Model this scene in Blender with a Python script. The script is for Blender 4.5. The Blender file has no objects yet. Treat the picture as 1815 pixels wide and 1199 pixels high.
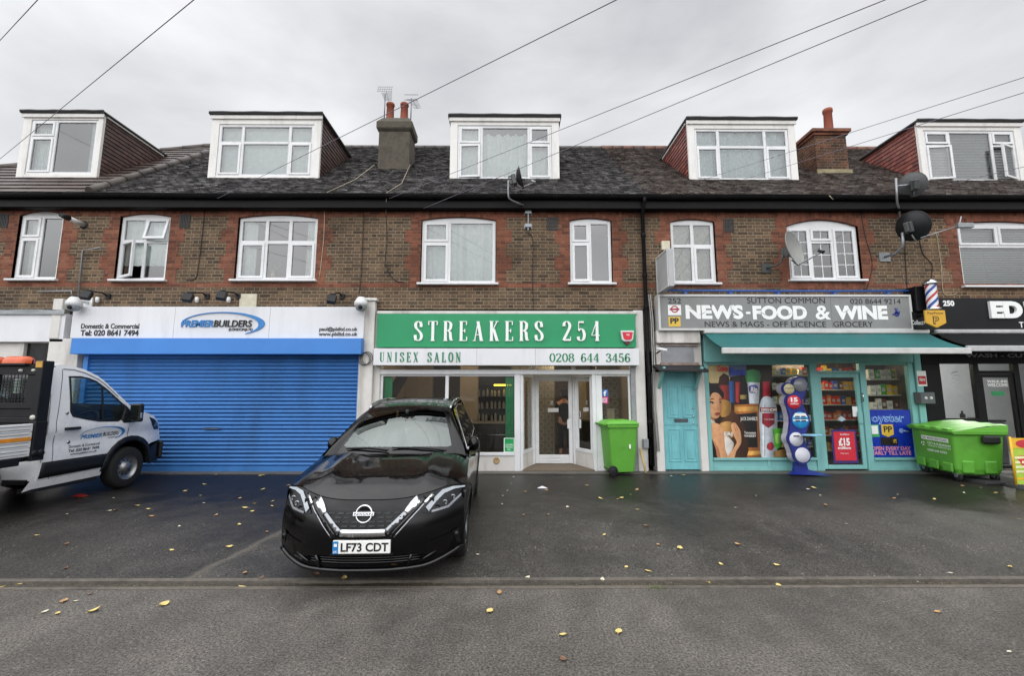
import bpy, bmesh, math, random
from mathutils import Vector, Matrix
from mathutils.geometry import delaunay_2d_cdt
R = math.radians
rnd = random.Random(7)
S = bpy.context.scene
COL = S.collection
# ------------------------------------------------------------------ camera
FPX, PITCH, YAW, CAMZ = 790.0, 7.21, 0.35, 1.76
cam_data = bpy.data.cameras.new('camera')
cam = bpy.data.objects.new('camera', cam_data); COL.objects.link(cam)
cam_data.sensor_width = 36.0
cam_data.lens = FPX / 1815 * 36.0
cam_data.clip_start = 0.05; cam_data.clip_end = 2000
cam.location = (0, 0, CAMZ)
cam.rotation_euler = (R(90 + PITCH), 0, -R(YAW))
S.camera = cam
S.view_settings.view_transform = 'Standard'; S.view_settings.look = 'None'
S.view_settings.exposure = 0.12; S.view_settings.gamma = 1.0
_m = cam.rotation_euler.to_matrix()
def ray(px, py):
    return _m @ Vector(((px - 907.5) / FPX, (599.5 - py) / FPX, -1))
def P(px, py, Y):                      # photo pixel -> point on the plane y = Y
    d = ray(px, py); return Vector((0, 0, CAMZ)) + d * (Y / d.y)
D = 9.43                               # front of the terrace
GZ = 0.19                              # ground level at the shop fronts
KERB_Y = 4.55
def gz(y):                             # forecourt rises gently to the shops
    return 0.0 if y < KERB_Y else GZ * min(1.0, (y - KERB_Y) / (9.30 - KERB_Y))
def G(px, py):                         # photo pixel -> point on the ground
    d = ray(px, py); z = 0.1
    for _ in range(30):
        y = d.y * (z - CAMZ) / d.z; z = gz(y)
    return Vector((d.x * y / d.y, y, z))
# ------------------------------------------------------------------ light
SUN_EL, SUN_AZ = R(48), R(20)          # soft overcast sun behind the camera, a little to the left
sun_dir = Vector((-math.sin(SUN_AZ) * math.cos(SUN_EL), -math.cos(SUN_AZ) * math.cos(SUN_EL), math.sin(SUN_EL)))
W = bpy.data.worlds.new('World'); S.world = W; W.use_nodes = True
nt = W.node_tree; nt.nodes.clear()
def nd(nt, typ, **kw):
    n = nt.nodes.new(typ)
    for k, v in kw.items():
        if k.startswith('_'): setattr(n, k[1:], v)
        else:
            key = int(k[1:]) if k[0] == 'i' and k[1:].isdigit() else k.replace('__', ' ')
            s = n.inputs[key]
            if hasattr(v, 'is_linked'): nt.links.new(v, s)
            else: s.default_value = v
    return n
sky = nd(nt, 'ShaderNodeTexSky', _sky_type='NISHITA', _sun_disc=False, _sun_elevation=SUN_EL, _sun_rotation=math.pi + SUN_AZ)
tc = nd(nt, 'ShaderNodeTexCoord')
mp = nd(nt, 'ShaderNodeMapping', Vector=tc.outputs['Generated'], Scale=(1.0, 1.0, 2.2))
n1 = nd(nt, 'ShaderNodeTexNoise', Vector=mp.outputs[0], Scale=1.7, Detail=6.0, Roughness=0.52, Distortion=0.3)
ramp = nd(nt, 'ShaderNodeValToRGB', Fac=n1.outputs['Fac'])
ramp.color_ramp.elements[0].position = 0.34; ramp.color_ramp.elements[0].color = (0.56, 0.575, 0.60, 1)
ramp.color_ramp.elements[1].position = 0.66; ramp.color_ramp.elements[1].color = (0.93, 0.935, 0.95, 1)
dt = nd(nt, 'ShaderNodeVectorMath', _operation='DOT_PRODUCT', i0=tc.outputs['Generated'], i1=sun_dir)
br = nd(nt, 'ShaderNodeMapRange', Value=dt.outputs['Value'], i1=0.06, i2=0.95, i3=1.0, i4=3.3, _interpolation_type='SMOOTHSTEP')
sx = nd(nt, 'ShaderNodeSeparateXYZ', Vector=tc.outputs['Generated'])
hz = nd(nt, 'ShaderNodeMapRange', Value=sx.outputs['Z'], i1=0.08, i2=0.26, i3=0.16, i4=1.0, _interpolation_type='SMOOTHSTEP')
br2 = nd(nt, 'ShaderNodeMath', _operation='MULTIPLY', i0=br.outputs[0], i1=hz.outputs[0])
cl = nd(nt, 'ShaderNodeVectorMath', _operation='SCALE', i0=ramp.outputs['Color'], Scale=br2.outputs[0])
bg1 = nd(nt, 'ShaderNodeBackground', Color=sky.outputs[0], Strength=0.06)
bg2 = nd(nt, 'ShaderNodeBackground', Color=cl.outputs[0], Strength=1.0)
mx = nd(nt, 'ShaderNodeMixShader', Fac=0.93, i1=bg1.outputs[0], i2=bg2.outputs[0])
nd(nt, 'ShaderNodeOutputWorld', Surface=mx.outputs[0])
sl = bpy.data.lights.new('sun', 'SUN'); sl.energy = 0.7; sl.angle = R(140); sl.color = (1.0, 0.97, 0.93)
sun = bpy.data.objects.new('sun', sl); COL.objects.link(sun); sun.location = (-5, -10, 20)
sun.rotation_euler = (-sun_dir).to_track_quat('-Z', 'Y').to_euler()
# ------------------------------------------------------------------ materials
def C(h):
    h = h.lstrip('#'); r = [int(h[i:i + 2], 16) / 255 for i in (0, 2, 4)]
    return tuple((c / 12.92 if c <= .04045 else ((c + .055) / 1.055) ** 2.4) for c in r) + (1.0,)
MATS = {}
def newmat(name):
    m = bpy.data.materials.new(name); m.use_nodes = True; m.node_tree.nodes.clear(); return m, m.node_tree
def M(name, col='808080', rough=.6, metal=0.0, var=.18, scale=6.0, bump=0.0, bscale=60., spec=.5, coat=0.0, dirt=None, dirt_amt=.4, dirt_scale=2.0, emit=None, es=1.0, sub=None, streak=False):
    """procedural painted / plastic / metal surface: noise-mottled colour, roughness and grime"""
    if name in MATS: return MATS[name]
    m, nt = newmat(name)
    g = nd(nt, 'ShaderNodeTexCoord')
    n = nd(nt, 'ShaderNodeTexNoise', Vector=g.outputs['Object'], Scale=scale, Detail=5.0, Roughness=.6)
    c = C(col); v = var
    lo = tuple(x * (1 - v) for x in c[:3]) + (1,); hi = tuple(min(1, x * (1 + v)) for x in c[:3]) + (1,)
    rp = nd(nt, 'ShaderNodeValToRGB', Fac=n.outputs['Fac'])
    e = rp.color_ramp.elements; e[0].position = .3; e[0].color = lo; e[1].position = .7; e[1].color = hi
    colr = rp.outputs['Color']
    if dirt:
        mpv = nd(nt, 'ShaderNodeMapping', Vector=g.outputs['Object'], Scale=(1.0, 1.0, .18 if streak else 1.0))
        n2 = nd(nt, 'ShaderNodeTexNoise', Vector=mpv.outputs[0], Scale=dirt_scale, Detail=8.0, Roughness=.7)
        mr = nd(nt, 'ShaderNodeMapRange', Value=n2.outputs['Fac'], i1=.5, i2=.75, i3=0.0, i4=dirt_amt)
        mxx = nd(nt, 'ShaderNodeMixRGB', Fac=mr.outputs[0], Color1=colr, Color2=C(dirt)); colr = mxx.outputs[0]
    rr = nd(nt, 'ShaderNodeMapRange', Value=n.outputs['Fac'], i1=.25, i2=.75, i3=max(0, rough - .08), i4=min(1, rough + .1))
    b = nd(nt, 'ShaderNodeBsdfPrincipled', Base__Color=colr, Roughness=rr.outputs[0], Metallic=metal)
    b.inputs['Specular IOR Level'].default_value = spec; b.inputs['Coat Weight'].default_value = coat; b.inputs['Coat Roughness'].default_value = .04
    if bump:
        n3 = nd(nt, 'ShaderNodeTexNoise', Vector=g.outputs['Object'], Scale=bscale, Detail=4.0)
        bp = nd(nt, 'ShaderNodeBump', Height=n3.outputs['Fac'], Strength=bump, Distance=.01); nt.links.new(bp.outputs[0], b.inputs['Normal'])
    if emit:
        b.inputs['Emission Color'].default_value = C(emit); b.inputs['Emission Strength'].default_value = es
    nd(nt, 'ShaderNodeOutputMaterial', Surface=b.outputs[0])
    MATS[name] = m; return m
def glass(name, tint='ffffff', ior=1.6, rough=0.0, refl='ffffff', bump=0.0):
    if name in MATS: return MATS[name]
    m, nt = newmat(name)
    t = nd(nt, 'ShaderNodeBsdfTransparent', Color=C(tint)); gl = nd(nt, 'ShaderNodeBsdfGlossy', Color=C(refl), Roughness=rough)
    f = nd(nt, 'ShaderNodeFresnel', IOR=ior)
    g = nd(nt, 'ShaderNodeTexCoord')
    n3 = nd(nt, 'ShaderNodeTexNoise', Vector=g.outputs['Object'], Scale=1.3, Detail=1.0)
    bp = nd(nt, 'ShaderNodeBump', Height=n3.outputs['Fac'], Strength=.03 + bump, Distance=.05)
    nt.links.new(bp.outputs[0], gl.inputs['Normal'])
    x = nd(nt, 'ShaderNodeMixShader', Fac=f.outputs[0], i1=t.outputs[0], i2=gl.outputs[0])
    nd(nt, 'ShaderNodeOutputMaterial', Surface=x.outputs[0]); MATS[name] = m; return m
def mth(nt, op, a, b=0.0, c=None):
    kw = {'i0': a, 'i1': b}
    if c is not None: kw['i2'] = c
    return nd(nt, 'ShaderNodeMath', _operation=op, **kw).outputs[0]
def brickmat(name, cols, mortar, swap=False, grime=.55, joint=.0065):
    """Flemish bond worked out from world position: each brick its own colour, recessed mortar"""
    m, nt = newmat(name)
    ge = nd(nt, 'ShaderNodeNewGeometry'); sp = nd(nt, 'ShaderNodeSeparateXYZ', Vector=ge.outputs['Position'])
    wn = nd(nt, 'ShaderNodeTexNoise', Vector=ge.outputs['Position'], Scale=5.0, Detail=2.0)
    wob = mth(nt, 'MULTIPLY', mth(nt, 'SUBTRACT', wn.outputs['Fac'], .5), .012)
    h = mth(nt, 'ADD', mth(nt, 'ADD', sp.outputs['X'], sp.outputs['Y']), wob); z = mth(nt, 'ADD', sp.outputs['Z'], wob)
    if swap: h, z = z, h
    r = mth(nt, 'DIVIDE', z, .075); row = mth(nt, 'FLOOR', r); fr = mth(nt, 'FRACT', r)
    odd = mth(nt, 'MULTIPLY', mth(nt, 'FLOORED_MODULO', row, 2.0), .5)
    u = mth(nt, 'ADD', mth(nt, 'DIVIDE', h, .3525), odd); ui = mth(nt, 'FLOOR', u); uf = mth(nt, 'FRACT', u)
    hd = mth(nt, 'GREATER_THAN', uf, .667)
    idv = nd(nt, 'ShaderNodeCombineXYZ', X=mth(nt, 'ADD', mth(nt, 'MULTIPLY', ui, 2.0), hd), Y=row, Z=.37)
    w = nd(nt, 'ShaderNodeTexWhiteNoise', _noise_dimensions='3D', Vector=idv.outputs[0])
    e1 = mth(nt, 'MULTIPLY', mth(nt, 'MINIMUM', mth(nt, 'MINIMUM', uf, mth(nt, 'SUBTRACT', 1.0, uf)), mth(nt, 'ABSOLUTE', mth(nt, 'SUBTRACT', uf, .667))), .3525)
    e2 = mth(nt, 'MULTIPLY', mth(nt, 'MINIMUM', fr, mth(nt, 'SUBTRACT', 1.0, fr)), .075)
    fn = nd(nt, 'ShaderNodeTexNoise', Vector=ge.outputs['Position'], Scale=70., Detail=3.0)
    e = mth(nt, 'ADD', mth(nt, 'MINIMUM', e1, e2), mth(nt, 'MULTIPLY', mth(nt, 'SUBTRACT', fn.outputs['Fac'], .5), .008))
    mask = nd(nt, 'ShaderNodeMapRange', Value=e, i1=joint - .003, i2=joint + .003, i3=0., i4=1.).outputs[0]
    rp = nd(nt, 'ShaderNodeValToRGB', Fac=w.outputs['Value'])
    el = rp.color_ramp.elements
    while len(el) < len(cols): el.new(.5)
    for i, c in enumerate(cols): el[i].position = i / (len(cols) - 1); el[i].color = C(c)
    sp2 = nd(nt, 'ShaderNodeTexNoise', Vector=ge.outputs['Position'], Scale=38., Detail=5.0, Roughness=.7)
    c0 = nd(nt, 'ShaderNodeMixRGB', _blend_type='MULTIPLY', Fac=.75, Color1=rp.outputs['Color'], Color2=nd(nt, 'ShaderNodeMapRange', Value=sp2.outputs['Fac'], i1=.3, i2=.7, i3=.55, i4=1.25).outputs[0])
    mc = nd(nt, 'ShaderNodeMixRGB', Fac=nd(nt, 'ShaderNodeMapRange', Value=sp2.outputs['Fac'], i1=.35, i2=.65, i3=0., i4=1.).outputs[0], Color1=C(mortar[0]), Color2=C(mortar[1]))
    c1 = nd(nt, 'ShaderNodeMixRGB', Fac=mask, Color1=mc.outputs[0], Color2=c0.outputs[0])
    gn = nd(nt, 'ShaderNodeTexNoise', Vector=ge.outputs['Position'], Scale=.9, Detail=6.0, Roughness=.65)
    gm = nd(nt, 'ShaderNodeMapRange', Value=gn.outputs['Fac'], i1=.42, i2=.68, i3=0., i4=grime)
    c2 = nd(nt, 'ShaderNodeMixRGB', _blend_type='MULTIPLY', Fac=gm.outputs[0], Color1=c1.outputs[0], Color2=C('6a6258'))
    b = nd(nt, 'ShaderNodeBsdfPrincipled', Base__Color=c2.outputs[0], Roughness=.82); b.inputs['Specular IOR Level'].default_value = .3
    bh = mth(nt, 'ADD', mask, mth(nt, 'MULTIPLY', sp2.outputs['Fac'], .5))
    bp = nd(nt, 'ShaderNodeBump', Height=bh, Strength=.7, Distance=.008); nt.links.new(bp.outputs[0], b.inputs['Normal'])
    nd(nt, 'ShaderNodeOutputMaterial', Surface=b.outputs[0]); MATS[name] = m; return m
BRICK = brickmat('stock_brick', ['43362c', '5b4a3b', '685545', '503f34', '715c48', '5e4b3d', '775f4a', '4b3b31'], ['80755f', '968a72'])
BRICK_E = brickmat('stock_brick_warm', ['4a362c', '695242', '785e4a', '5a4336', '846a50', '6e5040', '8a7052', '543d32'], ['8b7f68', 'a09378'])
REDB = brickmat('red_rubber_brick', ['6f4233', '875340', '7b4937', '5f3b30', '8f5d49', '7f4e3c'], ['7b5c4a', '877059'], grime=.5, joint=.004)
REDS = brickmat('red_soldier_brick', ['764636', '8a5542', '7f4a39', '663e31', '925d49', '824f3d'], ['745342', '80604e'], swap=True, grime=.45, joint=.004)
CHIMB = brickmat('chimney_brick', ['3d2a22', '5f3f31', '503427', '6f4633', '46302a', '5a4536', '7a4b36', '3a2b25'], ['6b5f4d', '7d6f5a'])
def tilemat(name, cols, rough=(.22, .55)):
    m, nt = newmat(name)
    ge = nd(nt, 'ShaderNodeNewGeometry')
    rp = nd(nt, 'ShaderNodeValToRGB', Fac=ge.outputs['Random Per Island']); el = rp.color_ramp.elements
    while len(el) < len(cols): el.new(.5)
    for i, c in enumerate(cols): el[i].position = i / (len(cols) - 1); el[i].color = C(c)
    n = nd(nt, 'ShaderNodeTexNoise', Vector=ge.outputs['Position'], Scale=9., Detail=6., Roughness=.7)
    n0 = nd(nt, 'ShaderNodeTexNoise', Vector=ge.outputs['Position'], Scale=1.1, Detail=4., Roughness=.6)
    c1 = nd(nt, 'ShaderNodeMixRGB', _blend_type='MULTIPLY', Fac=.8, Color1=rp.outputs['Color'], Color2=nd(nt, 'ShaderNodeMapRange', Value=n.outputs['Fac'], i1=.3, i2=.7, i3=.5, i4=1.3).outputs[0])
    moss = nd(nt, 'ShaderNodeMixRGB', Fac=nd(nt, 'ShaderNodeMapRange', Value=n0.outputs['Fac'], i1=.56, i2=.72, i3=0., i4=.35).outputs[0], Color1=c1.outputs[0], Color2=C('3f3d2c'))
    rr = nd(nt, 'ShaderNodeMapRange', Value=mth(nt, 'ADD', mth(nt, 'MULTIPLY', n.outputs['Fac'], .6), mth(nt, 'MULTIPLY', n0.outputs['Fac'], .5)), i1=.4, i2=.7, i3=rough[0], i4=rough[1])
    b = nd(nt, 'ShaderNodeBsdfPrincipled', Base__Color=moss.outputs[0], Roughness=rr.outputs[0])
    bp = nd(nt, 'ShaderNodeBump', Height=n.outputs['Fac'], Strength=.35, Distance=.01); nt.links.new(bp.outputs[0], b.inputs['Normal'])
    nd(nt, 'ShaderNodeOutputMaterial', Surface=b.outputs[0]); MATS[name] = m; return m
# ------------------------------------------------------------------ mesh builder
BASE = {}
class MB:
    def __init__(s): s.v = []; s.f = []; s.m = []; s.sm = []
    def add(s, vs, fs, mi=0, smooth=False):
        o = len(s.v); s.v += [Vector(v) for v in vs]
        for f in fs: s.f.append(tuple(o + i for i in f)); s.m.append(mi); s.sm.append(smooth)
        return o
    def box(s, x0, x1, y0, y1, z0, z1, mi=0):
        if x0 > x1: x0, x1 = x1, x0
        if y0 > y1: y0, y1 = y1, y0
        if z0 > z1: z0, z1 = z1, z0
        vs = [(x0, y0, z0), (x1, y0, z0), (x1, y1, z0), (x0, y1, z0), (x0, y0, z1), (x1, y0, z1), (x1, y1, z1), (x0, y1, z1)]
        return s.add(vs, [(3, 2, 1, 0), (4, 5, 6, 7), (0, 1, 5, 4), (1, 2, 6, 5), (2, 3, 7, 6), (3, 0, 4, 7)], mi)
    def quad(s, *p, mi=0): return s.add(p, [tuple(range(len(p)))], mi)
    def prism(s, poly, y0, y1, mi=0, fn=None):      # polygon (x,z) extruded along y; fn maps (x,y,z)
        n = len(poly); a = sum(poly[i][0] * poly[(i + 1) % n][1] - poly[(i + 1) % n][0] * poly[i][1] for i in range(n))
        if a < 0: poly = poly[::-1]
        fn = fn or (lambda x, y, z: (x, y, z))
        vs = [fn(x, y0, z) for x, z in poly] + [fn(x, y1, z) for x, z in poly]
        s.add(vs, [tuple(range(n)), tuple(range(2 * n - 1, n - 1, -1))] + [(i, i + n, (i + 1) % n + n, (i + 1) % n) for i in range(n)], mi)
    def tube(s, pts, r, n=8, mi=0, cap=True):
        pts = [Vector(p) for p in pts]; rs = r if isinstance(r, (list, tuple)) else [r] * len(pts)
        o = len(s.v); up = None
        for i, p in enumerate(pts):
            t = (pts[min(i + 1, len(pts) - 1)] - pts[max(i - 1, 0)]).normalized()
            if up is None: up = Vector((0, 0, 1)) if abs(t.z) < .9 else Vector((1, 0, 0))
            a = t.cross(up).normalized(); b = a.cross(t).normalized(); up = b
            for k in range(n):
                q = 2 * math.pi * k / n; s.v.append(p + (a * math.cos(q) + b * math.sin(q)) * rs[i])
        for i in range(len(pts) - 1):
            for k in range(n):
                s.f.append((o + i * n + k, o + i * n + (k + 1) % n, o + (i + 1) * n + (k + 1) % n, o + (i + 1) * n + k)); s.m.append(mi); s.sm.append(True)
        if cap:
            s.f.append(tuple(o + k for k in range(n - 1, -1, -1))); s.m.append(mi); s.sm.append(False)
            e = o + (len(pts) - 1) * n; s.f.append(tuple(e + k for k in range(n))); s.m.append(mi); s.sm.append(False)
    def lathe(s, prof, org, axis='Z', n=24, mi=0, sx=1., sy=1., M3=None):
        """profile (r, h) turned about an axis through org"""
        o = len(s.v); org = Vector(org)
        for r, h in prof:
            for k in range(n):
                q = 2 * math.pi * k / n; a, b = r * math.cos(q) * sx, r * math.sin(q) * sy
                p = Vector((a, b, h)) if axis == 'Z' else (Vector((a, h, b)) if axis == 'Y' else Vector((h, a, b)))
                if M3: p = M3 @ p
                s.v.append(org + p)
        for i in range(len(prof) - 1):
            for k in range(n):
                f = (o + i * n + k, o + i * n + (k + 1) % n, o + (i + 1) * n + (k + 1) % n, o + (i + 1) * n + k)
                s.f.append(f); s.m.append(mi); s.sm.append(True)
    def grid(s, fn, us, vs, mi=0, smooth=True):
        o = len(s.v)
        for u in us:
            for v in vs: s.v.append(Vector(fn(u, v)))
        nv = len(vs)
        for i in range(len(us) - 1):
            for j in range(nv - 1):
                s.f.append((o + i * nv + j, o + (i + 1) * nv + j, o + (i + 1) * nv + j + 1, o + i * nv + j + 1)); s.m.append(mi); s.sm.append(smooth)
    def patch(s, poly, fn, res=.05, off=0.0, mi=0, thick=0.0, holes=(), flip=False, smooth=True):
        """polygon in a parameter plane, triangulated with inner points and laid on the surface fn(u, v)"""
        def dense(pl):
            out = []
            for i in range(len(pl)):
                a, b = Vector(pl[i]), Vector(pl[(i + 1) % len(pl)]); k = max(1, int((b - a).length / res))
                out += [a + (b - a) * j / k for j in range(k)]
            return out
        loops = [dense(poly)] + [dense(h) for h in holes]
        pts, edges = [], []
        for lp in loops:
            o = len(pts); pts += lp; edges += [(o + i, o + (i + 1) % len(lp)) for i in range(len(lp))]
        def inside(p, lp):
            c = False
            for i in range(len(lp)):
                a, b = lp[i], lp[i - 1]
                if (a[1] > p[1]) != (b[1] > p[1]) and p[0] < (b[0] - a[0]) * (p[1] - a[1]) / (b[1] - a[1]) + a[0]: c = not c
            return c
        x0, x1 = min(p[0] for p in loops[0]), max(p[0] for p in loops[0]); y0, y1 = min(p[1] for p in loops[0]), max(p[1] for p in loops[0])
        nx, ny = int((x1 - x0) / res) + 1, int((y1 - y0) / res) + 1; bnd = list(pts)
        for i in range(nx + 1):
            for j in range(ny + 1):
                q = Vector((x0 + i * res + .0137 * res, y0 + j * res + .0173 * res))
                if not inside(q, loops[0]) or any(inside(q, h) for h in loops[1:]): continue
                if min((q - p).length_squared for p in bnd) < (res * .45) ** 2: continue
                pts.append(q)
        r = delaunay_2d_cdt([Vector((p[0], p[1])) for p in pts], edges, [], 1, 1e-6)
        v2, tris = r[0], r[2]
        out = []
        for p in v2:
            q = Vector(fn(p[0], p[1])); e = 1e-3
            if off:
                a = Vector(fn(p[0] + e, p[1])) - q; b = Vector(fn(p[0], p[1] + e)) - q; nn = a.cross(b)
                if nn.length > 1e-12: q = q + nn.normalized() * (off * (-1 if flip else 1))
            out.append(q)
        fs = []
        for t in tris:
            c = sum((v2[i] for i in t), Vector((0, 0))) / 3
            if not inside(c, loops[0]) or any(inside(c, h) for h in loops[1:]): continue
            a = v2[t[1]] - v2[t[0]]; b = v2[t[2]] - v2[t[0]]
            ccw = a[0] * b[1] - a[1] * b[0] > 0
            fs.append(tuple(t) if ccw != flip else tuple(t)[::-1])
        o = s.add(out, fs, mi, smooth)
        if thick:
            ec = {}
            for f in fs:
                for i in range(3):
                    e2 = (f[i], f[(i + 1) % 3]); ec[e2] = 1
            n0 = len(s.v); nrm = []
            for p in v2:
                q = Vector(fn(p[0], p[1])); e = 1e-3
                a = Vector(fn(p[0] + e, p[1])) - q; b = Vector(fn(p[0], p[1] + e)) - q; nn = a.cross(b).normalized() * (-1 if flip else 1)
                nrm.append(nn)
            s.v += [out[i] - nrm[i] * thick for i in range(len(out))]
            for (a, b) in ec:
                if (b, a) not in ec:
                    s.f.append((o + b, o + a, n0 + a, n0 + b)); s.m.append(mi); s.sm.append(False)
    def xform(s, i0, mat):
        for i in range(i0, len(s.v)): s.v[i] = mat @ s.v[i]
    def build(s, name, mats, parent=None, bevel=0.0, local=False, segs=1):
        me = bpy.data.meshes.new(name)
        b = BASE.get(parent.name, Vector()) if (parent and not local) else Vector()
        me.from_pydata([tuple(v - b) for v in s.v], [], s.f)
        if not isinstance(mats, (list, tuple)): mats = [mats]
        for mm in mats: me.materials.append(mm)
        me.polygons.foreach_set('material_index', s.m); me.polygons.foreach_set('use_smooth', s.sm)
        me.update()
        o = bpy.data.objects.new(name, me); COL.objects.link(o)
        if parent: o.parent = parent; BASE[o.name] = BASE.get(parent.name, Vector())
        if bevel:
            md = o.modifiers.new('bevel', 'BEVEL'); md.width = bevel; md.segments = segs; md.limit_method = 'ANGLE'; md.angle_limit = R(40)
        return o
def tag(o, label=None, cat=None, group=None, kind=None):
    if label: o['label'] = label
    if cat: o['category'] = cat
    if group: o['group'] = group
    if kind: o['kind'] = kind
    return o
def thing(name, label, cat, loc=(0, 0, 0), rotz=0, group=None):
    o = bpy.data.objects.new(name, None); COL.objects.link(o); o.empty_display_size = .1
    o.location = loc; o.rotation_euler = (0, 0, rotz); BASE[o.name] = Vector(loc)
    return tag(o, label, cat, group)
# ------------------------------------------------------------------ lettering
_glyph = {}
def text_geo(s, bold=0.0, shear=0.0, space=1.0):
    k = (s, bold, shear, space)
    if k in _glyph: return _glyph[k]
    cu = bpy.data.curves.new('lettering', 'FONT'); cu.body = s; cu.size = 1; cu.offset = bold; cu.shear = shear; cu.resolution_u = 4; cu.space_character = space
    ob = bpy.data.objects.new('lettering', cu); COL.objects.link(ob)
    dg = bpy.context.evaluated_depsgraph_get(); me = ob.evaluated_get(dg).to_mesh()
    vs = [v.co.copy() for v in me.vertices]; fs = [tuple(p.vertices) for p in me.polygons]
    ob.evaluated_get(dg).to_mesh_clear(); bpy.data.objects.remove(ob); bpy.data.curves.remove(cu)
    _glyph[k] = (vs, fs); return vs, fs
def letters(mb, s, u0, u1, v0, v1, fn, bold=0.0, shear=0.0, depth=0.0, mi=0, space=1.0):
    """fit the words s in the box u0..u1, v0..v1 of the surface fn(u, v, out)"""
    vs, fs = text_geo(s, bold, shear, space)
    x0, x1 = min(v.x for v in vs), max(v.x for v in vs); y0, y1 = min(v.y for v in vs), max(v.y for v in vs)
    uv = [(u0 + (v.x - x0) / (x1 - x0) * (u1 - u0), v0 + (v.y - y0) / (y1 - y0) * (v1 - v0)) for v in vs]
    top = [fn(a, b, depth) for a, b in uv]
    o = mb.add(top, fs, mi)
    if depth > .002:
        n0 = len(mb.v); mb.v += [Vector(fn(a, b, 0.0)) for a, b in uv]
        ec = set()
        for f in fs:
            for i in range(len(f)): ec.add((f[i], f[(i + 1) % len(f)]))
        for a, b in ec:
            if (b, a) not in ec: mb.f.append((o + b, o + a, n0 + a, n0 + b)); mb.m.append(mi); mb.sm.append(False)
def onY(Y): return lambda u, v, d: (u, Y - d, v)
def RX(px0, px1, py0, py1, Y):          # pixel box -> x0, x1, z0, z1 on a wall plane
    xa, xb = P(px0, (py0 + py1) / 2, Y).x, P(px1, (py0 + py1) / 2, Y).x
    cx = (px0 + px1) / 2
    return xa, xb, P(cx, py1, Y).z, P(cx, py0, Y).z
def catmull(pts, n=8, closed=False):
    pts = [Vector(p) for p in pts]; out = []; N = len(pts)
    rng = N if closed else N - 1
    for i in range(rng):
        p0 = pts[(i - 1) % N] if closed or i > 0 else pts[0]; p1 = pts[i]; p2 = pts[(i + 1) % N]
        p3 = pts[(i + 2) % N] if closed or i + 2 < N else pts[-1]
        for k in range(n):
            t = k / n
            out.append(.5 * ((2 * p1) + (p2 - p0) * t + (2 * p0 - 5 * p1 + 4 * p2 - p3) * t * t + (3 * p1 - p0 - 3 * p2 + p3) * t ** 3))
    if not closed: out.append(pts[-1])
    return out
def smooth01(a, b, x):
    t = max(0, min(1, (x - a) / (b - a))); return t * t * (3 - 2 * t)
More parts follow.
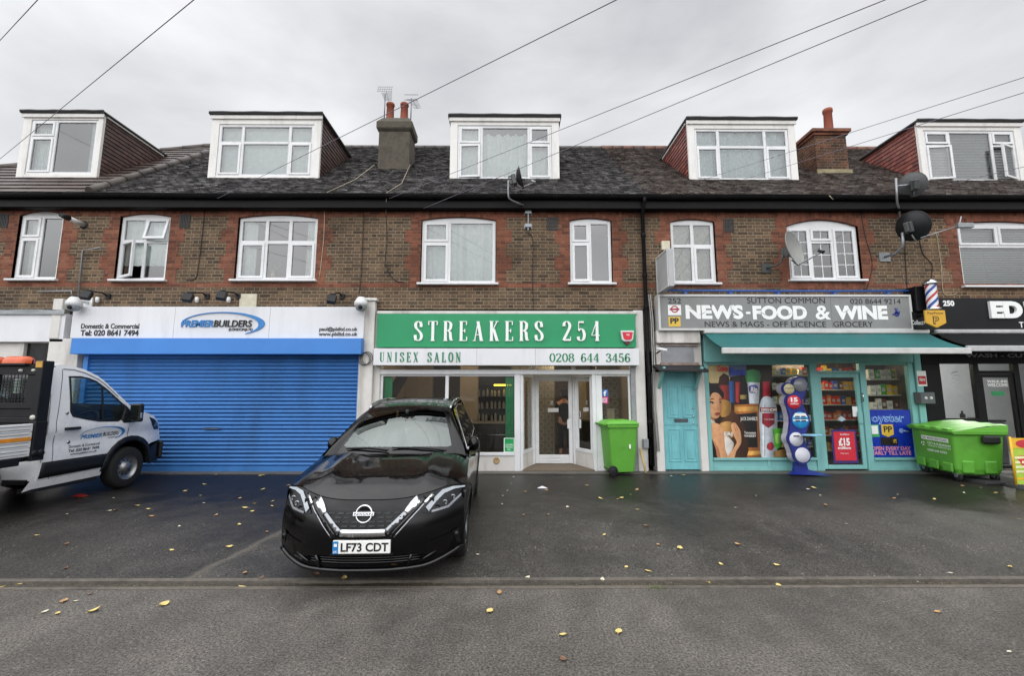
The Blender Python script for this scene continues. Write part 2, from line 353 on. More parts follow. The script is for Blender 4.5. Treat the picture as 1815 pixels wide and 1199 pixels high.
# ================================================================== ground
def asphalt(name, lo, hi, wet, speck=.5, rough=(.35, .75), spec=.4, seam=None):
    m, nt = newmat(name)
    ge = nd(nt, 'ShaderNodeNewGeometry'); p = ge.outputs['Position']
    big = nd(nt, 'ShaderNodeTexNoise', Vector=p, Scale=.55, Detail=6., Roughness=.6, Distortion=.4)
    mid = nd(nt, 'ShaderNodeTexNoise', Vector=p, Scale=3.5, Detail=6., Roughness=.7)
    fine = nd(nt, 'ShaderNodeTexNoise', Vector=p, Scale=55., Detail=5., Roughness=.75)
    vo = nd(nt, 'ShaderNodeTexVoronoi', Vector=p, Scale=85.)
    rp = nd(nt, 'ShaderNodeValToRGB', Fac=fine.outputs['Fac']); e = rp.color_ramp.elements
    e[0].position = .36; e[0].color = C(lo); e[1].position = .66; e[1].color = C(hi)
    st = nd(nt, 'ShaderNodeSeparateColor', Color=vo.outputs['Color'])
    sm = mth(nt, 'MULTIPLY', mth(nt, 'GREATER_THAN', st.outputs[0], .84), mth(nt, 'LESS_THAN', vo.outputs['Distance'], .33))
    c1 = nd(nt, 'ShaderNodeMixRGB', Fac=mth(nt, 'MULTIPLY', sm, mth(nt, 'MULTIPLY', st.outputs[1], speck)), Color1=rp.outputs['Color'], Color2=C('a8a196'))
    vo2 = nd(nt, 'ShaderNodeTexVoronoi', Vector=p, Scale=30.); st2 = nd(nt, 'ShaderNodeSeparateColor', Color=vo2.outputs['Color'])
    s2 = mth(nt, 'MULTIPLY', mth(nt, 'GREATER_THAN', st2.outputs[0], .80), mth(nt, 'LESS_THAN', vo2.outputs['Distance'], mth(nt, 'MULTIPLY', st2.outputs[2], .26)))
    c1 = nd(nt, 'ShaderNodeMixRGB', Fac=mth(nt, 'MULTIPLY', s2, .9 if seam else .35), Color1=c1.outputs[0], Color2=C('a39c90'))
    rut = nd(nt, 'ShaderNodeTexNoise', Vector=nd(nt, 'ShaderNodeMapping', Vector=p, Scale=(2.6, .35, 1.), Rotation=(0, 0, .12)).outputs[0], Scale=.8, Detail=5., Roughness=.65)
    c1 = nd(nt, 'ShaderNodeMixRGB', _blend_type='MULTIPLY', Fac=.7, Color1=c1.outputs[0], Color2=nd(nt, 'ShaderNodeMapRange', Value=rut.outputs['Fac'], i1=.35, i2=.65, i3=.78, i4=1.18).outputs[0])
    wf = nd(nt, 'ShaderNodeMapRange', Value=mth(nt, 'ADD', mth(nt, 'MULTIPLY', big.outputs['Fac'], .7), mth(nt, 'MULTIPLY', mid.outputs['Fac'], .3)), i1=.42, i2=.60, i3=0., i4=1.)
    sy = nd(nt, 'ShaderNodeSeparateXYZ', Vector=p)
    near = nd(nt, 'ShaderNodeMapRange', Value=sy.outputs['Y'], i1=5.2, i2=8.6, i3=0., i4=wet, _interpolation_type='SMOOTHSTEP')
    w = mth(nt, 'MINIMUM', mth(nt, 'ADD', mth(nt, 'MULTIPLY', wf.outputs[0], .6), near.outputs[0]), 1.0)
    c2 = nd(nt, 'ShaderNodeMixRGB', _blend_type='MULTIPLY', Fac=w, Color1=c1.outputs[0], Color2=C('767370'))
    c3 = nd(nt, 'ShaderNodeMixRGB', Fac=nd(nt, 'ShaderNodeMapRange', Value=mid.outputs['Fac'], i1=.58, i2=.78, i3=0., i4=.3).outputs[0], Color1=c2.outputs[0], Color2=C('5d5549'))
    rr = nd(nt, 'ShaderNodeMapRange', Value=w, i1=0., i2=1., i3=rough[1], i4=rough[0])
    if seam:
        sx_ = nd(nt, 'ShaderNodeSeparateXYZ', Vector=p); (xa, ya), (xb, yb) = seam
        dd = mth(nt, 'SUBTRACT', mth(nt, 'SUBTRACT', sx_.outputs['X'], xa), mth(nt, 'MULTIPLY', mth(nt, 'SUBTRACT', sx_.outputs['Y'], ya), (xb - xa) / (yb - ya)))
        dd = mth(nt, 'ADD', dd, mth(nt, 'MULTIPLY', mth(nt, 'SUBTRACT', mid.outputs['Fac'], .5), .22))
        lt = nd(nt, 'ShaderNodeMapRange', Value=dd, i1=-.03, i2=.03, i3=.74, i4=1.0); c3 = nd(nt, 'ShaderNodeMixRGB', _blend_type='MULTIPLY', Fac=1.0, Color1=c3.outputs[0], Color2=lt.outputs[0])
        ln = nd(nt, 'ShaderNodeMapRange', Value=mth(nt, 'ABSOLUTE', mth(nt, 'SUBTRACT', dd, .03)), i1=.0, i2=.07, i3=.55, i4=0.); c3 = nd(nt, 'ShaderNodeMixRGB', Fac=ln.outputs[0], Color1=c3.outputs[0], Color2=C('6b6459'))
    b = nd(nt, 'ShaderNodeBsdfPrincipled', Base__Color=c3.outputs[0], Roughness=rr.outputs[0]); b.inputs['Specular IOR Level'].default_value = spec
    hh = mth(nt, 'ADD', mth(nt, 'MULTIPLY', fine.outputs['Fac'], 1.0), mth(nt, 'MULTIPLY', vo.outputs['Distance'], .5))
    bp = nd(nt, 'ShaderNodeBump', Height=hh, Strength=.55, Distance=.012); nt.links.new(bp.outputs[0], b.inputs['Normal'])
    nd(nt, 'ShaderNodeOutputMaterial', Surface=b.outputs[0]); MATS[name] = m; return m
ROADM = asphalt('road_asphalt', '2c2a28', '7c766f', 0.0, .5, (.45, .8))
FORE = asphalt('forecourt_asphalt', '211f1e', '66625d', .9, .55, (.36, .68), .28, (tuple(G(505, 938)[:2]), tuple(G(330, 1024)[:2])))
CONC = M('edging_concrete', '5d574f', .8, var=.25, scale=14, bump=.4, dirt='2e2b28', dirt_amt=.96, dirt_scale=1.7)
KY0, KY1 = 4.31, KERB_Y
def sheet(name, mat, x0, x1, ys, zf, nx=1):
    b = MB(); b.grid(lambda u, v: (u, v, zf(v)), [x0 + (x1 - x0) * i / nx for i in range(nx + 1)], ys, smooth=False)
    o = b.build(name, mat); tag(o, kind='structure'); return o
sheet('ground', M('ground_earth', '3a3832', .9), -300, 300, [-300, 300], lambda y: -.06)
sheet('road', ROADM, -60, 60, [-40, KY0], lambda y: 0.0)
sheet('forecourt', FORE, -40, 40, [KY1] + [KY1 + (9.30 - KY1) * i / 8 for i in range(1, 9)] + [9.8], gz)
b = MB()
b.box(-40, 40, KY0, KY0 + .055, -.05, .006); b.box(-40, 40, KY1 - .065, KY1, -.05, .008)
tag(b.build('kerb_strip', CONC), kind='structure')
CHAN = asphalt('channel_tarmac', '17140f', '58503f', 0., .5, (.2, .7))
b = MB()
b.grid(lambda u, v: (u, v, -.012 - .014 * math.sin(math.pi * (v - KY0 - .055) / .10) + .004 * math.sin(u * 5.1) + .003 * math.sin(u * 13.7)), [-20 + .1 * i for i in range(401)], [KY0 + .055 + .0102 * i for i in range(11)])
tag(b.build('drainage_channel', CHAN), kind='structure')
b = MB(); b.box(-13, 14, D - .30, D + .02, GZ - .05, GZ + .006)
tag(b.build('threshold_paving', M('threshold_concrete', '57544e', .55, var=.25, scale=9, dirt='1f1e1c', dirt_amt=.7, dirt_scale=3)), kind='structure')
# ================================================================== terrace
UPVC = M('white_upvc', 'd9dadb', .35, var=.03, scale=3, dirt='8d8a82', dirt_amt=.25, dirt_scale=3.5)
WPAINT = M('white_paint_aged', 'dedcd8', .6, var=.05, scale=4, dirt='857f75', dirt_amt=.4, dirt_scale=3.0, streak=True, bump=.15)
BLACKP = M('black_gutter_paint', '09090b', .5, spec=.15, var=.3, scale=5, dirt='2c2b28', dirt_amt=.35, dirt_scale=5)
PANE = glass('window_glass', 'e4ebea', 2.05)
SHOPG = glass('shop_glass', 'e8eeec', 1.5)
ROOMM = M('dim_room_wall', '77736d', .9, var=.1)
NET = M('net_curtain', 'eef5f2', .9, var=.1, scale=10)
LACE = M('lace_curtain', 'dfecea', .9, var=.22, scale=22)
PATT = M('patterned_curtain', 'b9bca8', .9, var=.35, scale=16)
BLIND = M('venetian_blind', 'e6e8e8', .55, var=.04)
SLATE = tilemat('roof_slate', ['302f31', '464445', '5e5b5a', '3b3a3b', '757170', '4d4a4b'], (.14, .42))
SLATE_R = tilemat('roof_tile_brown', ['3a3433', '514947', '675b56', '48413f', '777069', '5a514d'], (.14, .42))
TILE_BR = tilemat('roof_tile_concrete', ['3a302c', '483c37', '544640', '40352f'], (.35, .65))
RIDGE = tilemat('ridge_tile', ['4a4340', '57504b', '3f3a38'], (.4, .7))
RIDGE_R = tilemat('ridge_tile_red', ['6a4238', '75503f', '553a33'], (.4, .7))
CHEEK_B = tilemat('cheek_tile_brown', ['46302b', '553a33', '3b2926', '5f443b'], (.35, .6))
CHEEK_R = tilemat('cheek_tile_red', ['7a4038', '8a4a3f', '6d3833', '93584a', '5e332f'], (.3, .55))
FELT = M('roof_felt', '3f3f40', .75, var=.25, scale=20, bump=.3)
YE, YR = D - .25, D + 4.0
ZE, ZR = P(907, 344, YE).z, P(907, 262, YR).z
SL = (ZR - ZE) / (YR - YE)
def roofz(y): return ZE + (y - YE) * SL
def roofY(py):
    a, b_ = YE, YR
    for _ in range(50):
        m_ = (a + b_) / 2
        if P(907, py, m_).z > roofz(m_): a = m_
        else: b_ = m_
    return a
YD = roofY(318)                        # dormer fronts
NRM = Vector((0, -SL, 1)).normalized(); ALONG = Vector((0, 1, SL)).normalized()
SLEN = (YR - YE) * math.hypot(1, SL)
DBOX = [(37, 179, 203, 313), (373, 568, 206, 316), (798, 991, 210, 320), (1220, 1411, 215, 322), (1630, 1814, 219, 325)]
DHOLES = []
for q in DBOX:
    a_, b_, _, c_ = RX(*q, YD); DHOLES.append((a_, b_, (YD - YE) * math.hypot(1, SL), (c_ - ZE) / SL * math.hypot(1, SL)))
def tiles(mb, X0, X1, gauge, wid, lift=.018, jit=.014, keep=None, sag=0.0):
    n = int(SLEN / gauge)
    for r in range(n + 1):
        s0, s1 = r * gauge, min((r + 1) * gauge + .02, SLEN)
        off = (wid / 2 if r % 2 else 0) + rnd.uniform(-.006, .006)
        x = X0 - off
        while x < X1:
            a, c = max(x + .003, X0), min(x + wid - .003, X1)
            if c - a > .02 and not any(q0 + .05 < (a + c) / 2 < q1 - .05 and sA + .12 < s0 < sB - .25 for q0, q1, sA, sB in DHOLES) and (keep is None or keep((a + c) / 2, s0)):
                l0, l1 = lift + rnd.uniform(0, jit), lift + rnd.uniform(0, jit)
                d0, d1 = rnd.uniform(-.006, .004), rnd.uniform(-.006, .004)
                o = Vector((0, YE, ZE))
                p = [o + ALONG * (s0 + d0) + NRM * l0 + Vector((a, 0, 0)), o + ALONG * (s0 + d1) + NRM * l1 + Vector((c, 0, 0)),
                     o + ALONG * s1 + NRM * .004 + Vector((c, 0, 0)), o + ALONG * s1 + NRM * .004 + Vector((a, 0, 0))]
                q0, q1 = p[0] - NRM * .016, p[1] - NRM * .016
                mb.add(p + [q0, q1], [(0, 1, 2, 3), (4, 5, 1, 0)])
            x += wid
def cheek(mb, X, side, y0, y1, zt):
    """tile-hung triangular cheek of a dormer in courses; side -1 faces -x"""
    g, w = .105, .165; z = roofz(y0); r = 0
    while z < zt:
        ye = YE + (z + g * .5 - ZE) / SL
        y = y0 - (w / 2 if r % 2 else 0)
        yend = min(y1, YE + (min(z + g, zt) - ZE) / SL + .03)
        while y < yend:
            a, c = max(y + .002, y0), min(y + w - .002, yend)
            if c - a > .015:
                l0 = .02 + rnd.uniform(0, .006); z1 = min(z + g + .01, zt)
                p = [(X + side * l0, a, z), (X + side * l0, c, z), (X + side * .004, c, z1), (X + side * .004, a, z1), (X, a, z), (X, c, z)]
                mb.add(p, [(0, 1, 2, 3), (4, 5, 1, 0)])
            y += w
        z += g; r += 1
def ring(mb, x0, x1, z0, z1, y0, y1, w, mi=0):
    mb.box(x0, x0 + w, y0, y1, z0, z1, mi); mb.box(x1 - w, x1, y0, y1, z0, z1, mi)
    mb.box(x0 + w, x1 - w, y0 + .001, y1, z1 - w, z1, mi); mb.box(x0 + w, x1 - w, y0 + .001, y1, z0, z0 + w, mi)
def curtain(par, x0, x1, z0, z1, y, mat, amp=.02, freq=9., name='curtain', ph=0.0):
    b = MB(); n = max(6, int((x1 - x0) * 40))
    b.grid(lambda u, v: (u, y + amp * math.sin(u * freq * 6.28 + ph + .8 * math.sin(u * 5)) + .3 * amp * math.sin(u * freq * 15), v), [x0 + (x1 - x0) * i / n for i in range(n + 1)], [z0, (z0 + z1) / 2, z1])
    return b.build(name, mat, par)
def casement(b, pn, x0, x1, z0, z1, Y, open_=None, ang=0, w=.05, bars=None):
    """one opening light: sash ring and its pane, hinged open if asked"""
    i0, j0 = len(b.v), len(pn.v)
    ring(b, x0, x1, z0, z1, Y - .016, Y + .03, w)
    pn.quad((x0 + w, Y + .01, z0 + w), (x1 - w, Y + .01, z0 + w), (x1 - w, Y + .01, z1 - w), (x0 + w, Y + .01, z1 - w))
    if bars:
        nx_, nz_ = bars
        for i in range(1, nx_): xx = x0 + w + (x1 - x0 - 2 * w) * i / nx_; b.box(xx - .008, xx + .008, Y + .003, Y + .018, z0 + w, z1 - w)
        for i in range(1, nz_): zz = z0 + w + (z1 - z0 - 2 * w) * i / nz_; b.box(x0 + w, x1 - w, Y + .004, Y + .017, zz - .008, zz + .008)
    if open_:
        piv = {'L': Vector((x0, Y, 0)), 'R': Vector((x1, Y, 0)), 'T': Vector((0, Y, z1))}[open_]
        ax = 'X' if open_ == 'T' else 'Z'
        T = Matrix.Translation(piv) @ Matrix.Rotation(ang, 4, ax) @ Matrix.Translation(-piv)
        b.xform(i0, T); pn.xform(j0, T)
def window(par, box, cells, Y, fw=.05, name='window', sill=True, depth=1.4, cur=(), room=True, label=None, arch=None, mg=.25):
    x0, x1, z0, z1 = box
    b, pn = MB(), MB()
    ring(b, x0, x1, z0, z1, Y, Y + .06, fw)
    for c in cells:
        k, u0, u1, v0, v1 = c[:5]; kw = c[5] if len(c) > 5 else {}
        ix0, ix1, iz0, iz1 = x0 + fw, x1 - fw, z0 + fw, z1 - fw
        a, c2 = ix0 + (ix1 - ix0) * u0, ix0 + (ix1 - ix0) * u1; d, e = iz0 + (iz1 - iz0) * v0, iz0 + (iz1 - iz0) * v1
        m_ = .022
        if u1 < 1: b.box(c2 - m_, c2 + m_, Y + .002, Y + .058, d, e)
        if v1 < 1: b.box(a + (m_ if u0 > 0 else 0), c2 - (m_ if u1 < 1 else 0), Y + .003, Y + .057, e - m_, e + m_)
        a += m_ * (u0 > 0); c2 -= m_ * (u1 < 1); d += m_ * (v0 > 0); e -= m_ * (v1 < 1)
        if k == 'c': casement(b, pn, a, c2, d, e, Y, **kw)
        else: casement(b, pn, a, c2, d, e, Y + .02, w=.014, **kw)
    if arch:
        b.prism([(x0, z1 - .001), (x1, z1 - .001)] + [(x0 + (x1 - x0) * (1 - t / 8), z1 + arch * (1 - (2 * (1 - t / 8) - 1) ** 2)) for t in range(9)][::1], Y + .004, Y + .05)
    f = b.build(name, UPVC, par, bevel=.004)
    if label: tag(f, label)
    pn.build('pane', PANE, f)
    if sill:
        s = MB(); s.box(x0 - .07, x1 + .07, Y - .14, Y + .02, z0 - .045, z0 - .002); s.build('sill', UPVC, f, bevel=.005)
    if room:
        r = MB(); X0, X1, Z0, Z1 = x0 - mg, x1 + mg, z0 - mg * 1.2 + .004, z1 + (arch or 0) + mg * .4 - .004; ya, yb = Y + .07, Y + depth
        r.quad((X0, yb, Z0), (X1, yb, Z0), (X1, yb, Z1), (X0, yb, Z1)); r.quad((X0, ya, Z0), (X0, yb, Z0), (X0, yb, Z1), (X0, ya, Z1))
        r.quad((X1, yb, Z0), (X1, ya, Z0), (X1, ya, Z1), (X1, yb, Z1)); r.quad((X0, ya, Z1), (X0, yb, Z1), (X1, yb, Z1), (X1, ya, Z1)); r.quad((X0, ya, Z0), (X1, ya, Z0), (X1, yb, Z0), (X0, yb, Z0))
        r.build('room_lining', ROOMM, f)
    for c in cur:
        k, u0, u1, v0, v1 = c[:5]; xa, xb = x0 + (x1 - x0) * u0, x0 + (x1 - x0) * u1; za, zb = z0 + (z1 - z0) * v0, z0 + (z1 - z0) * v1
        if k == 'blind':
            q = MB(); n = int((zb - za) / .04)
            for i in range(n):
                z_ = za + (zb - za) * i / n; q.quad((xa, Y + .10, z_), (xb, Y + .10, z_), (xb, Y + .125, z_ + .034), (xa, Y + .125, z_ + .034))
            q.build('blind', BLIND, f)
        else: curtain(f, xa, xb, za, zb, Y + .13, {'net': NET, 'lace': LACE, 'patt': PATT}[k], *(c[5:] or ()))
    return f
GRIDW = [('f', 0, .33, 0, .60), ('f', .33, .67, 0, .60)]
def wall_with_holes(mb, X0, X1, Z0, Z1, holes, Y, rev=.10):
    xs = sorted({X0, X1} | {h[i] for h in holes for i in (0, 1)}); zs = sorted({Z0, Z1} | {h[i] for h in holes for i in (2, 3)})
    for i in range(len(xs) - 1):
        for j in range(len(zs) - 1):
            cx, cz = (xs[i] + xs[i + 1]) / 2, (zs[j] + zs[j + 1]) / 2
            if any(h[0] < cx < h[1] and h[2] < cz < h[3] for h in holes): continue
            mb.quad((xs[i], Y, zs[j]), (xs[i + 1], Y, zs[j]), (xs[i + 1], Y, zs[j + 1]), (xs[i], Y, zs[j + 1]))
    for h in holes:
        a, c, d, e = h
        mb.quad((a, Y, d), (a, Y, e), (a, Y + rev, e), (a, Y + rev, d)); mb.quad((c, Y, e), (c, Y, d), (c, Y + rev, d), (c, Y + rev, e))
        mb.quad((a, Y, e), (c, Y, e), (c, Y + rev, e), (a, Y + rev, e)); mb.quad((c, Y, d), (a, Y, d), (a, Y + rev, d), (c, Y + rev, d))
ZW1 = ZE + .05
XB = [-15.8, P(122, 450, D).x, P(657, 450, D).x, P(1142, 450, D).x, P(1641, 450, D).x, 15.5]
XRF = [-15.8, -9.0, XB[2], XB[3], XB[4], 15.5]
ZS = P(907, 549, D).z                  # where brickwork stops above the shop signs
HN = ['end_terrace_house', 'terraced_house', 'terraced_house', 'terraced_house', 'terraced_house']
HL = ['end house with brown concrete roof tiles and narrow dormer, behind the white truck',
      'brick terraced house with the closed blue roller shutter and a wide dormer',
      'brick terraced house over the green and white salon, beneath the central dormer',
      'brick terraced house over the turquoise shop, dormer with lace curtains and red tiled cheek',
      'brick terraced house over the black barber shopfront, dormer window standing ajar']
HOUSE = []
WINS = {0: [(28, 107, 373, 381, 496)], 1: [(208, 298, 378, 384, 497), (419, 561, 380, 386, 497)], 2: [(746, 879, 384, 390, 503), (1010, 1085, 386, 391, 503)],
        3: [(1190, 1269, 388, 393, 503), (1397, 1524, 389, 401, 497)], 4: [(1701, 1852, 392, 397, 508)]}
LAY = {(0, 0): ([('f', .47, 1, 0, 1), ('c', 0, .47, 0, .66), ('c', 0, .47, .66, 1)], [('net', .05, .3, 0, 1), ('net', .85, .98, 0, 1)]),
       (1, 0): ([('f', 0, .5, .62, 1), ('c', .5, 1, .62, 1, dict(open_='T', ang=-.22)), ('c', 0, .5, 0, .62, dict(open_='L', ang=-.45)), ('f', .5, 1, 0, .62)], [('net', .02, .98, .25, 1)]),
       (1, 1): ([('f', 0, .34, .62, 1), ('f', .34, .66, .62, 1), ('f', .66, 1, .62, 1), ('c', 0, .34, 0, .62), ('f', .34, .66, 0, .62), ('c', .66, 1, 0, .62)], [('net', .02, .2, 0, 1), ('net', .84, .98, 0, 1)]),
       (2, 0): ([('c', 0, .36, .66, 1), ('c', 0, .36, 0, .66), ('f', .36, 1, 0, 1)], [('net', .0, .55, 0, 1, .035, 3.1), ('net', .50, 1, 0, 1, .045, 3.7)]),
       (2, 1): ([('c', 0, .48, .66, 1), ('c', 0, .48, 0, .66, dict(open_='L', ang=-.05)), ('f', .48, 1, 0, 1)], []),
       (3, 0): ([('f', 0, .5, .62, 1), ('f', .5, 1, .62, 1), ('f', 0, .5, 0, .62), ('c', .5, 1, 0, .62)], [('patt', 0, 1, 0, 1, .012, 4.)]),
       (3, 1): ([('c', 0, .32, 0, 1, dict(bars=(2, 4))), ('c', .32, .66, .74, 1, dict(bars=(2, 1))), ('f', .32, .66, 0, .74, dict(bars=(2, 3))), ('c', .66, 1, 0, 1, dict(bars=(2, 4)))], []),
       (4, 0): ([('c', 0, .5, .66, 1), ('c', .5, 1, .66, 1), ('f', 0, 1, 0, .66)], [('blind', .02, .98, .0, 1)])}
zc1, zc0 = P(907, 377, D).z, P(907, 385, D).z          # upper red course
zl1, zl0 = P(907, 502, D).z, P(907, 510, D).z          # lower red course
for h in range(5):
    X0, X1 = XB[h], XB[h + 1]
    root = thing(HN[h], HL[h], 'house', ((X0 + X1) / 2, D, GZ), group='brick terrace of shops with flats above'); HOUSE.append(root)
    boxes = []
    for (a, c, yc, ys, yb) in WINS[h]:
        x0, x1, z0, _ = RX(a, c, yc, yb, D); zcr = P((a + c) / 2, yc, D).z; zsp = P((a + c) / 2, ys, D).z
        boxes.append((x0, x1, z0, zsp, zcr))
    wb = MB(); holes = [(q[0], q[1], q[2], q[4]) for q in boxes]
    wall_with_holes(wb, X0, X1, ZS, ZW1, holes, D)
    rb = MB(); rb.quad((X0, D + 8, 0), (X0, D + 8, ZW1), (X1, D + 8, ZW1), (X1, D + 8, 0)); rb.build('rear_wall', BRICK, root)
    if h == 0: wb.quad((X0, D, 0), (X0, D, ZW1), (X0, D + 8, ZW1), (X0, D + 8, 0))
    if h == 4: wb.quad((X1, D, 0), (X1, D + 8, 0), (X1, D + 8, ZW1), (X1, D, ZW1))
    wb.build('wall', BRICK_E if h == 4 else BRICK, root)
    # red brick dressings: courses, toothed quoins and soldier arches
    t = MB(); e = .005
    cuts = sorted([(q[0] - .25, q[1] + .25) for q in boxes])
    x = X0
    for a, c in cuts + [(X1, X1)]:
        if a > x: t.box(x, a, D - e + .001, D + .01, zc0, zc1)
        x = c
    segs_ = [(X0, X1)] if h != 3 else [(X0, X1)]
    for a, c in segs_: t.box(a, c, D - e + .001, D + .01, zl0, zl1)
    for (x0, x1, z0, zsp, zcr) in boxes:
        nb = int(math.ceil((zc0 - zl1) / .3))
        for i in range(nb):
            za = zl1 + i * .3 + .0005; zb = min(za + .299, zc0 + .02)
            w_ = .345 if i % 2 else .225
            t.box(x0 - w_, x0, D - e, D + .05, za, zb); t.box(x1, x1 + w_, D - e, D + .05, za, zb)
        ar = MB(); zt = max(zcr + .2, zc1 + .03); n = 14; hx = .02
        for i in range(n):
            ua, ub = x0 + (x1 - x0) * i / n, x0 + (x1 - x0) * (i + 1) / n
            f_ = lambda u: zsp + (zcr - zsp) * (1 - (2 * (u - x0) / (x1 - x0) - 1) ** 2)
            ar.prism([(ua, f_(ua)), (ub, f_(ub)), (ub, zt), (ua, zt)], D - .008, D + .1)
        ar.box(x0 - .235, x0, D - .008, D + .02, zsp, zt); ar.box(x1, x1 + .235, D - .008, D + .02, zsp, zt)
        if h == 3 and x1 - x0 > 1.2: su = MB(); su.box(x0 - .05, x1 + .05, D - .007, D + .02, zl0 - .02, z0 - .06); su.build('brick_subsill', REDS, root)
        ar.build('soldier_arch', REDS, root)
    t.build('red_brick_dressing', REDB, root)
    for i, q in enumerate(boxes):
        cells, cur = LAY[(h, i)]
        window(root, (q[0] + .012, q[1] - .012, q[2] + .01, q[3]), cells, D + .05, cur=cur, arch=q[4] - q[3] - .012)
    # eaves
    ev = MB(); ev.box(X0, X1, YE + .09, D + .02, ZE - .30, ZE - .26); ev.box(X0, X1, YE + .06, YE + .085, ZE - .29, ZE + .0); ev.build('fascia_board', BLACKP, root)
    gt = MB(); n = 14
    gt.grid(lambda u, v: (u, YE + .0 - .06 * math.cos(v), ZE - .035 - .075 * math.sin(v) + .008 * math.sin(u * 1.3)), [X0 + (X1 - X0) * i / n for i in range(n + 1)], [math.pi * i / 8 for i in range(9)])
    i0 = len(gt.v); gt.tube([(X0 + (X1 - X0) * i / n, YE - .06, ZE - .032 + .008 * math.sin((X0 + (X1 - X0) * i / n) * 1.3)) for i in range(n + 1)], .011, 6)
    gt.build('gutter', BLACKP, root)
    # roof
    rx0, rx1 = XRF[h], XRF[h + 1]
    rm = [TILE_BR, SLATE, SLATE, SLATE_R, SLATE_R][h]
    tb = MB()
    if h == 0:
        XH0, XH1 = -15.8, -9.75       # hipped end
        hip = lambda x, s: x > XH0 + (XH1 - XH0) * s / SLEN - .05
        tiles(tb, rx0, rx1, .30, .30, .03, .004, keep=hip)
        v = [(rx0, YE, ZE), (rx1, YE, ZE), (rx1, YR, ZR), (XH1, YR, ZR), (rx0, YR * 2 - YE, ZE), (rx1, YR * 2 - YE, ZE)]
        tb.add(v, [(0, 1, 2, 3), (0, 3, 4), (3, 2, 5, 4)])
        roof = tb.build('roof', rm, root)
        rd = MB(); n = 14
        for i in range(n):
            a = Vector((rx0, YE, ZE)).lerp(Vector((XH1, YR, ZR)), i / n); c = Vector((rx0, YE, ZE)).lerp(Vector((XH1, YR, ZR)), (i + .97) / n); rd.tube([a, c], [.10, .09], 8)
        rd.tube([(XH1, YR, ZR), (rx1, YR, ZR)], .1, 8); rd.build('ridge', RIDGE, roof)
        rv = MB(); n = 11
        for i in range(n):
            a = Vector((rx1, YE - .04, ZE + .02)).lerp(Vector((rx1, YR, ZR + .02)), i / n); c = Vector((rx1, YE - .04, ZE + .02)).lerp(Vector((rx1, YR, ZR + .02)), (i + .985) / n); rv.tube([a, c], [.10, .085], 10)
        rv.build('verge_ridge', RIDGE, roof)
    else:
        g = .1 if h < 3 else .105
        tiles(tb, rx0, rx1, g, .17)
        tb.add([(rx0, YE, ZE), (rx1, YE, ZE), (rx1, YR, ZR), (rx0, YR, ZR), (rx0, YR * 2 - YE, ZE), (rx1, YR * 2 - YE, ZE)], [(0, 1, 2, 3), (3, 2, 5, 4)])
        roof = tb.build('roof', rm, root)
        rd = MB(); n = int((rx1 - rx0) / .33)
        for i in range(n):
            a = rx0 + (rx1 - rx0) * i / n; rd.tube([(a, YR, ZR - .02), (a + (rx1 - rx0) / n * .97, YR, ZR - .02)], .085 if h < 3 else .1, 8)
        rd.build('ridge', RIDGE if h < 3 else RIDGE_R, roof)
# dormers: front pixel box, window pixel box, cells, curtains, cheek sides
DORM = [(0, (37, 179, 203, 313), (51, 170, 213, 309), [('c', 0, .36, .70, 1), ('c', 0, .36, 0, .70), ('f', .36, 1, 0, 1)], [('net', .04, .3, 0, 1), ('net', .84, .97, 0, 1)], CHEEK_B, 'w'),
        (1, (373, 568, 206, 316), (386, 555, 221, 313), [('f', 0, .24, .66, 1), ('f', .24, .76, .66, 1), ('f', .76, 1, .66, 1), ('c', 0, .24, 0, .66), ('f', .24, .76, 0, .66), ('c', .76, 1, 0, .66)], [('net', 0, 1, 0, 1, .004, 2.)], CHEEK_B, 'd'),
        (2, (798, 991, 210, 320), (811, 978, 223, 318), [('c', 0, .24, .67, 1), ('c', 0, .24, 0, .67, dict(open_='L', ang=-.06)), ('f', .24, .77, 0, 1), ('c', .77, 1, .67, 1), ('c', .77, 1, 0, .67)], [('net', 0, .24, 0, 1), ('net', .24, .76, 0, .88, .05, 4.2), ('net', .76, 1, 0, .8)], CHEEK_B, 'w'),
        (3, (1220, 1411, 215, 322), (1232, 1399, 229, 320), [('f', 0, .24, .66, 1), ('f', .24, .76, .66, 1), ('f', .76, 1, .66, 1), ('c', 0, .24, 0, .66), ('f', .24, .76, 0, .66), ('c', .76, 1, 0, .66)], [('lace', 0, 1, 0, 1, .035, 3.6)], CHEEK_R, 'w'),
        (4, (1630, 1814, 219, 325), (1640, 1802, 232, 322), [('c', 0, .27, .74, 1), ('c', 0, .27, 0, .72, dict(open_='L', ang=-.12)), ('f', .27, .76, 0, 1), ('c', .76, 1, .74, 1), ('c', .76, 1, 0, .72, dict(open_='R', ang=.35))], [('blind', .0, 1, 0, 1)], CHEEK_R, 'd')]
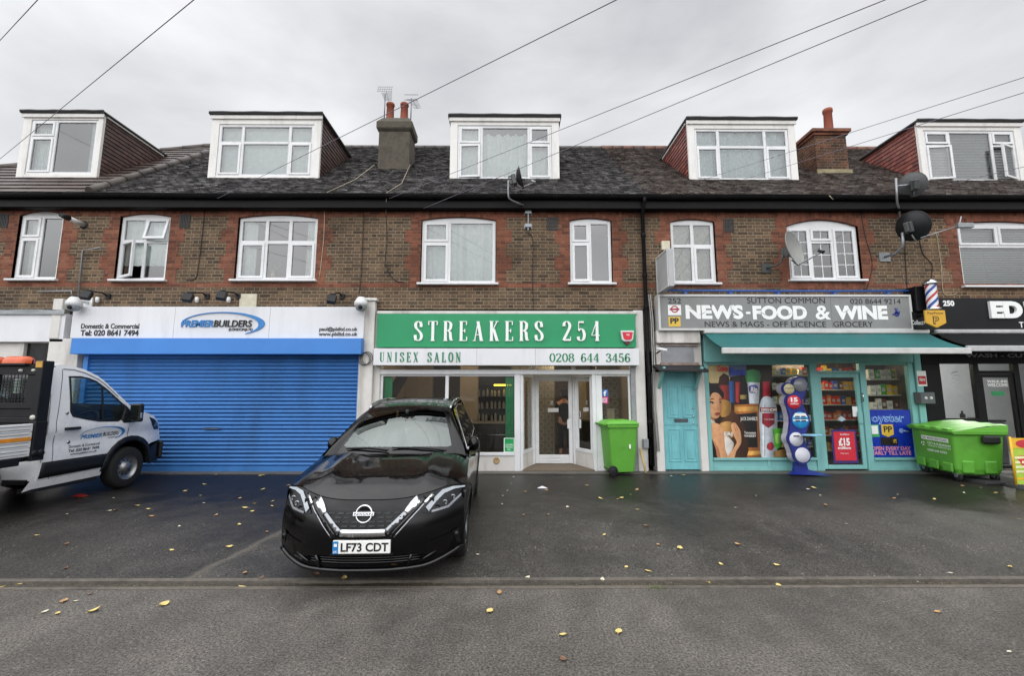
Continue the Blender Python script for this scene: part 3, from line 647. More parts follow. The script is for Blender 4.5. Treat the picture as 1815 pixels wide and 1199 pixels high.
for (h, fb, wbx, cells, cur, ckm, edge) in DORM:
    root = HOUSE[h]; x0, x1, z0, z1 = RX(*fb, YD); a0, a1, b0, b1 = RX(*wbx, YD)
    z0 = roofz(YD) - .03
    ytop = YE + (z1 - ZE) / SL
    cw = .02; CK = []
    for X, s in ((x0 + cw, -1), (x1 - cw, 1)):
        d = MB(); d.add([(X, YD, z0), (X, YD, z1), (X, ytop + .05, z1)], [(0, 1, 2) if s < 0 else (0, 2, 1)])
        cheek(d, X, s, YD + .06, ytop, z1 - .02); CK.append(d)
    f = MB(); y0, y1 = YD - .02, YD + .055
    f.box(x0, a0, y0, y1, z0, z1); f.box(a1, x1, y0, y1, z0, z1); f.box(a0, a1, y0 + .001, y1, b1, z1); f.box(a0, a1, y0 + .001, y1, z0, b0)
    f.box(x0 - .03, x1 + .03, y0 - .035, y0 - .002, z1 - .10, z1 - .005)
    if edge == 'w':
        for X in (x0 - .012, x1 + .012): f.box(X - .012, X + .012, YD + .06, ytop - .1, z1 - .05, z1 - .002)
    dm = f.build('dormer', WPAINT, root, bevel=.006)
    for d in CK: d.build('dormer_cheek', ckm, dm)
    r = MB(); r.box(x0 - .06, x1 + .06, YD - .09, ytop + .1, z1 + .0, z1 + .05)
    r.tube([(x0 - .05, YD - .085, z1 + .045)] + [(x0 + (x1 - x0) * i / 10, YD - .085, z1 + .045 + .006 * math.sin(i * 1.9)) for i in range(11)] + [(x1 + .05, YD - .085, z1 + .045)], .03, 8)
    r.build('dormer_roof', FELT, dm, bevel=.012)
    w = window(dm, (a0 + .004, a1 - .004, b0 + .004, b1 - .004), cells, YD + .0, fw=.045, sill=False, depth=1.2, cur=cur, name='dormer_window', mg=.0)
    if h in (2,): pass
# ================================================================== high-contrast serif lettering
def _st(x): return ('l', [(x, 0), (x, 1)], 'T')
def _se(x, z, w=.11): return ('l', [(x - w, .985 if z else .015), (x + w, .985 if z else .015)], 't')
GLY = {'I': (.3, [_st(.15), _se(.15, 0), _se(.15, 1)]),
 'T': (.5, [_st(.25), ('l', [(.01, .985), (.49, .985)], 't'), ('l', [(.02, .985), (.03, .80)], 'm'), ('l', [(.48, .985), (.47, .80)], 'm'), _se(.25, 0)]),
 'E': (.46, [_st(.13), ('l', [(.02, .985), (.42, .985)], 't'), ('l', [(.02, .015), (.44, .015)], 't'), ('l', [(.13, .51), (.33, .51)], 't'), ('l', [(.41, .985), (.405, .80)], 'm'), ('l', [(.43, .015), (.425, .21)], 'm'), ('l', [(.32, .6), (.32, .42)], 'm')]),
 'R': (.54, [_st(.13), _se(.13, 0), ('l', [(.02, .985), (.14, .985)], 't'), ('c', [(.13, .985), (.27, .985), (.40, .88), (.41, .74), (.38, .61), (.27, .525), (.13, .515)], None), ('c', [(.26, .51), (.37, .43), (.40, .22), (.44, .05), (.54, .05)], None)]),
 'A': (.56, [('l', [(.09, 0), (.28, .99)], 'm'), ('l', [(.265, .99), (.455, 0)], 'T'), ('l', [(.14, .31), (.40, .31)], 't'), _se(.08, 0, .08), _se(.46, 0, .10)]),
 'K': (.54, [_st(.13), _se(.13, 0), _se(.13, 1), ('l', [(.13, .40), (.42, .98)], 'm'), ('l', [(.24, .60), (.44, 0)], 'T'), _se(.42, 1, .09), _se(.45, 0, .09)]),
 'S': (.46, [('c', [(.38, .70), (.36, .88), (.235, .975), (.12, .92), (.08, .78), (.13, .64), (.24, .53), (.36, .39), (.41, .22), (.35, .07), (.22, .022), (.10, .10), (.07, .30)], None), ('l', [(.39, .69), (.395, .985)], 't'), ('l', [(.06, .31), (.055, .015)], 't')]),
 '2': (.46, [('c', [(.07, .74), (.09, .90), (.21, .98), (.33, .92), (.385, .76), (.33, .58), (.18, .30), (.07, .10), (.05, .03)], None), ('l', [(.04, .05), (.41, .05)], 'm2'), ('l', [(.41, .02), (.42, .22)], 't')]),
 '5': (.46, [('l', [(.10, .955), (.38, .955)], 'm2'), ('l', [(.105, .98), (.09, .52)], 't'), ('c', [(.09, .52), (.20, .61), (.33, .54), (.395, .32), (.34, .09), (.20, .02), (.09, .08), (.06, .22)], None)]),
 '4': (.48, [('l', [(.32, 0), (.32, 1)], 'T'), ('l', [(.31, .99), (.03, .29)], 't'), ('l', [(.02, .28), (.46, .28)], 't'), _se(.32, 0)]),
 'U': (.52, [('c', [(.12, 1), (.12, .6), (.12, .28), (.16, .1), (.26, .02)], None), ('c', [(.26, .02), (.36, .07), (.40, .25), (.40, .6), (.40, 1)], 't'), _se(.12, 1), _se(.40, 1, .08)]),
 'N': (.56, [('l', [(.10, 0), (.10, 1)], 't'), ('l', [(.10, .99), (.43, 0)], 'T'), ('l', [(.44, 0), (.44, 1)], 't'), _se(.10, 0, .08), ('l', [(.0, .985), (.12, .985)], 't'), _se(.44, 1, .08)]),
 'X': (.54, [('l', [(.10, .99), (.43, 0)], 'T'), ('l', [(.42, .99), (.10, 0)], 't'), _se(.10, 0, .08), _se(.10, 1, .08), _se(.43, 0, .08), _se(.43, 1, .08)]),
 'L': (.46, [_st(.13), _se(.13, 1), ('l', [(.02, .015), (.43, .015)], 't'), ('l', [(.42, .015), (.415, .22)], 'm')]),
 'O': (.52, [('o', [(.26, .5, .20, .485)], None)]), '0': (.48, [('o', [(.24, .5, .185, .485)], None)]),
 '8': (.46, [('o', [(.23, .755, .155, .225)], None), ('o', [(.23, .275, .18, .26)], None)]),
 '6': (.46, [('c', [(.37, .86), (.30, .975), (.17, .93), (.09, .7), (.07, .4), (.10, .12), (.22, .02), (.35, .10), (.39, .3), (.35, .5), (.23, .58), (.12, .5), (.08, .34)], None)]),
 '3': (.46, [('c', [(.07, .78), (.10, .92), (.21, .98), (.33, .90), (.36, .76), (.31, .61), (.18, .535)], None), ('c', [(.18, .53), (.33, .47), (.40, .29), (.35, .09), (.21, .02), (.09, .08), (.06, .24)], None)]),
 ' ': (.45, [])}
def didone(mb, s, u0, u1, v0, v1, fn, depth=.02, gap=.22, T=.15, t=.035, mi=0):
    tot = sum(GLY[c][0] for c in s) + gap * (len(s) - 1); sc = (u1 - u0) / tot; hh = v1 - v0; x = 0; k = 0
    for c in s:
        w, strokes = GLY[c]
        for kind, pts, wd in strokes:
            k += 1
            if kind == 'o':
                cx, cz, rx, rz = pts[0]; pl = [Vector((cx + rx * math.cos(a * math.pi / 12), cz + rz * math.sin(a * math.pi / 12))) for a in range(25)]
            elif kind == 'c': pl = catmull([Vector(p) for p in pts], 5)
            else: pl = [Vector(p) for p in pts]
            L, Rr = [], []
            for i, p in enumerate(pl):
                a, b_ = pl[max(i - 1, 0)], pl[min(i + 1, len(pl) - 1)]
                if kind == 'o': a, b_ = pl[(i - 1) % 24], pl[(i + 1) % 24]
                d = b_ - a; d.normalize(); 
                if wd == 'T': ww = T
                elif wd == 't': ww = t
                elif wd == 'm': ww = t * 1.5
                elif wd == 'm2': ww = t * 2.4
                else: ww = t + (T - t) * abs(d.y) ** 1.6
                horiz = abs(d.y) < .3
                nn = Vector((-d.y, d.x)) * ww / 2
                if wd == 'T' and abs(d.x) > .15: nn = Vector((-math.copysign(ww / 2, d.y) * 1.05, 0))
                L.append(p + nn); Rr.append(p - nn)
            dd = depth + .00025 * k
            o = len(mb.v)
            for q in L: mb.v.append(Vector(fn(u0 + (x + q.x) * sc, v0 + q.y * hh, dd)))
            for q in Rr: mb.v.append(Vector(fn(u0 + (x + q.x) * sc, v0 + q.y * hh, dd)))
            n = len(L)
            for q in L + Rr: mb.v.append(Vector(fn(u0 + (x + q.x) * sc, v0 + q.y * hh, 0)))
            for i in range(n - 1):
                for f in ((o + i, o + i + 1, o + n + i + 1, o + n + i), (o + i, o + 2 * n + i, o + 2 * n + i + 1, o + i + 1), (o + n + i, o + n + i + 1, o + 3 * n + i + 1, o + 3 * n + i)):
                    mb.f.append(f); mb.m.append(mi); mb.sm.append(False)
        x += w + gap
# ================================================================== ground-floor shops
WHITE = M('white_sign_board', 'd6d7da', .4, var=.03, scale=2, dirt='9a9a98', dirt_amt=.3, dirt_scale=2.2, streak=True)
WREND = M('white_painted_render', 'cdcac5', .75, var=.06, scale=5, bump=.3, bscale=30, dirt='6f675b', dirt_amt=.6, dirt_scale=2.6, streak=True)
BLUE = M('shutter_blue', '366fae', .48, var=.1, scale=2.5, dirt='264a72', dirt_amt=.5, dirt_scale=1.6, streak=True)
BLUEB = M('shutter_box_blue', '3a7cc6', .4, var=.05, scale=2.0)
GREEN = M('sign_green', '158a58', .4, var=.05, scale=1.6, dirt='0f6b45', dirt_amt=.3)
GREENT = M('green_lettering', '1c7a50', .5, var=.06)
INK = M('black_lettering', '1c1d20', .45, var=.1)
BLUET = M('blue_lettering', '2f79b8', .35, var=.12)
WLET = M('white_lettering', 'e6e8e6', .4, var=.02)
GREY = M('galvanised_grey', '8d9092', .45, metal=.3, var=.15, scale=12)
DARKG = M('dark_glass_dirt', '1b1c1e', .2, var=.2)
FLOORM = M('salon_floor', '5b4a3a', .4, var=.2, scale=8)
BEIGE = M('beige_wall', '8f7a62', .8, var=.08)
CEILW = M('ceiling_white', 'b9b4aa', .9)
DOORMAT = M('entrance_mat', '6b5f50', .9, var=.2, scale=25)
LAMPM = M('lamp_glow', 'ffffff', .5, emit='fff0d8', es=14.)
def sign(name, label, box, Y, t, mat, cat='shop sign', frame=None, group=None):
    x0, x1, z0, z1 = box
    o = thing(name, label, cat, ((x0 + x1) / 2, Y, z0), group=group)
    b = MB(); b.box(x0, x1, Y, Y + t, z0, z1); b.build('board', mat, o, bevel=.004)
    if frame:
        f = MB(); ring(f, x0 - .03, x1 + .03, z0 - .03, z1 + .03, Y - .02, Y + t - .005, .045); f.build('frame', frame, o, bevel=.004)
    return o
def lineal(px0, px1, py0, py1, Y): return RX(px0, px1, py0, py1, Y)
def word(par, s, px, Y, mat, bold=0., shear=0., depth=.004, name='lettering', space=1.0, b=None):
    own = b is None; b = b or MB()
    letters(b, s, *RX(*px, Y), onY(Y - .0015), bold, shear, depth, space=space)
    return b.build(name, mat, par) if own else b
def wallseg(mb, A, B, z0, z1, t=.05, mi=0):
    A, B = Vector(A), Vector(B); d = (B - A).normalized(); n = Vector((-d.y, d.x)) * t / 2
    vs = [(p.x, p.y, z) for z in (z0, z1) for p in (A + n, A - n, B - n, B + n)]
    mb.add(vs, [(3, 2, 1, 0), (4, 5, 6, 7), (0, 1, 5, 4), (1, 2, 6, 5), (2, 3, 7, 6), (3, 0, 4, 7)], mi)
def xz(px, py, Y): p = P(px, py, Y); return p.x, p.z
for h_ in range(5):
    b = MB(); b.box(XB[h_] + .01, XB[h_ + 1] - .01, D + .07, D + .2, 2.68 + GZ * 0, ZS + .06); b.build('light_blocking_wall', M('blocking_wall_concrete', '55524c', .9), HOUSE[h_])  # unseen wall added behind the signs to stop interior lamp light leaking out
# ---- end house: plain white board, dark window behind the truck
h0 = HOUSE[0]
x0, x1, z0, z1 = RX(-700, 114, 556, 606, D - .1)
b = MB(); b.box(x0, x1, D - .10, D + .05, z0, z1); b.build('plain_fascia', WHITE, h0, bevel=.004)
b = MB(); b.grid(lambda u, v: (u, D - .14 + .02 * math.sin(u * 7) * (v > z1 + .03), v), [x0 + (x1 - x0) * i / 40 for i in range(41)], [z1 - .02, z1 + .03, z1 + .08])
b.quad((x0, D - .14, z1 + .08), (x1, D - .14, z1 + .08), (x1, D + .02, z1 + .12), (x0, D + .02, z1 + .12)); b.build('lead_flashing', GREY, h0)
xa, xb, za, zb = RX(42, 109, 609, 652, D); b = MB()
b.box(xb, x1, D - .02, D + .1, GZ, z0 + .02); b.box(xa - .12, xa, D - .02, D + .1, GZ, z0 + .02); b.box(x0, xa - .12, D, D + .1, zb - .42, z0 + .02)
b.box(x0, xa - .12, D + .02, D + .1, GZ, GZ + .6); b.box(xa, xb, D + .0, D + .1, zb, z0 + .02)
for i in range(4): b.box(x0 + 1.3 * i, x0 + 1.3 * i + .08, D - .01, D + .1, GZ + .6, zb - .42)
b.build('shopfront_frame', WREND, h0, bevel=.005)
b = MB(); b.quad((xa, D + .05, GZ), (xb, D + .05, GZ), (xb, D + .05, zb), (xa, D + .05, zb)); b.quad((x0, D + .06, GZ + .6), (xa - .12, D + .06, GZ + .6), (xa - .12, D + .06, zb - .42), (x0, D + .06, zb - .42)); b.build('shop_window', DARKG, h0)
# ---- builders' unit
h1 = HOUSE[1]
zs1 = P(907, 541, D).z
b = MB()
xa, xb = P(113, 690, D).x, P(149, 690, D).x
b.box(XB[1] - .08, xb - .12, D - .10, D + .2, GZ, zs1 - .75); b.box(XB[1] - .08, XB[1] + .12, D - .12, D + .2, zs1 - .75, zs1 + .1)
b.build('pilaster', WREND, h1, bevel=.01); b = MB()
xr0, xr1 = P(637, 690, D).x, P(664, 690, D).x
b.box(xr0, xr1 - .02, D - .12, D + .2, GZ, zs1 + .06)
b.box(xr0 + .02, xr1 + .02, D - .16, D + .1, zs1 + .06, zs1 + .12)
b.build('pilaster', WREND, h1, bevel=.01)
bx = RX(127, 645, 544, 600, D - .16)
s1 = sign('shop_sign', 'long white fascia sign in blue and black lettering above the blue roller shutter', bx, D - .16, .2, WHITE)
YS = D - .16
word(s1, 'Domestic & Commercial', (144, 247, 574, 583), YS, INK, .025, name='lettering')
word(s1, 'Tel: 020 8641 7494', (143, 246, 585, 596), YS, INK, .035)
word(s1, 'paul@pbiltd.co.uk', (566, 634, 580, 589), YS, INK, .03); word(s1, 'www.pbiltd.co.uk', (565, 634, 589, 598), YS, INK, .03)
word(s1, 'PREMIER', (322, 379, 568, 580), YS, BLUET, .025, .18, .02, name='logo_lettering'); word(s1, 'BUILDERS', (380, 447, 568, 580), YS, INK, .012, .1, .02, name='logo_lettering')
word(s1, '(LONDON)LTD', (406, 448, 582, 588), YS, INK, .006, .1, .012, name='logo_lettering')
def swoosh(par, box, Y, mat, fn=None, dep=.018, local=False):
    x0, x1, z0, z1 = box; b = MB(); cx, cz, rx, rz = (x0 + x1) / 2, (z0 + z1) / 2, (x1 - x0) / 2, (z1 - z0) / 2; fn = fn or onY(Y - .001)
    o = len(b.v); n = 40
    for i in range(n + 1):
        a = math.pi * (1.02 - 1.32 * i / n); w = .22 * math.sin(math.pi * min(1, (i / n) * .9 + .06)) * (.35 + .65 * smooth01(.3, .8, i / n))
        for k in (1 + w * .35, 1 - w * .65):
            sw = (1 - .06 * (1 - k)); b.v.append(Vector(fn(cx + rx * k * math.cos(a), cz + rz * k * math.sin(a), dep)))
            b.v.append(Vector(fn(cx + rx * k * math.cos(a), cz + rz * k * math.sin(a), 0)))
    for i in range(n):
        p = o + i * 4; q = p + 4
        for f in ((p, q, q + 2, p + 2), (p, p + 1, q + 1, q), (p + 2, q + 2, q + 3, p + 3)): b.f.append(f); b.m.append(0); b.sm.append(False)
    return b.build('logo_swoosh', mat, par, local=local)
swoosh(s1, RX(322, 466, 554, 596, YS), YS, BLUET)
b = MB()
for px in (309, 478): xx = P(px, 570, YS).x; b.box(xx - .003, xx + .003, YS - .0015, YS + .01, bx[2] + .01, bx[3] - .01)
b.build('panel_joint', GREY, s1)
# roller shutter
bz = RX(125, 640, 600, 628, D - .30)
b = MB(); b.prism([(0, 0)] * 0 or [(bz[0], bz[2]), (bz[1], bz[2]), (bz[1], bz[3]), (bz[0], bz[3])], D - .30, D + .1)
sh_x0, sh_x1, _, _ = RX(149, 632, 628, 836, D)
n = 28; zt = bz[2] + .02; zb_ = GZ + .02; pit = (zt - zb_ - .09) / n
sh = MB(); prof = []
for i in range(n):
    for k in range(8):
        t_ = k / 8; prof.append((zb_ + .09 + (i + t_) * pit, D + .02 - .036 * math.sin(math.pi * min(1, t_ / .80)) ** .7 if t_ < .80 else D + .036))
sh.grid(lambda u, v: (u, prof[v][1] + .003 * math.sin(u * 1.7 + prof[v][0] * 3), prof[v][0]), [sh_x0 + (sh_x1 - sh_x0) * i / 12 for i in range(13)], list(range(len(prof))), smooth=True)
sh.box(sh_x0, sh_x1, D - .02, D + .03, zb_ - .02, zb_ + .09)
shut = sh.build('roller_shutter', BLUE, h1)
b.build('shutter_box', BLUEB, shut, bevel=.006)
b = MB(); b.box(sh_x0 - .10, sh_x0, D - .05, D + .05, GZ, bz[2]); b.box(sh_x1, sh_x1 + .09, D - .05, D + .05, GZ, bz[2]); b.build('guide_rail', BLUEB, shut, bevel=.004)
x, z = xz(377, 760, D); b = MB(); b.box(x - .16, x + .16, D - .03, D + .0, z - .025, z + .025); b.build('lock_plate', M('lock_plate', '4c5a72', .4, metal=.5), shut, bevel=.004)
# ---- salon
h2 = HOUSE[2]
gb = RX(668, 1127, 557, 616, D - .14)
s2 = sign('shop_sign', 'green fascia sign with large white serif capitals over the salon window', gb, D - .14, .16, GREEN)
b = MB(); didone(b, 'STREAKERS 254', *RX(734, 1063, 570, 605, D - .14), onY(D - .14), .022, gap=.30); b.build('lettering', WLET, s2)
x, _ = xz(897, 590, D - .14); b = MB(); b.box(x - .003, x + .003, D - .1415, D - .13, gb[2] + .01, gb[3] - .01); b.build('panel_joint', GREENT, s2)
wbx = RX(662, 1133, 618, 648, D - .24)
s3 = sign('shop_sign', 'narrow white sign with green lettering and phone number beneath the green fascia sign', wbx, D - .24, .26, WHITE)
b = MB(); didone(b, 'UNISEX SALON', *RX(673, 817, 625, 642, D - .24), onY(D - .24), .003, gap=.26, t=.05); b.build('lettering', GREENT, s3)
b = MB(); didone(b, '0208 644 3456', *RX(974, 1117, 627, 642, D - .24), onY(D - .24), .003, gap=.05, t=.06, T=.13); b.build('lettering', GREENT, s3)
b = MB()
for px in (845, 949): xx = P(px, 632, D - .24).x; b.box(xx - .003, xx + .003, D - .2415, D - .2, wbx[2] + .005, wbx[3] - .005)
b.build('panel_joint', GREY, s3)
b = MB(); b.box(gb[0] - .02, gb[1] + .05, D - .12, D + .04, gb[3] + .004, gb[3] + .07); b.build('fascia_capping', WREND, h2, bevel=.01)
xl, xr = P(672, 740, D).x, P(1119, 740, D).x
b = MB(); x4 = P(1142, 700, D).x
b.box(xr + .10, x4 + .02, D - .06, D + .2, GZ, gb[3] + .1); b.build('pilaster', WREND, h2, bevel=.012); b = MB(); b.box(XB[2] - .02 + .0, xl, D - .03, D + .2, GZ, gb[3]); b.build('pilaster', WREND, h2, bevel=.012)
b = MB(); b.box(xr + .002, xr + .10, D - .04, D + .1, GZ, wbx[2]); b.build('shutter_guide', GREY, h2, bevel=.005)
ztop = wbx[2] + .02
zt0, zt1 = P(907, 664, D).z, P(907, 656, D).z
zr = P(880, 803, D).z                   # window board height
pA, pB = P(917, 740, D).x, P(940, 740, D).x
pC, pD = P(1052, 740, D).x, P(1064, 740, D).x
YD2 = D + .70; dA, dB = P(944, 740, YD2).x, P(1019, 740, YD2).x
fr = MB()
fr.box(xl, xr, D - .03, D + .05, zt0, zt1)                                        # shutter bottom rail
fr.box(pA - .06, pA + .06, D - .01, D + .09, GZ, zt0); fr.box(pA + .062, pA + .12, D + .005, D + .085, GZ, zt0)
fr.box(pC - .02, pC + .06, D - .01, D + .09, GZ, zt0); fr.box(pC + .062, pD + .05, D + .005, D + .085, GZ, zt0)
xm = P(792, 690, D).x; fr.box(xm - .035, xm + .035, D + .01, D + .08, zr, zt0)
fr.box(xl, xl + .05, D + .012, D + .08, zr, zt0); fr.box(xr - .04, xr, D + .012, D + .08, zr, zt0)
for (a, c) in ((xl + .0, pA - .06), (pD + .05, xr)):
    fr.box(a, c, D - .02, D + .10, zr - .06, zr); fr.box(a, c, D + .02, D + .09, zt0 - .04, zt0 - .001)
def angled(A, B):
    A, B = Vector(A), Vector(B); d = B - A
    wallseg(fr, A, B, zr - .04, zr + .03, .07); wallseg(fr, A, B, zt0 - .05, zt0 + .02, .06); wallseg(fr, A, A + d * .09, zr + .03, zt0 - .05, .06); wallseg(fr, B - d * .09, B, zr + .03, zt0 - .05, .06)
LA, LB, RA, RB = (pA + .10, D + .08), (dA, YD2), (pC, D + .08), (dB, YD2)
angled(LA, LB); angled(RA, RB)
fr.box(dA - .03, dA + .05, YD2 - .04, YD2 + .06, GZ + .02, ztop + .1); fr.box(dB - .05, dB + .03, YD2 - .04, YD2 + .06, GZ + .02, ztop + .1)
zdt = P(980, 669, YD2).z
fr.box(dA + .05, dB - .05, YD2 - .035, YD2 + .05, zdt, zdt + .07)
shopf = fr.build('shopfront_frame', UPVC, h2, bevel=.006)
rs = MB(); rs.box(xl, pA - .06, D + .0, D + .10, GZ, zr - .06); rs.box(pD + .05, xr, D + .0, D + .10, GZ, zr - .06); wallseg(rs, LA, LB, GZ, zr - .04, .05); wallseg(rs, RA, RB, GZ, zr - .04, .05)
rs.build('stall_riser', WREND, h2)
gl = MB()
for a, c in ((xl, xm), (xm, pA), (pD, xr)): gl.quad((a, D + .045, zr), (c, D + .045, zr), (c, D + .045, zt0), (a, D + .045, zt0))
gl.quad((xl, D + .05, zt1), (xr, D + .05, zt1), (xr, D + .05, ztop + .12), (xl, D + .05, ztop + .12))
for A, B in ((LA, LB), (RA, RB)): gl.quad((*A, zr + .02), (*B, zr + .02), (*B, zt0 - .03), (*A, zt0 - .03))
gl.build('shop_window', SHOPG, h2)
# door
dr = MB(); q0, q1 = dA + .055, dB - .055; zd0 = GZ + .05
ring(dr, q0, q1, zd0, zdt - .005, YD2 - .02, YD2 + .04, .085); dr.box(q0 + .085, q1 - .085, YD2 - .015, YD2 + .035, zd0 + .085, zd0 + .19)
door = dr.build('door', UPVC, h2, bevel=.006)
b = MB(); b.quad((q0 + .08, YD2 + .01, zd0 + .18), (q1 - .08, YD2 + .01, zd0 + .18), (q1 - .08, YD2 + .01, zdt - .08), (q0 + .08, YD2 + .01, zdt - .08)); b.build('pane', SHOPG, door)
x, z = xz(1009, 752, YD2); b = MB(); b.box(x - .05, x + .02, YD2 - .05, YD2 - .022, z - .10, z + .10); b.tube([(x + .01, YD2 - .04, z + .14), (x + .01, YD2 - .07, z + .16), (x + .01, YD2 - .07, z + .26), (x + .01, YD2 - .04, z + .28)], .011, 6); b.build('handle', UPVC, door, bevel=.006)
b = MB(); ring(b, (q0 + q1) / 2 - .14, (q0 + q1) / 2 + .14, zd0 + .06, zd0 + .14, YD2 - .03, YD2 - .021, .012); b.build('letterbox', UPVC, door)
b = MB(); b.add([(pA + .1, D - .02, GZ + .03), (pC, D - .02, GZ + .03), (dB, YD2, GZ + .04), (dA, YD2, GZ + .04), (pA + .1, D - .02, GZ - .02), (pC, D - .02, GZ - .02)], [(0, 1, 2, 3), (4, 5, 1, 0)]); b.build('entrance_floor', DOORMAT, h2)
x, z = xz(880, 817, D); b = MB(); b.lathe([(.03, -.004), (.05, -.012), (.065, -.012), (.07, 0)], (x, D, z), 'Y', 20); b.lathe([(.001, -.002), (.03, -.003)], (x, D, z), 'Y', 20); b.build('vent_outlet', M('vent_beige', 'a28a62', .6), h2)
# interior
RB_ = D + 4.6; ZC = GZ + 2.55
iw = MB()
iw.quad((xl - .1, RB_, GZ), (xr, RB_, GZ), (xr, RB_, ZC), (xl - .1, RB_, ZC)); iw.quad((xl - .1, D + .12, GZ), (xl - .1, RB_, GZ), (xl - .1, RB_, ZC), (xl - .1, D + .12, ZC)); iw.quad((xr + .05, RB_, GZ), (xr + .05, D + .1, GZ), (xr + .05, D + .1, ZC), (xr + .05, RB_, ZC))
xpw = P(850, 690, D + 2.0).x
iw.box(xl - .1, xpw - 1.3, D + 2.6, D + 2.72, GZ, ZC); iw.box(xpw - .5, xpw - .05, D + 2.0, D + 2.5, GZ, ZC)
iw.build('interior_wall', BEIGE, h2)
b = MB(); b.quad((xl - .1, D + .1, GZ + .01), (xr, D + .1, GZ + .01), (xr, RB_, GZ + .01), (xl - .1, RB_, GZ + .01)); b.build('interior_floor', FLOORM, h2)
b = MB(); b.quad((xl - .1, D + .05, ZC), (xr + .05, D + .05, ZC), (xr + .05, RB_, ZC), (xl - .1, RB_, ZC)); b.build('interior_ceiling', CEILW, h2)
def wallpaper():
    m, nt = newmat('ring_wallpaper'); g = nd(nt, 'ShaderNodeNewGeometry'); sp = nd(nt, 'ShaderNodeSeparateXYZ', Vector=g.outputs['Position'])
    a = mth(nt, 'SUBTRACT', mth(nt, 'FRACT', mth(nt, 'MULTIPLY', mth(nt, 'ADD', sp.outputs['X'], sp.outputs['Y']), 5.5)), .5); c = mth(nt, 'SUBTRACT', mth(nt, 'FRACT', mth(nt, 'MULTIPLY', sp.outputs['Z'], 5.5)), .5)
    r = mth(nt, 'SQRT', mth(nt, 'ADD', mth(nt, 'MULTIPLY', a, a), mth(nt, 'MULTIPLY', c, c)))
    k = mth(nt, 'LESS_THAN', mth(nt, 'ABSOLUTE', mth(nt, 'SUBTRACT', r, .36)), .06)
    x = nd(nt, 'ShaderNodeMixRGB', Fac=k, Color1=C('7f715c'), Color2=C('9b8e78')); bb = nd(nt, 'ShaderNodeBsdfPrincipled', Base__Color=x.outputs[0], Roughness=.6)
    nd(nt, 'ShaderNodeOutputMaterial', Surface=bb.outputs[0]); return m
WPAP = wallpaper()
b = MB(); b.box(pD + .15, xr + .03, D + 1.1, D + 1.16, GZ, ZC - .02); xq = P(975, 740, D + 2.2).x; b.box(xq - 1.0, xq + .12, D + 2.2, D + 2.26, GZ, ZC - .02); b.build('papered_partition', WPAP, h2)
GSTR = M('green_display_panel', '128a54', .5, var=.15, scale=6)
b = MB()
for a, c in ((675, 694), (896, 912)):
    xa, xb = P(a, 740, D + .12).x, P(c, 740, D + .12).x; n = 5
    for i in range(n): b.box(xa + (xb - xa) * i / n, xa + (xb - xa) * (i + .93) / n, D + .10 + .004 * (i % 2), D + .13, zr, zt0)
b.build('display_panel', GSTR, h2)
# salon furnishings
DKW = M('dark_furniture', '2a211c', .4, var=.3); CHROME = M('chrome', 'c8cacc', .12, metal=1., var=.03); LEATHER = M('black_leather', '171717', .4, var=.2)
xs_, _ = xz(872, 740, D + 1.4)
st = thing('reception_desk', 'dark wooden salon desk behind the window, right of the parked car', 'desk', (xs_, D + 1.4, GZ))
b = MB(); b.box(xs_ - .55, xs_ + .35, D + 1.2, D + 1.7, GZ + .02, GZ + .88); b.build('carcass', DKW, st, bevel=.01)
b = MB(); b.box(xs_ - .6, xs_ + .4, D + 1.15, D + 1.75, GZ + .88, GZ + .92); b.build('desk_top', M('desk_top', '6d5f4e', .35), st, bevel=.006)
b = MB(); b.box(xs_ - .55, xs_ + .35, D + 1.185, D + 1.199, GZ + .62, GZ + .64); b.build('trim_strip', CHROME, st)
sv = thing('product_shelf', 'tall dark shelf of pale hair products under the yellow strip light in the salon', 'shelf', (xs_ + .1, D + 2.8, GZ))
b = MB(); b.box(xs_ - .5, xs_ + .85, D + 3.0, D + 3.05, GZ + .02, GZ + 2.3)
for k in range(6): b.box(xs_ - .5, xs_ + .85, D + 2.7, D + 2.999, GZ + .5 + k * .33, GZ + .525 + k * .33)
b.build('shelf_rack', DKW, sv)
b = MB(); b.box(xs_ + .0, xs_ + .82, D + 2.66, D + 2.69, GZ + 1.80, GZ + 1.835); b.build('strip_light', M('yellow_strip', 'ffe84a', .5, emit='ffe040', es=5.), sv)
BOT = [M('bottle_cream', 'b7ab98', .35), M('bottle_white', 'c6c4c0', .35), M('bottle_dark', '3a3330', .35), M('bottle_amber', '8a6a40', .35)]
bl = MB(); bl.lathe([(.001, 0), (.03, 0), (.032, .01), (.032, .14), (.026, .16), (.012, .17), (.012, .2), (.001, .2)], (0, 0, 0), 'Z', 10)
bp = None
for k in range(4):
    for i in range(11):
        if bp is None: bp = bl.build('bottle', BOT[0]); o = bp
        else: o = bp.copy(); COL.objects.link(o)
        o.location = (xs_ - .42 + i * .115 + rnd.uniform(-.02, .02), D + 2.8, GZ + .526 + k * .33); o.scale = (1, 1, rnd.uniform(.8, 1.15))
        if i == 0: 
            pass
        tag(o, 'small hair product bottle standing on the dark salon shelf', 'bottle', 'hair products on the salon shelf')
for mt_ in BOT[1:]: pass
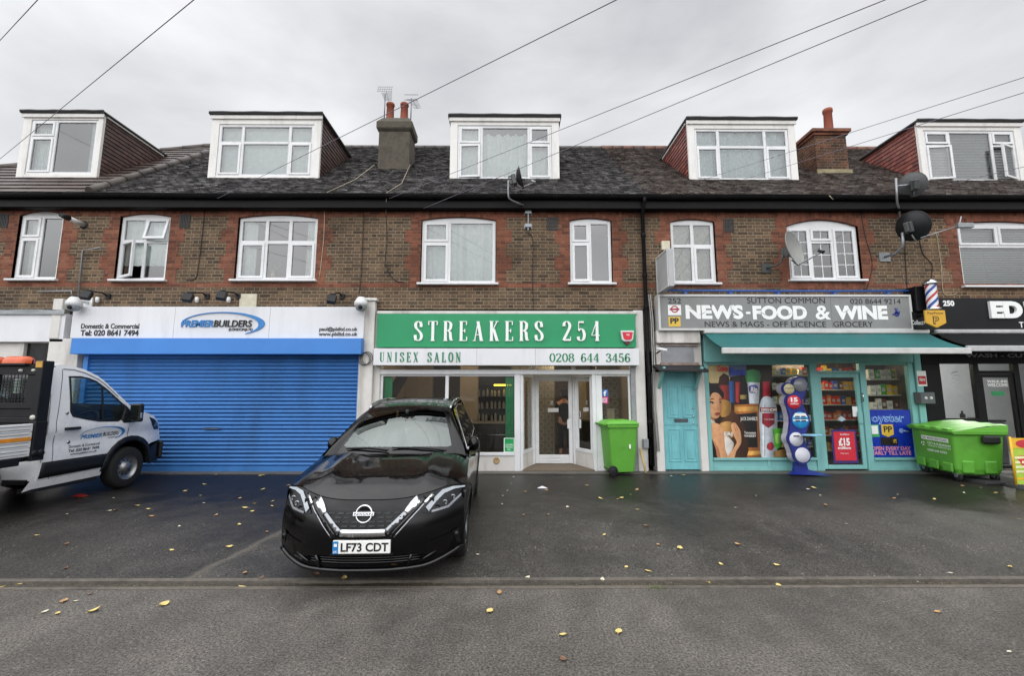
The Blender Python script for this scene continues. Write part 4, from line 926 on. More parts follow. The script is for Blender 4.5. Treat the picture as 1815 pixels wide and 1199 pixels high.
def spot(px, py, Y, i):
    x, z = xz(px, py, Y); o = thing('ceiling_spotlight', ['lit spotlight in the salon ceiling nearest above the white window post', 'lit spotlight in the salon ceiling right of the window post', 'lit spotlight in the salon ceiling above the door', 'lit salon spotlight between door and right-hand post'][i], 'spotlight', (x, Y, ZC), group='salon ceiling spotlights')
    b = MB(); b.lathe([(.035, 0), (.055, -.012), (.055, -.0), ], (x, Y, ZC - .001), 'Z', 16); b.build('trim_ring', CHROME, o); b = MB(); b.lathe([(.001, -.012), (.036, -.012)], (x, Y, ZC - .001), 'Z', 16); b.build('bulb', LAMPM, o)
    l = bpy.data.lights.new('spotlight_bulb', 'POINT'); l.energy = 11; l.color = (1, .86, .66); l.shadow_soft_size = .05; lo = bpy.data.objects.new('lamp_light', l); COL.objects.link(lo); lo.parent = o; lo.location = (0, 0, -.08)
spot(781, 650, D + 1.0, 0); spot(854, 650, D + 1.2, 1); spot(985, 652, D + 1.9, 2); spot(1035, 654, D + 1.2, 3)
x, z = xz(703, 686, D + .8)
o = thing('wall_screen', 'black tilted screen hanging inside the salon window beside the left green panel', 'screen', (x, D + .8, z))
b = MB(); b.box(-.05, .05, -.32, .32, -.30, .30); b.xform(0, Matrix.Rotation(.5, 4, 'Y')); b.build('screen_panel', LEATHER, o, bevel=.01, local=True)
b = MB(); b.tube([(-.02, .1, 0), (-.35, .3, .3)], .025, 8); b.build('bracket', GREY, o, local=True)
# stickers and notices
def flat(name, label, cat, px, Y, mat, t=.003, group=None):
    x0, x1, z0, z1 = RX(*px, Y); o = thing(name, label, cat, ((x0 + x1) / 2, Y, z0), group=group)
    b = MB(); b.box(x0, x1, Y - t, Y, z0, z1); b.build('sheet', mat, o, bevel=.001); return o
o = flat('notice_sign', 'small green and white notice low in the salon window beside the white post', 'notice', (893, 912, 777, 802), D + .04, WLET)
b = MB(); x0, x1, z0, z1 = RX(894.5, 910.5, 778, 790, D + .036); b.box(x0, x1, D + .034, D + .0365, z0, z1); x0, x1, z0, z1 = RX(894.5, 910.5, 790.5, 801, D + .036); b.box(x0, x1, D + .034, D + .0365, z0, z1); b.build('green_panel', M('notice_green', '189a52', .4), o)
b = MB()
for s, y in (('CUSTOMER', 787.6), ('PARKING', 792), ('ONLY', 796)): letters(b, s, *RX(896 + (3 if s == 'ONLY' else 0), 909 - (3 if s == 'ONLY' else 0), y, y + 2.6, D + .033), onY(D + .0335), .01)
b.build('lettering', WLET, o)
o = flat('window_sticker', 'blue square sticker with white letter f on the salon side window', 'sticker', (1065, 1078, 691, 703), D + .04, M('sticker_blue', '3c63a6', .35)); b = MB(); letters(b, 'f', *RX(1069.5, 1075, 693, 702.5, D + .036), onY(D + .036), .03); b.build('lettering', WLET, o)
o = flat('window_sticker', 'pink square sticker with white camera outline just below the blue sticker', 'sticker', (1065, 1078, 704, 716), D + .04, M('sticker_pink', 'c2407f', .35, var=.3, scale=10)); x, z = xz(1071.5, 710, D + .036); b = MB(); ring(b, x - .045, x + .045, z - .045, z + .045, D + .0335, D + .0365, .009); b.lathe([(.018, 0), (.026, 0)], (x, D + .0345, z), 'Y', 16); b.build('camera_outline', WLET, o)
o = flat('window_notice', 'brown paper notice taped in the salon side window above the green bin', 'notice', (1076, 1089, 725, 746), D + .06, M('kraft_paper', '9c8a72', .8))
b = MB(); letters(b, 'AUTHORISED', *[0, 1, 0, 1], lambda u, v, d: (P(1074, 750, D + .03).x - .07 * v, D + .034, P(907, 782, D + .03).z + .78 * u), .015)
o = b.build('window_lettering', INK); tag(o, 'black vertical lettering on the salon side window above the green bin', 'lettering')
o = flat('door_sticker', 'small white lettered sticker at eye level on the salon door glass', 'sticker', (971, 990, 724, 731), YD2 + .0, M('sticker_white', 'b9b7b2', .5))
b = MB(); x, z = xz(978, 714, YD2); b.lathe([(.001, 0), (.035, 0), (.028, .05), (.03, .1), (.001, .1)], (x, YD2 - .004, z - .06), 'Z', 10, sy=.05); b.build('emblem', M('sticker_grey', '8b8a86', .5), o)
# ================================================================== corner shop
TURQ = M('turquoise_paint', '78b0ad', .45, var=.07, scale=3, dirt='35686a', dirt_amt=.35, dirt_scale=4, streak=True)
TURQD = M('turquoise_door_paint', '6fb4ba', .5, var=.09, scale=4, dirt='3a7177', dirt_amt=.55, dirt_scale=6, streak=True, bump=.2, bscale=25)
AWN = M('teal_awning_cloth', '175e5e', .75, var=.12, scale=3, dirt='45524f', dirt_amt=.55, dirt_scale=1.6)
ALU = M('awning_bar_white', 'c2c2c0', .35, var=.05, dirt='86857f', dirt_amt=.4)
SGREY = M('sign_grey_silver', '7f8180', .4, var=.08, scale=1.5, dirt='63645f', dirt_amt=.4, dirt_scale=1.4)
BLUER = M('blue_rail_paint', '1f4f9a', .4, var=.1)
h3 = HOUSE[3]
YS = D - .22
nb = RX(1169, 1614, 525, 584, YS)
s4 = sign('shop_sign', 'weathered grey fascia sign with cracked white capitals above the teal awning', nb, YS, .24, SGREY, frame=ALU)
word(s4, '252', (1184, 1207, 529, 538), YS, INK, .004); word(s4, 'SUTTON COMMON', (1324, 1462, 528, 538), YS, INK, -.004); word(s4, '020 8644 9214', (1507, 1596, 530, 539), YS, INK, -.004)
word(s4, 'NEWS & MAGS - OFF LICENCE', (1249, 1464, 570, 580), YS, INK, -.004); word(s4, 'GROCERY', (1477, 1547, 570, 580), YS, INK, -.004)
b = MB()
for s, px, bo_ in (('NEWS', (1215, 1317, 541, 566), .05), ('-', (1322, 1330, 553, 557), .05), ('FOOD', (1334, 1430, 542, 567), .05), ('&', (1445, 1472, 542, 567), .02), ('WINE', (1480, 1573, 542, 567), .05)): word(None, s, px, YS, None, bo_, depth=.003, b=b)
b.build('large_lettering', WLET, s4)
b = MB()                                  # cracks in the vinyl
for (a, c) in (((1294, 527), (1297, 583)), ((1471, 527), (1476, 583))):
    p, q = P(*a, YS), P(*c, YS); b.box(p.x, p.x + .012, YS - .006, YS, q.z, p.z)
for i in range(9):
    px, py = [(1300, 560), (1226, 548), (1246, 556), (1352, 556), (1398, 558), (1421, 549), (1500, 552), (1540, 560), (1565, 551)][i]
    p = P(px, py, YS); b.prism([(p.x - .09, p.z - .03 + .07 * (i % 2)), (p.x, p.z + .006), (p.x + .07, p.z + .05 - .09 * (i % 2)), (p.x + .002, p.z - .008)], YS - .0075, YS - .001)
b.build('cracks', SGREY, s4)
def panel_on(par, px, Y, mat, t=.003, name='panel'):
    x0, x1, z0, z1 = RX(*px, Y); b = MB(); b.box(x0, x1, Y - t, Y, z0, z1); return b.build(name, mat, par)
REDM = M('roundel_red', 'a3293d', .4); YEL = M('badge_yellow', 'd6b23c', .4, var=.06); NAVY = M('navy_blue', '1b2a78', .35, var=.1); POSTB = M('poster_blue', '1330a0', .3, var=.08)
lg = panel_on(s4, (1184, 1207, 541, 559), YS, WLET, name='roundel_badge'); x, z = xz(1195.5, 548.5, YS)
b = MB(); b.lathe([(.052, 0), (.078, 0)], (x, YS - .005, z), 'Y', 24); b.box(x - .10, x + .10, YS - .0075, YS - .004, z - .018, z + .018); b.build('roundel', REDM, lg)
pp = panel_on(s4, (1185, 1206, 562, 579), YS, YEL, name='yellow_badge'); word(pp, 'PP', (1188, 1203, 564, 574), YS - .003, INK, .03)
# crossed-fingers hand in blue
b = MB(); x, z = xz(1589, 554, YS); hs = .62
for k, (dx, dz, lx, lz) in enumerate(((-.05, 0, .03, .17), (.03, .0, -.04, .19), (.06, -.02, .10, .08), (-.08, -.03, -.14, -.03))):
    b.tube([(x + dx * hs, YS - .002, z + (dz - .04) * hs), (x + lx * hs, YS - .002, z + (lz - .04) * hs)], .016, 6)
b.lathe([(.001, -.004), (.055, -.004)], (x, YS, z - .04), 'Y', 16); b.build('hand_emblem', NAVY, s4)
# blue rail over the sign
p, q = P(1168, 515, D - .16), P(1648, 516, D - .16)
o = thing('blue_rail', 'long thin blue metal rail fixed to the brickwork above the grey fascia sign', 'rail', ((p.x + q.x) / 2, D - .16, p.z))
b = MB(); b.tube([p, ((p.x + q.x) / 2, D - .16, (p.z + q.z) / 2 - .01), q], .022, 8); b.build('tube', BLUER, o)
for px in (1215, 1295, 1380, 1480, 1575, 1640):
    x = P(px, 516, D - .16).x; b = MB(); b.prism([(x - .05, p.z - .02), (x + .05, p.z - .02), (x, p.z - .10)], D - .165, D - .155); b.box(x - .02, x + .02, D - .155, D + .0, p.z - .05, p.z - .025); b.build('bracket', BLUER, o)
# pilasters and the flat's door
xa, xb = P(1160, 750, D).x, P(1174, 750, D).x; xc, xd = P(1238, 750, D).x, P(1251, 750, D).x
b = MB(); zpan = P(1200, 660, D).z
b.box(xa, xb, D - .08, D + .2, GZ, zpan); b.build('pilaster', WREND, h3, bevel=.01); b = MB(); b.box(xc, xd, D - .06, D + .2, GZ, zpan + .0); b.build('pilaster', WREND, h3, bevel=.01); b = MB()
b.box(P(1160, 600, D).x, P(1236, 600, D).x, D - .16, D + .2, P(1200, 610, D).z, nb[2] - .02); b.box(P(1160, 600, D).x, P(1240, 600, D).x, D - .06, D + .2, zpan + .05, P(1200, 610, D).z)
b.build('panel_surround', WREND, h3, bevel=.01)
b = MB(); x0, x1, z0, z1 = RX(1172, 1229, 614, 643, D - .06); b.box(x0, x1, D - .085, D - .058, z0, z1); b.build('grey_panel', M('grey_render', '84868a', .7, var=.1, dirt='5b5a57', dirt_amt=.5), h3)
b = MB(); b.box(x0 - .03, x1 + .08, D - .12, D - .05, z0 - .07, z0 - .002); b.box(x0 - .03, x1 + .08, D - .12, D - .05, z1 + .002, z1 + .03); b.build('peeling_trim', M('peeling_wood', '8a7a72', .8, var=.35, scale=14, dirt='4a3a34', dirt_amt=.7, dirt_scale=9), h3)
x0, x1, z0, z1 = RX(1175, 1240, 661, 838, D + .06)
z0 = GZ + .02
b = MB(); b.box(x0, x1, D + .04, D + .09, z0, z1)
w_ = x1 - x0; mid = P(1208, 752, D).z
for (u0, u1, za, zb) in ((.12, .46, mid + .12, z1 - .28), (.54, .88, mid + .12, z1 - .28), (.12, .46, z0 + .16, mid - .1), (.54, .88, z0 + .16, mid - .1)):
    ring(b, x0 + w_ * u0, x0 + w_ * u1, za, zb, D + .026, D + .0405, .028); b.box(x0 + w_ * u0 + .06, x0 + w_ * u1 - .06, D + .030, D + .0405, za + .06, zb - .06)
b.box(x0, x1, D + .028, D + .0402, mid - .03, mid + .05)
dr = b.build('flat_door', TURQD, h3, bevel=.006)
tag(dr, 'faded turquoise panelled front door beneath the small black canopy')
b = MB(); x, z = xz(1208, 746, D); ring(b, x - .14, x + .14, z - .035, z + .035, D + .012, D + .028, .018); b.box(x - .12, x + .12, D + .02, D + .03, z - .02, z + .02); b.build('letterbox', M('tarnished_metal', '5c6266', .35, metal=.8), dr)
b = MB()
for py in (724, 738, 751): x, z = xz(1230, py, D); b.lathe([(.001, -.02), (.018, -.015), (.02, 0)], (x, D + .03, z), 'Y', 12)
b.build('lock', CHROME, dr)
b = MB(); b.box(x0 - .05, x0 - .002, D - .01, D + .1, GZ, z1 + .05); b.box(x1 + .002, x1 + .05, D - .01, D + .1, GZ, z1 + .05); b.box(x0 - .05, x1 + .05, D - .008, D + .1, z1 + .004, z1 + .06); b.build('door_frame', TURQ, h3, bevel=.004)
p = P(1168, 652, D - .5); q = P(1257, 657, D - .5)
o = thing('door_canopy', 'small black felted canopy over the turquoise panelled front door', 'canopy', ((p.x + q.x) / 2, D - .25, p.z))
b = MB(); b.add([(p.x, D - .48, p.z - .02), (q.x, D - .48, p.z - .04), (q.x, D - .03, p.z + .10), (p.x, D - .03, p.z + .10), (p.x, D - .48, p.z - .07), (q.x, D - .48, p.z - .10), (q.x, D - .03, p.z + .04), (p.x, D - .03, p.z + .04)], [(0, 1, 2, 3), (7, 6, 5, 4), (4, 5, 1, 0), (5, 6, 2, 1), (6, 7, 3, 2), (7, 4, 0, 3)]); b.build('canopy_top', M('black_felt', '17171a', .6, var=.3, scale=15, bump=.4), o, bevel=.008)
for x in (p.x + .10, q.x - .14):
    b = MB(); b.prism([(0, 0), (.04, 0), (.40, .40), (.40, .44), (.36, .44), (0, .05)], x, x + .05, fn=lambda a, y, c: (y, D - .05 - a, p.z - .42 + c)); b.build('bracket', TURQ, o, bevel=.004)
# shopfront
xl, xr = P(1251, 720, D).x, P(1624, 720, D).x
zwt, zwb = P(1400, 643, D).z, P(1400, 812, D).z; zft = P(1400, 628, D).z
pd0, pd1 = P(1441, 730, D).x, P(1452, 730, D).x; pe0, pe1 = P(1532, 730, D).x, P(1541, 730, D).x
f = MB(); y0, y1 = D - .01, D + .09
f.box(xl, xr, D - .06, D + .15, zwt, nb[2] + .05)
for a, c in ((xl, xl + .09), (pd0, pd1 + .02), (pe0 - .02, pe1), (xr - .10, xr + .02)): f.box(a, c, y0, y1, GZ, zwt)
f.box(xr + .022, xr + .16, D - .05, D + .15, GZ, zwt + .3)
for a, c in ((xl + .09, pd0), (pe1, xr - .10)): f.box(a, c, D - .03, D + .10, zwb - .05, zwb); f.box(a, c, D + .0, D + .08, zwt - .05, zwt - .001)
xm = P(1364, 825, D).x; f.box(xm - .03, xm + .03, D - .005, D + .04, GZ + .08, zwb - .05)
f.box(xl + .09, pd0, D + .001, D + .05, GZ, GZ + .08); f.box(pe1, xr - .1, D + .001, D + .05, GZ, GZ + .08)
zdt = P(1490, 662, D).z; f.box(pd1 + .02, pe0 - .02, y0 + .002, y1, zdt, zdt + .05)
f.build('shopfront_frame', TURQ, h3, bevel=.006)
r_ = MB(); r_.box(xl + .09, pd0, D + .015, D + .1, GZ + .08, zwb - .05); r_.box(pe1, xr - .1, D + .015, D + .1, GZ + .08, zwb - .05); r_.build('stall_riser', M('turquoise_riser', '76adac', .4, var=.06, dirt='447d80', dirt_amt=.4, dirt_scale=3), h3)
g = MB()
for a, c in ((xl + .09, pd0), (pe1, xr - .10)): g.quad((a, D + .04, zwb), (c, D + .04, zwb), (c, D + .04, zwt), (a, D + .04, zwt))
g.quad((pd1, D + .04, zdt + .05), (pe0, D + .04, zdt + .05), (pe0, D + .04, zwt), (pd1, D + .04, zwt)); g.build('shop_window', SHOPG, h3)
b = MB(); d0, d1 = pd1 + .025, pe0 - .025; ring(b, d0, d1, GZ + .03, zdt - .006, D + .02, D + .07, .085)
dr = b.build('shop_door', TURQ, h3, bevel=.006)
b = MB(); b.quad((d0 + .08, D + .045, GZ + .1), (d1 - .08, D + .045, GZ + .1), (d1 - .08, D + .045, zdt - .08), (d0 + .08, D + .045, zdt - .08)); b.build('pane', SHOPG, dr)
x, z = xz(1527, 740, D); b = MB(); b.box(x - .07, x + .03, D - .01, D + .019, z - .13, z + .12); b.build('handle_plate', TURQ, dr, bevel=.006)
x, z = xz(1528, 705, D); b = MB(); b.tube([(x, D + .02, z - .1), (x, D - .03, z - .08), (x, D - .03, z + .08), (x, D + .02, z + .1)], .012, 6); b.build('pull_handle', CHROME, dr)
# awning
def awning(name, label, px0, px1, Yb, ztop, zbar, mat, bar, arms=True):
    xa, xb = px0, px1
    o = thing(name, label, 'awning', ((xa + xb) / 2, D - .1, ztop))
    b = MB(); n = 24
    b.grid(lambda u, v: (u, D - .16 + (Yb - D + .16) * v, ztop + (zbar + .05 - ztop) * v - .035 * math.sin(math.pi * v) - .006 * math.sin(u * 6) * v), [xa + (xb - xa) * i / n for i in range(n + 1)], [i / 8 for i in range(9)])
    b.build('cloth', mat, o)
    b = MB(); b.box(xa - .03, xb + .03, Yb - .03, Yb + .03, zbar - .06, zbar + .055); b.build('front_bar', bar, o, bevel=.014, segs=2)
    b = MB(); b.box(xa - .02, xb + .02, D - .24, D - .06, ztop - .03, ztop + .06); b.build('cassette', bar, o, bevel=.02)
    for x, s in ((xa + .25, 1), (xb - .25, -1)):
        b = MB(); e = Vector((x + s * .55, (D + Yb) / 2 - .1, (ztop + zbar) / 2 - .05)); b.tube([(x, D - .05, ztop - .08), e], .025, 8); b.tube([e, (x + s * .1, Yb + .03, zbar)], .02, 8); b.build('arm', GREY, o)
    return o
za = P(1440, 590, D - .16).z; YB = 8.45; zb = P(1500, 622, YB).z
awning('shop_awning', 'faded teal cloth awning with white front bar over the turquoise shopfront', P(1247, 592, D - .16).x, P(1642, 592, D - .16).x, YB, za, zb, AWN, ALU)
# interior
ZC = GZ + 2.5; YB2 = D + 4.0
iw = MB(); iw.quad((xl - .05, YB2, GZ), (xr + .05, YB2, GZ), (xr + .05, YB2, ZC), (xl - .05, YB2, ZC)); iw.quad((xl - .05, D + .1, GZ), (xl - .05, YB2, GZ), (xl - .05, YB2, ZC), (xl - .05, D + .1, ZC)); iw.quad((xr + .05, YB2, GZ), (xr + .05, D + .16, GZ), (xr + .05, D + .16, ZC), (xr + .05, YB2, ZC))
iw.build('interior_wall', M('shop_interior_wall', '6a625a', .8), h3)
b = MB(); b.quad((xl, D + .1, GZ + .012), (xr, D + .1, GZ + .012), (xr, YB2, GZ + .012), (xl, YB2, GZ + .012)); b.build('interior_floor', M('shop_floor', '4e4a46', .4), h3)
b = MB(); b.quad((xl - .05, D + .16, ZC), (xr + .05, D + .16, ZC), (xr + .05, YB2, ZC), (xl - .05, YB2, ZC)); b.build('interior_ceiling', CEILW, h3)
for k, (px, Y) in enumerate(((1420, D + 1.0), (1580, D + 1.2))):
    x = P(px, 650, Y).x; o = thing('strip_lamp', ['lit white strip lamp in the shop ceiling over the crowded window', 'lit white strip lamp in the shop ceiling right of the glass door'][k], 'strip lamp', (x, Y, ZC - .02), group='strip lamps in the corner shop')
    b = MB(); b.box(x - .5, x + .5, Y - .05, Y + .05, ZC - .03, ZC - .001); b.build('housing', WLET, o); b = MB(); b.box(x - .48, x + .48, Y - .03, Y + .03, ZC - .05, ZC - .031); b.build('tube', M('tube_glow', 'ffffff', .5, emit='ffedd0', es=110.), o)
PK = [M('packet_' + n_, c_, .35, var=.25, scale=30) for n_, c_ in (('red', 'c22f25'), ('yellow', 'e0b52e'), ('orange', 'd9722a'), ('blue', '2f62b4'), ('green', '3f9a3c'), ('white', 'd8d4ca'), ('purple', '6a3a86'), ('brown', '6b4227'))]
SHW = M('shelf_white', 'b6b2aa', .45)
pkm = []
for mt_ in PK:
    b = MB(); b.prism([(-.05, 0), (.05, 0), (.055, .02), (.055, .15), (.05, .17), (-.05, .17), (-.055, .15), (-.055, .02)], -.04, .04)
    b.add([(-.035, -.0415, .05), (.035, -.0415, .05), (.035, -.0415, .11), (-.035, -.0415, .11)], [(0, 1, 2, 3)], 1)
    pkm.append(b.build('packet', [mt_, SHW]))
used = set()
def packet(k, x, y, z, sc, label, group, sx=1.):
    o = pkm[k]
    if k in used: o = o.copy(); COL.objects.link(o)
    used.add(k); o.location = (x, y, z); o.scale = (sx, 1, sc); tag(o, label, 'packet', group)
def rack(name, label, px0, px1, Y, zs, lab, grp, cols, hscale=1.):
    xa, xb = P(px0, 740, Y).x, P(px1, 740, Y).x
    o = thing(name, label, 'shelf', ((xa + xb) / 2, Y, GZ + .012))
    b = MB(); b.box(xa, xb, Y + .2, Y + .23, GZ + .012, zs[-1] + .4); b.build('back_panel', M('rack_back', '4a4038', .8), o)
    for z in zs:
        b = MB(); b.box(xa, xb, Y - .16, Y + .198, z - .03, z); b.build('shelf', SHW, o, bevel=.003)
    for z in zs:
        x = xa + .07
        while x < xb - .06:
            k = cols[int(rnd.random() ** 1.3 * len(cols))]
            sx = rnd.uniform(.75, 1.15); packet(k, x, Y - .06, z + .001, rnd.uniform(.8, 1.35) * hscale, lab, grp, sx); x += .118 * sx + rnd.uniform(.0, .02)
    return o
Yk = D + 1.5
rack('display_rack', 'white shelving of bright packets seen through the turquoise glass door', 1452, 1545, Yk, [GZ + .25 + .36 * i for i in range(6)], 'small bright packet on the shelving behind the turquoise glass door', 'packets behind the glass door', [0, 2, 1, 0, 7, 3])
rack('display_rack', 'white shelving with stacked pale goods behind the upper right shop window', 1540, 1628, D + .55, [P(1580, 725, D + .55).z, P(1580, 700, D + .55).z, P(1580, 672, D + .55).z], 'small pale packet on the shelving behind the right shop window', 'packets in the right shop window', [5, 7, 1, 5, 4, 7])
rack('display_rack', 'white shelving of yellow and white tins high in the left shop window', 1366, 1442, D + .9, [P(1400, 790, D + .9).z, P(1400, 745, D + .9).z, P(1400, 715, D + .9).z, P(1400, 690, D + .9).z, P(1400, 665, D + .9).z], 'small tin or packet on the shelving behind the coloured totem', 'packets behind the totem', [1, 5, 1, 3, 0, 5], .8)
for k_, o_ in enumerate(pkm):
    if k_ not in used: bpy.data.objects.remove(o_)
# window graphics: flat printed film on the glass
def q(x, y, Y=D + .036): return P(1240 + x / 5.448, 630 + y / 5.448, Y)
po = thing('window_poster', 'large printed window film of bottles, cans and a dark-haired woman in the turquoise shop', 'poster', (q(330, 990).x, D + .036, zwb))
SK, SKD, HAIR = M('print_skin', 'c8936a', .4, var=.08, scale=12), M('print_skin_shade', 'a56f4b', .4, var=.08), M('print_hair', '1c1413', .4, var=.2)
INKM, nt = newmat('poster_print')
at = nd(nt, 'ShaderNodeVertexColor', _layer_name='ink'); n_ = nd(nt, 'ShaderNodeTexNoise', Vector=nd(nt, 'ShaderNodeTexCoord').outputs['Object'], Scale=9., Detail=6., Roughness=.7)
mm_ = nd(nt, 'ShaderNodeMixRGB', _blend_type='MULTIPLY', Fac=.6, Color1=at.outputs['Color'], Color2=nd(nt, 'ShaderNodeMapRange', Value=n_.outputs['Fac'], i1=.3, i2=.7, i3=.6, i4=1.25).outputs[0])
nd(nt, 'ShaderNodeOutputMaterial', Surface=nd(nt, 'ShaderNodeBsdfPrincipled', Base__Color=mm_.outputs[0], Roughness=.35).outputs[0])
def art(name, polys, par=po):
    """polys: (ink, points in poster space) printed one over the other; round things carry the photo's own light and dark"""
    b = MB(); cols = []
    for m_, pts in polys:
        y = D + .0355 - .0008 * art.k; art.k += 1; c = INKC[m_.name]; skin = 'skin' in m_.name; flat_ = name in ('backdrop',)
        xs = [p[0] for p in pts]; ys = [p[1] for p in pts]; xa, xw = min(xs), max(max(xs) - min(xs), 1); ya, yw = min(ys), max(max(ys) - min(ys), 1)
        i0 = len(b.v); b.patch(pts, lambda u, v: (u, 0, v), res=max(7, min(xw, yw) / 9))
        for i in range(i0, len(b.v)):
            v = b.v[i]; tx, ty = (v.x - xa) / xw, (v.z - ya) / yw
            if flat_: k = .8 + .4 * ty
            elif skin: k = 1.30 - .55 * abs(tx - .38) - .15 * ty
            elif 'print_woman' in name or name == 'printed_woman': k = 1.15 - .5 * tx
            else: k = .55 + .75 * math.exp(-((tx - .36) / .30) ** 2) + .35 * math.exp(-((tx - .18) / .05) ** 2) - .10 * ty
            cols.append(tuple(min(1, q_ * k) for q_ in c[:3]) + (1,)); w = q(v.x, v.z); b.v[i] = Vector((w.x, y, w.z))
    o = b.build(name, INKM, par); ca = o.data.color_attributes.new('ink', 'FLOAT_COLOR', 'POINT')
    ca.data.foreach_set('color', [x for c in cols for x in c]); return o
INKC = {}
art.k = 0
def sm(pts, n=5): return [tuple(p) for p in catmull([Vector(p) for p in pts], n, True)]
def prt(n, c):
    m = M('print_' + n, c, .35, var=.12, scale=14); INKC[m.name] = C(c); return m
for m_, c_ in ((SK, 'c8936a'), (SKD, 'a56f4b'), (HAIR, '1c1413')): INKC[m_.name] = C(c_)
art('backdrop', [(prt('dark', '2a211c'), [(55, 80), (700, 80), (700, 990), (55, 990)]), (prt('cream', 'b9a777'), [(60, 85), (300, 85), (290, 270), (60, 270)]), (prt('sky', '5d6d8e'), [(280, 85), (450, 85), (450, 190), (280, 210)])])
art('drink_can', [(prt('green', '3f8a52'), sm([(450, 150), (575, 150), (580, 260), (455, 270)], 2)), (prt('white', 'c9ced4'), [(460, 260), (580, 265), (572, 470), (480, 470)]), (prt('lilac', '5d5fa8'), sm([(475, 300), (550, 290), (560, 350), (490, 365)]))])
art('cola_bottle', [(prt('cola', '3a1d15'), sm([(190, 210), (280, 200), (300, 460), (180, 460)], 2)), (prt('colared', '93302a'), [(190, 290), (285, 290), (290, 430), (190, 430)])])
art('drink_can', [(prt('blue', '2b5796'), [(280, 250), (335, 250), (335, 460), (290, 460)]), (prt('canred', 'a83230'), [(342, 260), (392, 260), (380, 470), (345, 450)])])
art('dark_bottle', [(prt('black', '161313'), sm([(400, 210), (440, 210), (455, 380), (450, 470), (385, 470), (385, 360)], 3)), (prt('goldlabel', 'a08a4c'), [(388, 385), (450, 385), (450, 425), (388, 425)])])
art('whisky_bottle', [(prt('amber', 'a8652c'), [(330, 480), (565, 470), (590, 985), (330, 985)]), (prt('amberlite', 'd09a4e'), [(340, 500), (560, 495), (565, 540), (340, 545)]), (prt('amberlite', 'd09a4e'), [(440, 925), (585, 925), (588, 960), (440, 970)]), (prt('label', '19171a'), [(360, 570), (548, 555), (558, 890), (400, 895)])])
art('vodka_bottle', [(prt('capred', '9c2230'), [(602, 255), (675, 255), (680, 405), (605, 405)]), (prt('clear', 'b4bcc2'), sm([(610, 405), (680, 405), (735, 480), (748, 620), (742, 800), (735, 985), (592, 985), (582, 800), (570, 620), (575, 480)], 2)), (prt('clearlite', 'd6dade'), [(600, 500), (630, 470), (628, 980), (600, 980)]), (prt('labelred', '8d2433'), [(600, 560), (720, 560), (720, 660), (660, 705), (600, 660)]), (prt('bandred', '8a2a35'), [(578, 505), (735, 505), (735, 548), (578, 548)]), (prt('sealred', 'a02f3c'), sm([(650, 860), (690, 840), (715, 880), (690, 920), (650, 905)]))])
art('snack_bag', [(prt('bag', '4d9a34'), [(700, 710), (800, 705), (790, 880), (740, 910), (720, 880)]), (prt('baglite', '86c05a'), sm([(720, 770), (780, 760), (775, 840), (735, 850)])), (prt('nuts', '8b6a3c'), [(710, 930), (830, 900), (840, 985), (715, 985)])])
art('brown_bottle', [(prt('brown', '4a2c1a'), sm([(275, 490), (320, 540), (400, 620), (445, 740), (450, 985), (200, 985), (170, 750), (190, 640), (250, 590)], 3)), (prt('tan', 'b98b4f'), sm([(180, 680), (250, 640), (320, 660), (340, 760), (300, 800), (200, 790)])), (prt('gold', 'a87d3e'), sm([(190, 440), (290, 450), (290, 560), (220, 600), (190, 560)]))])
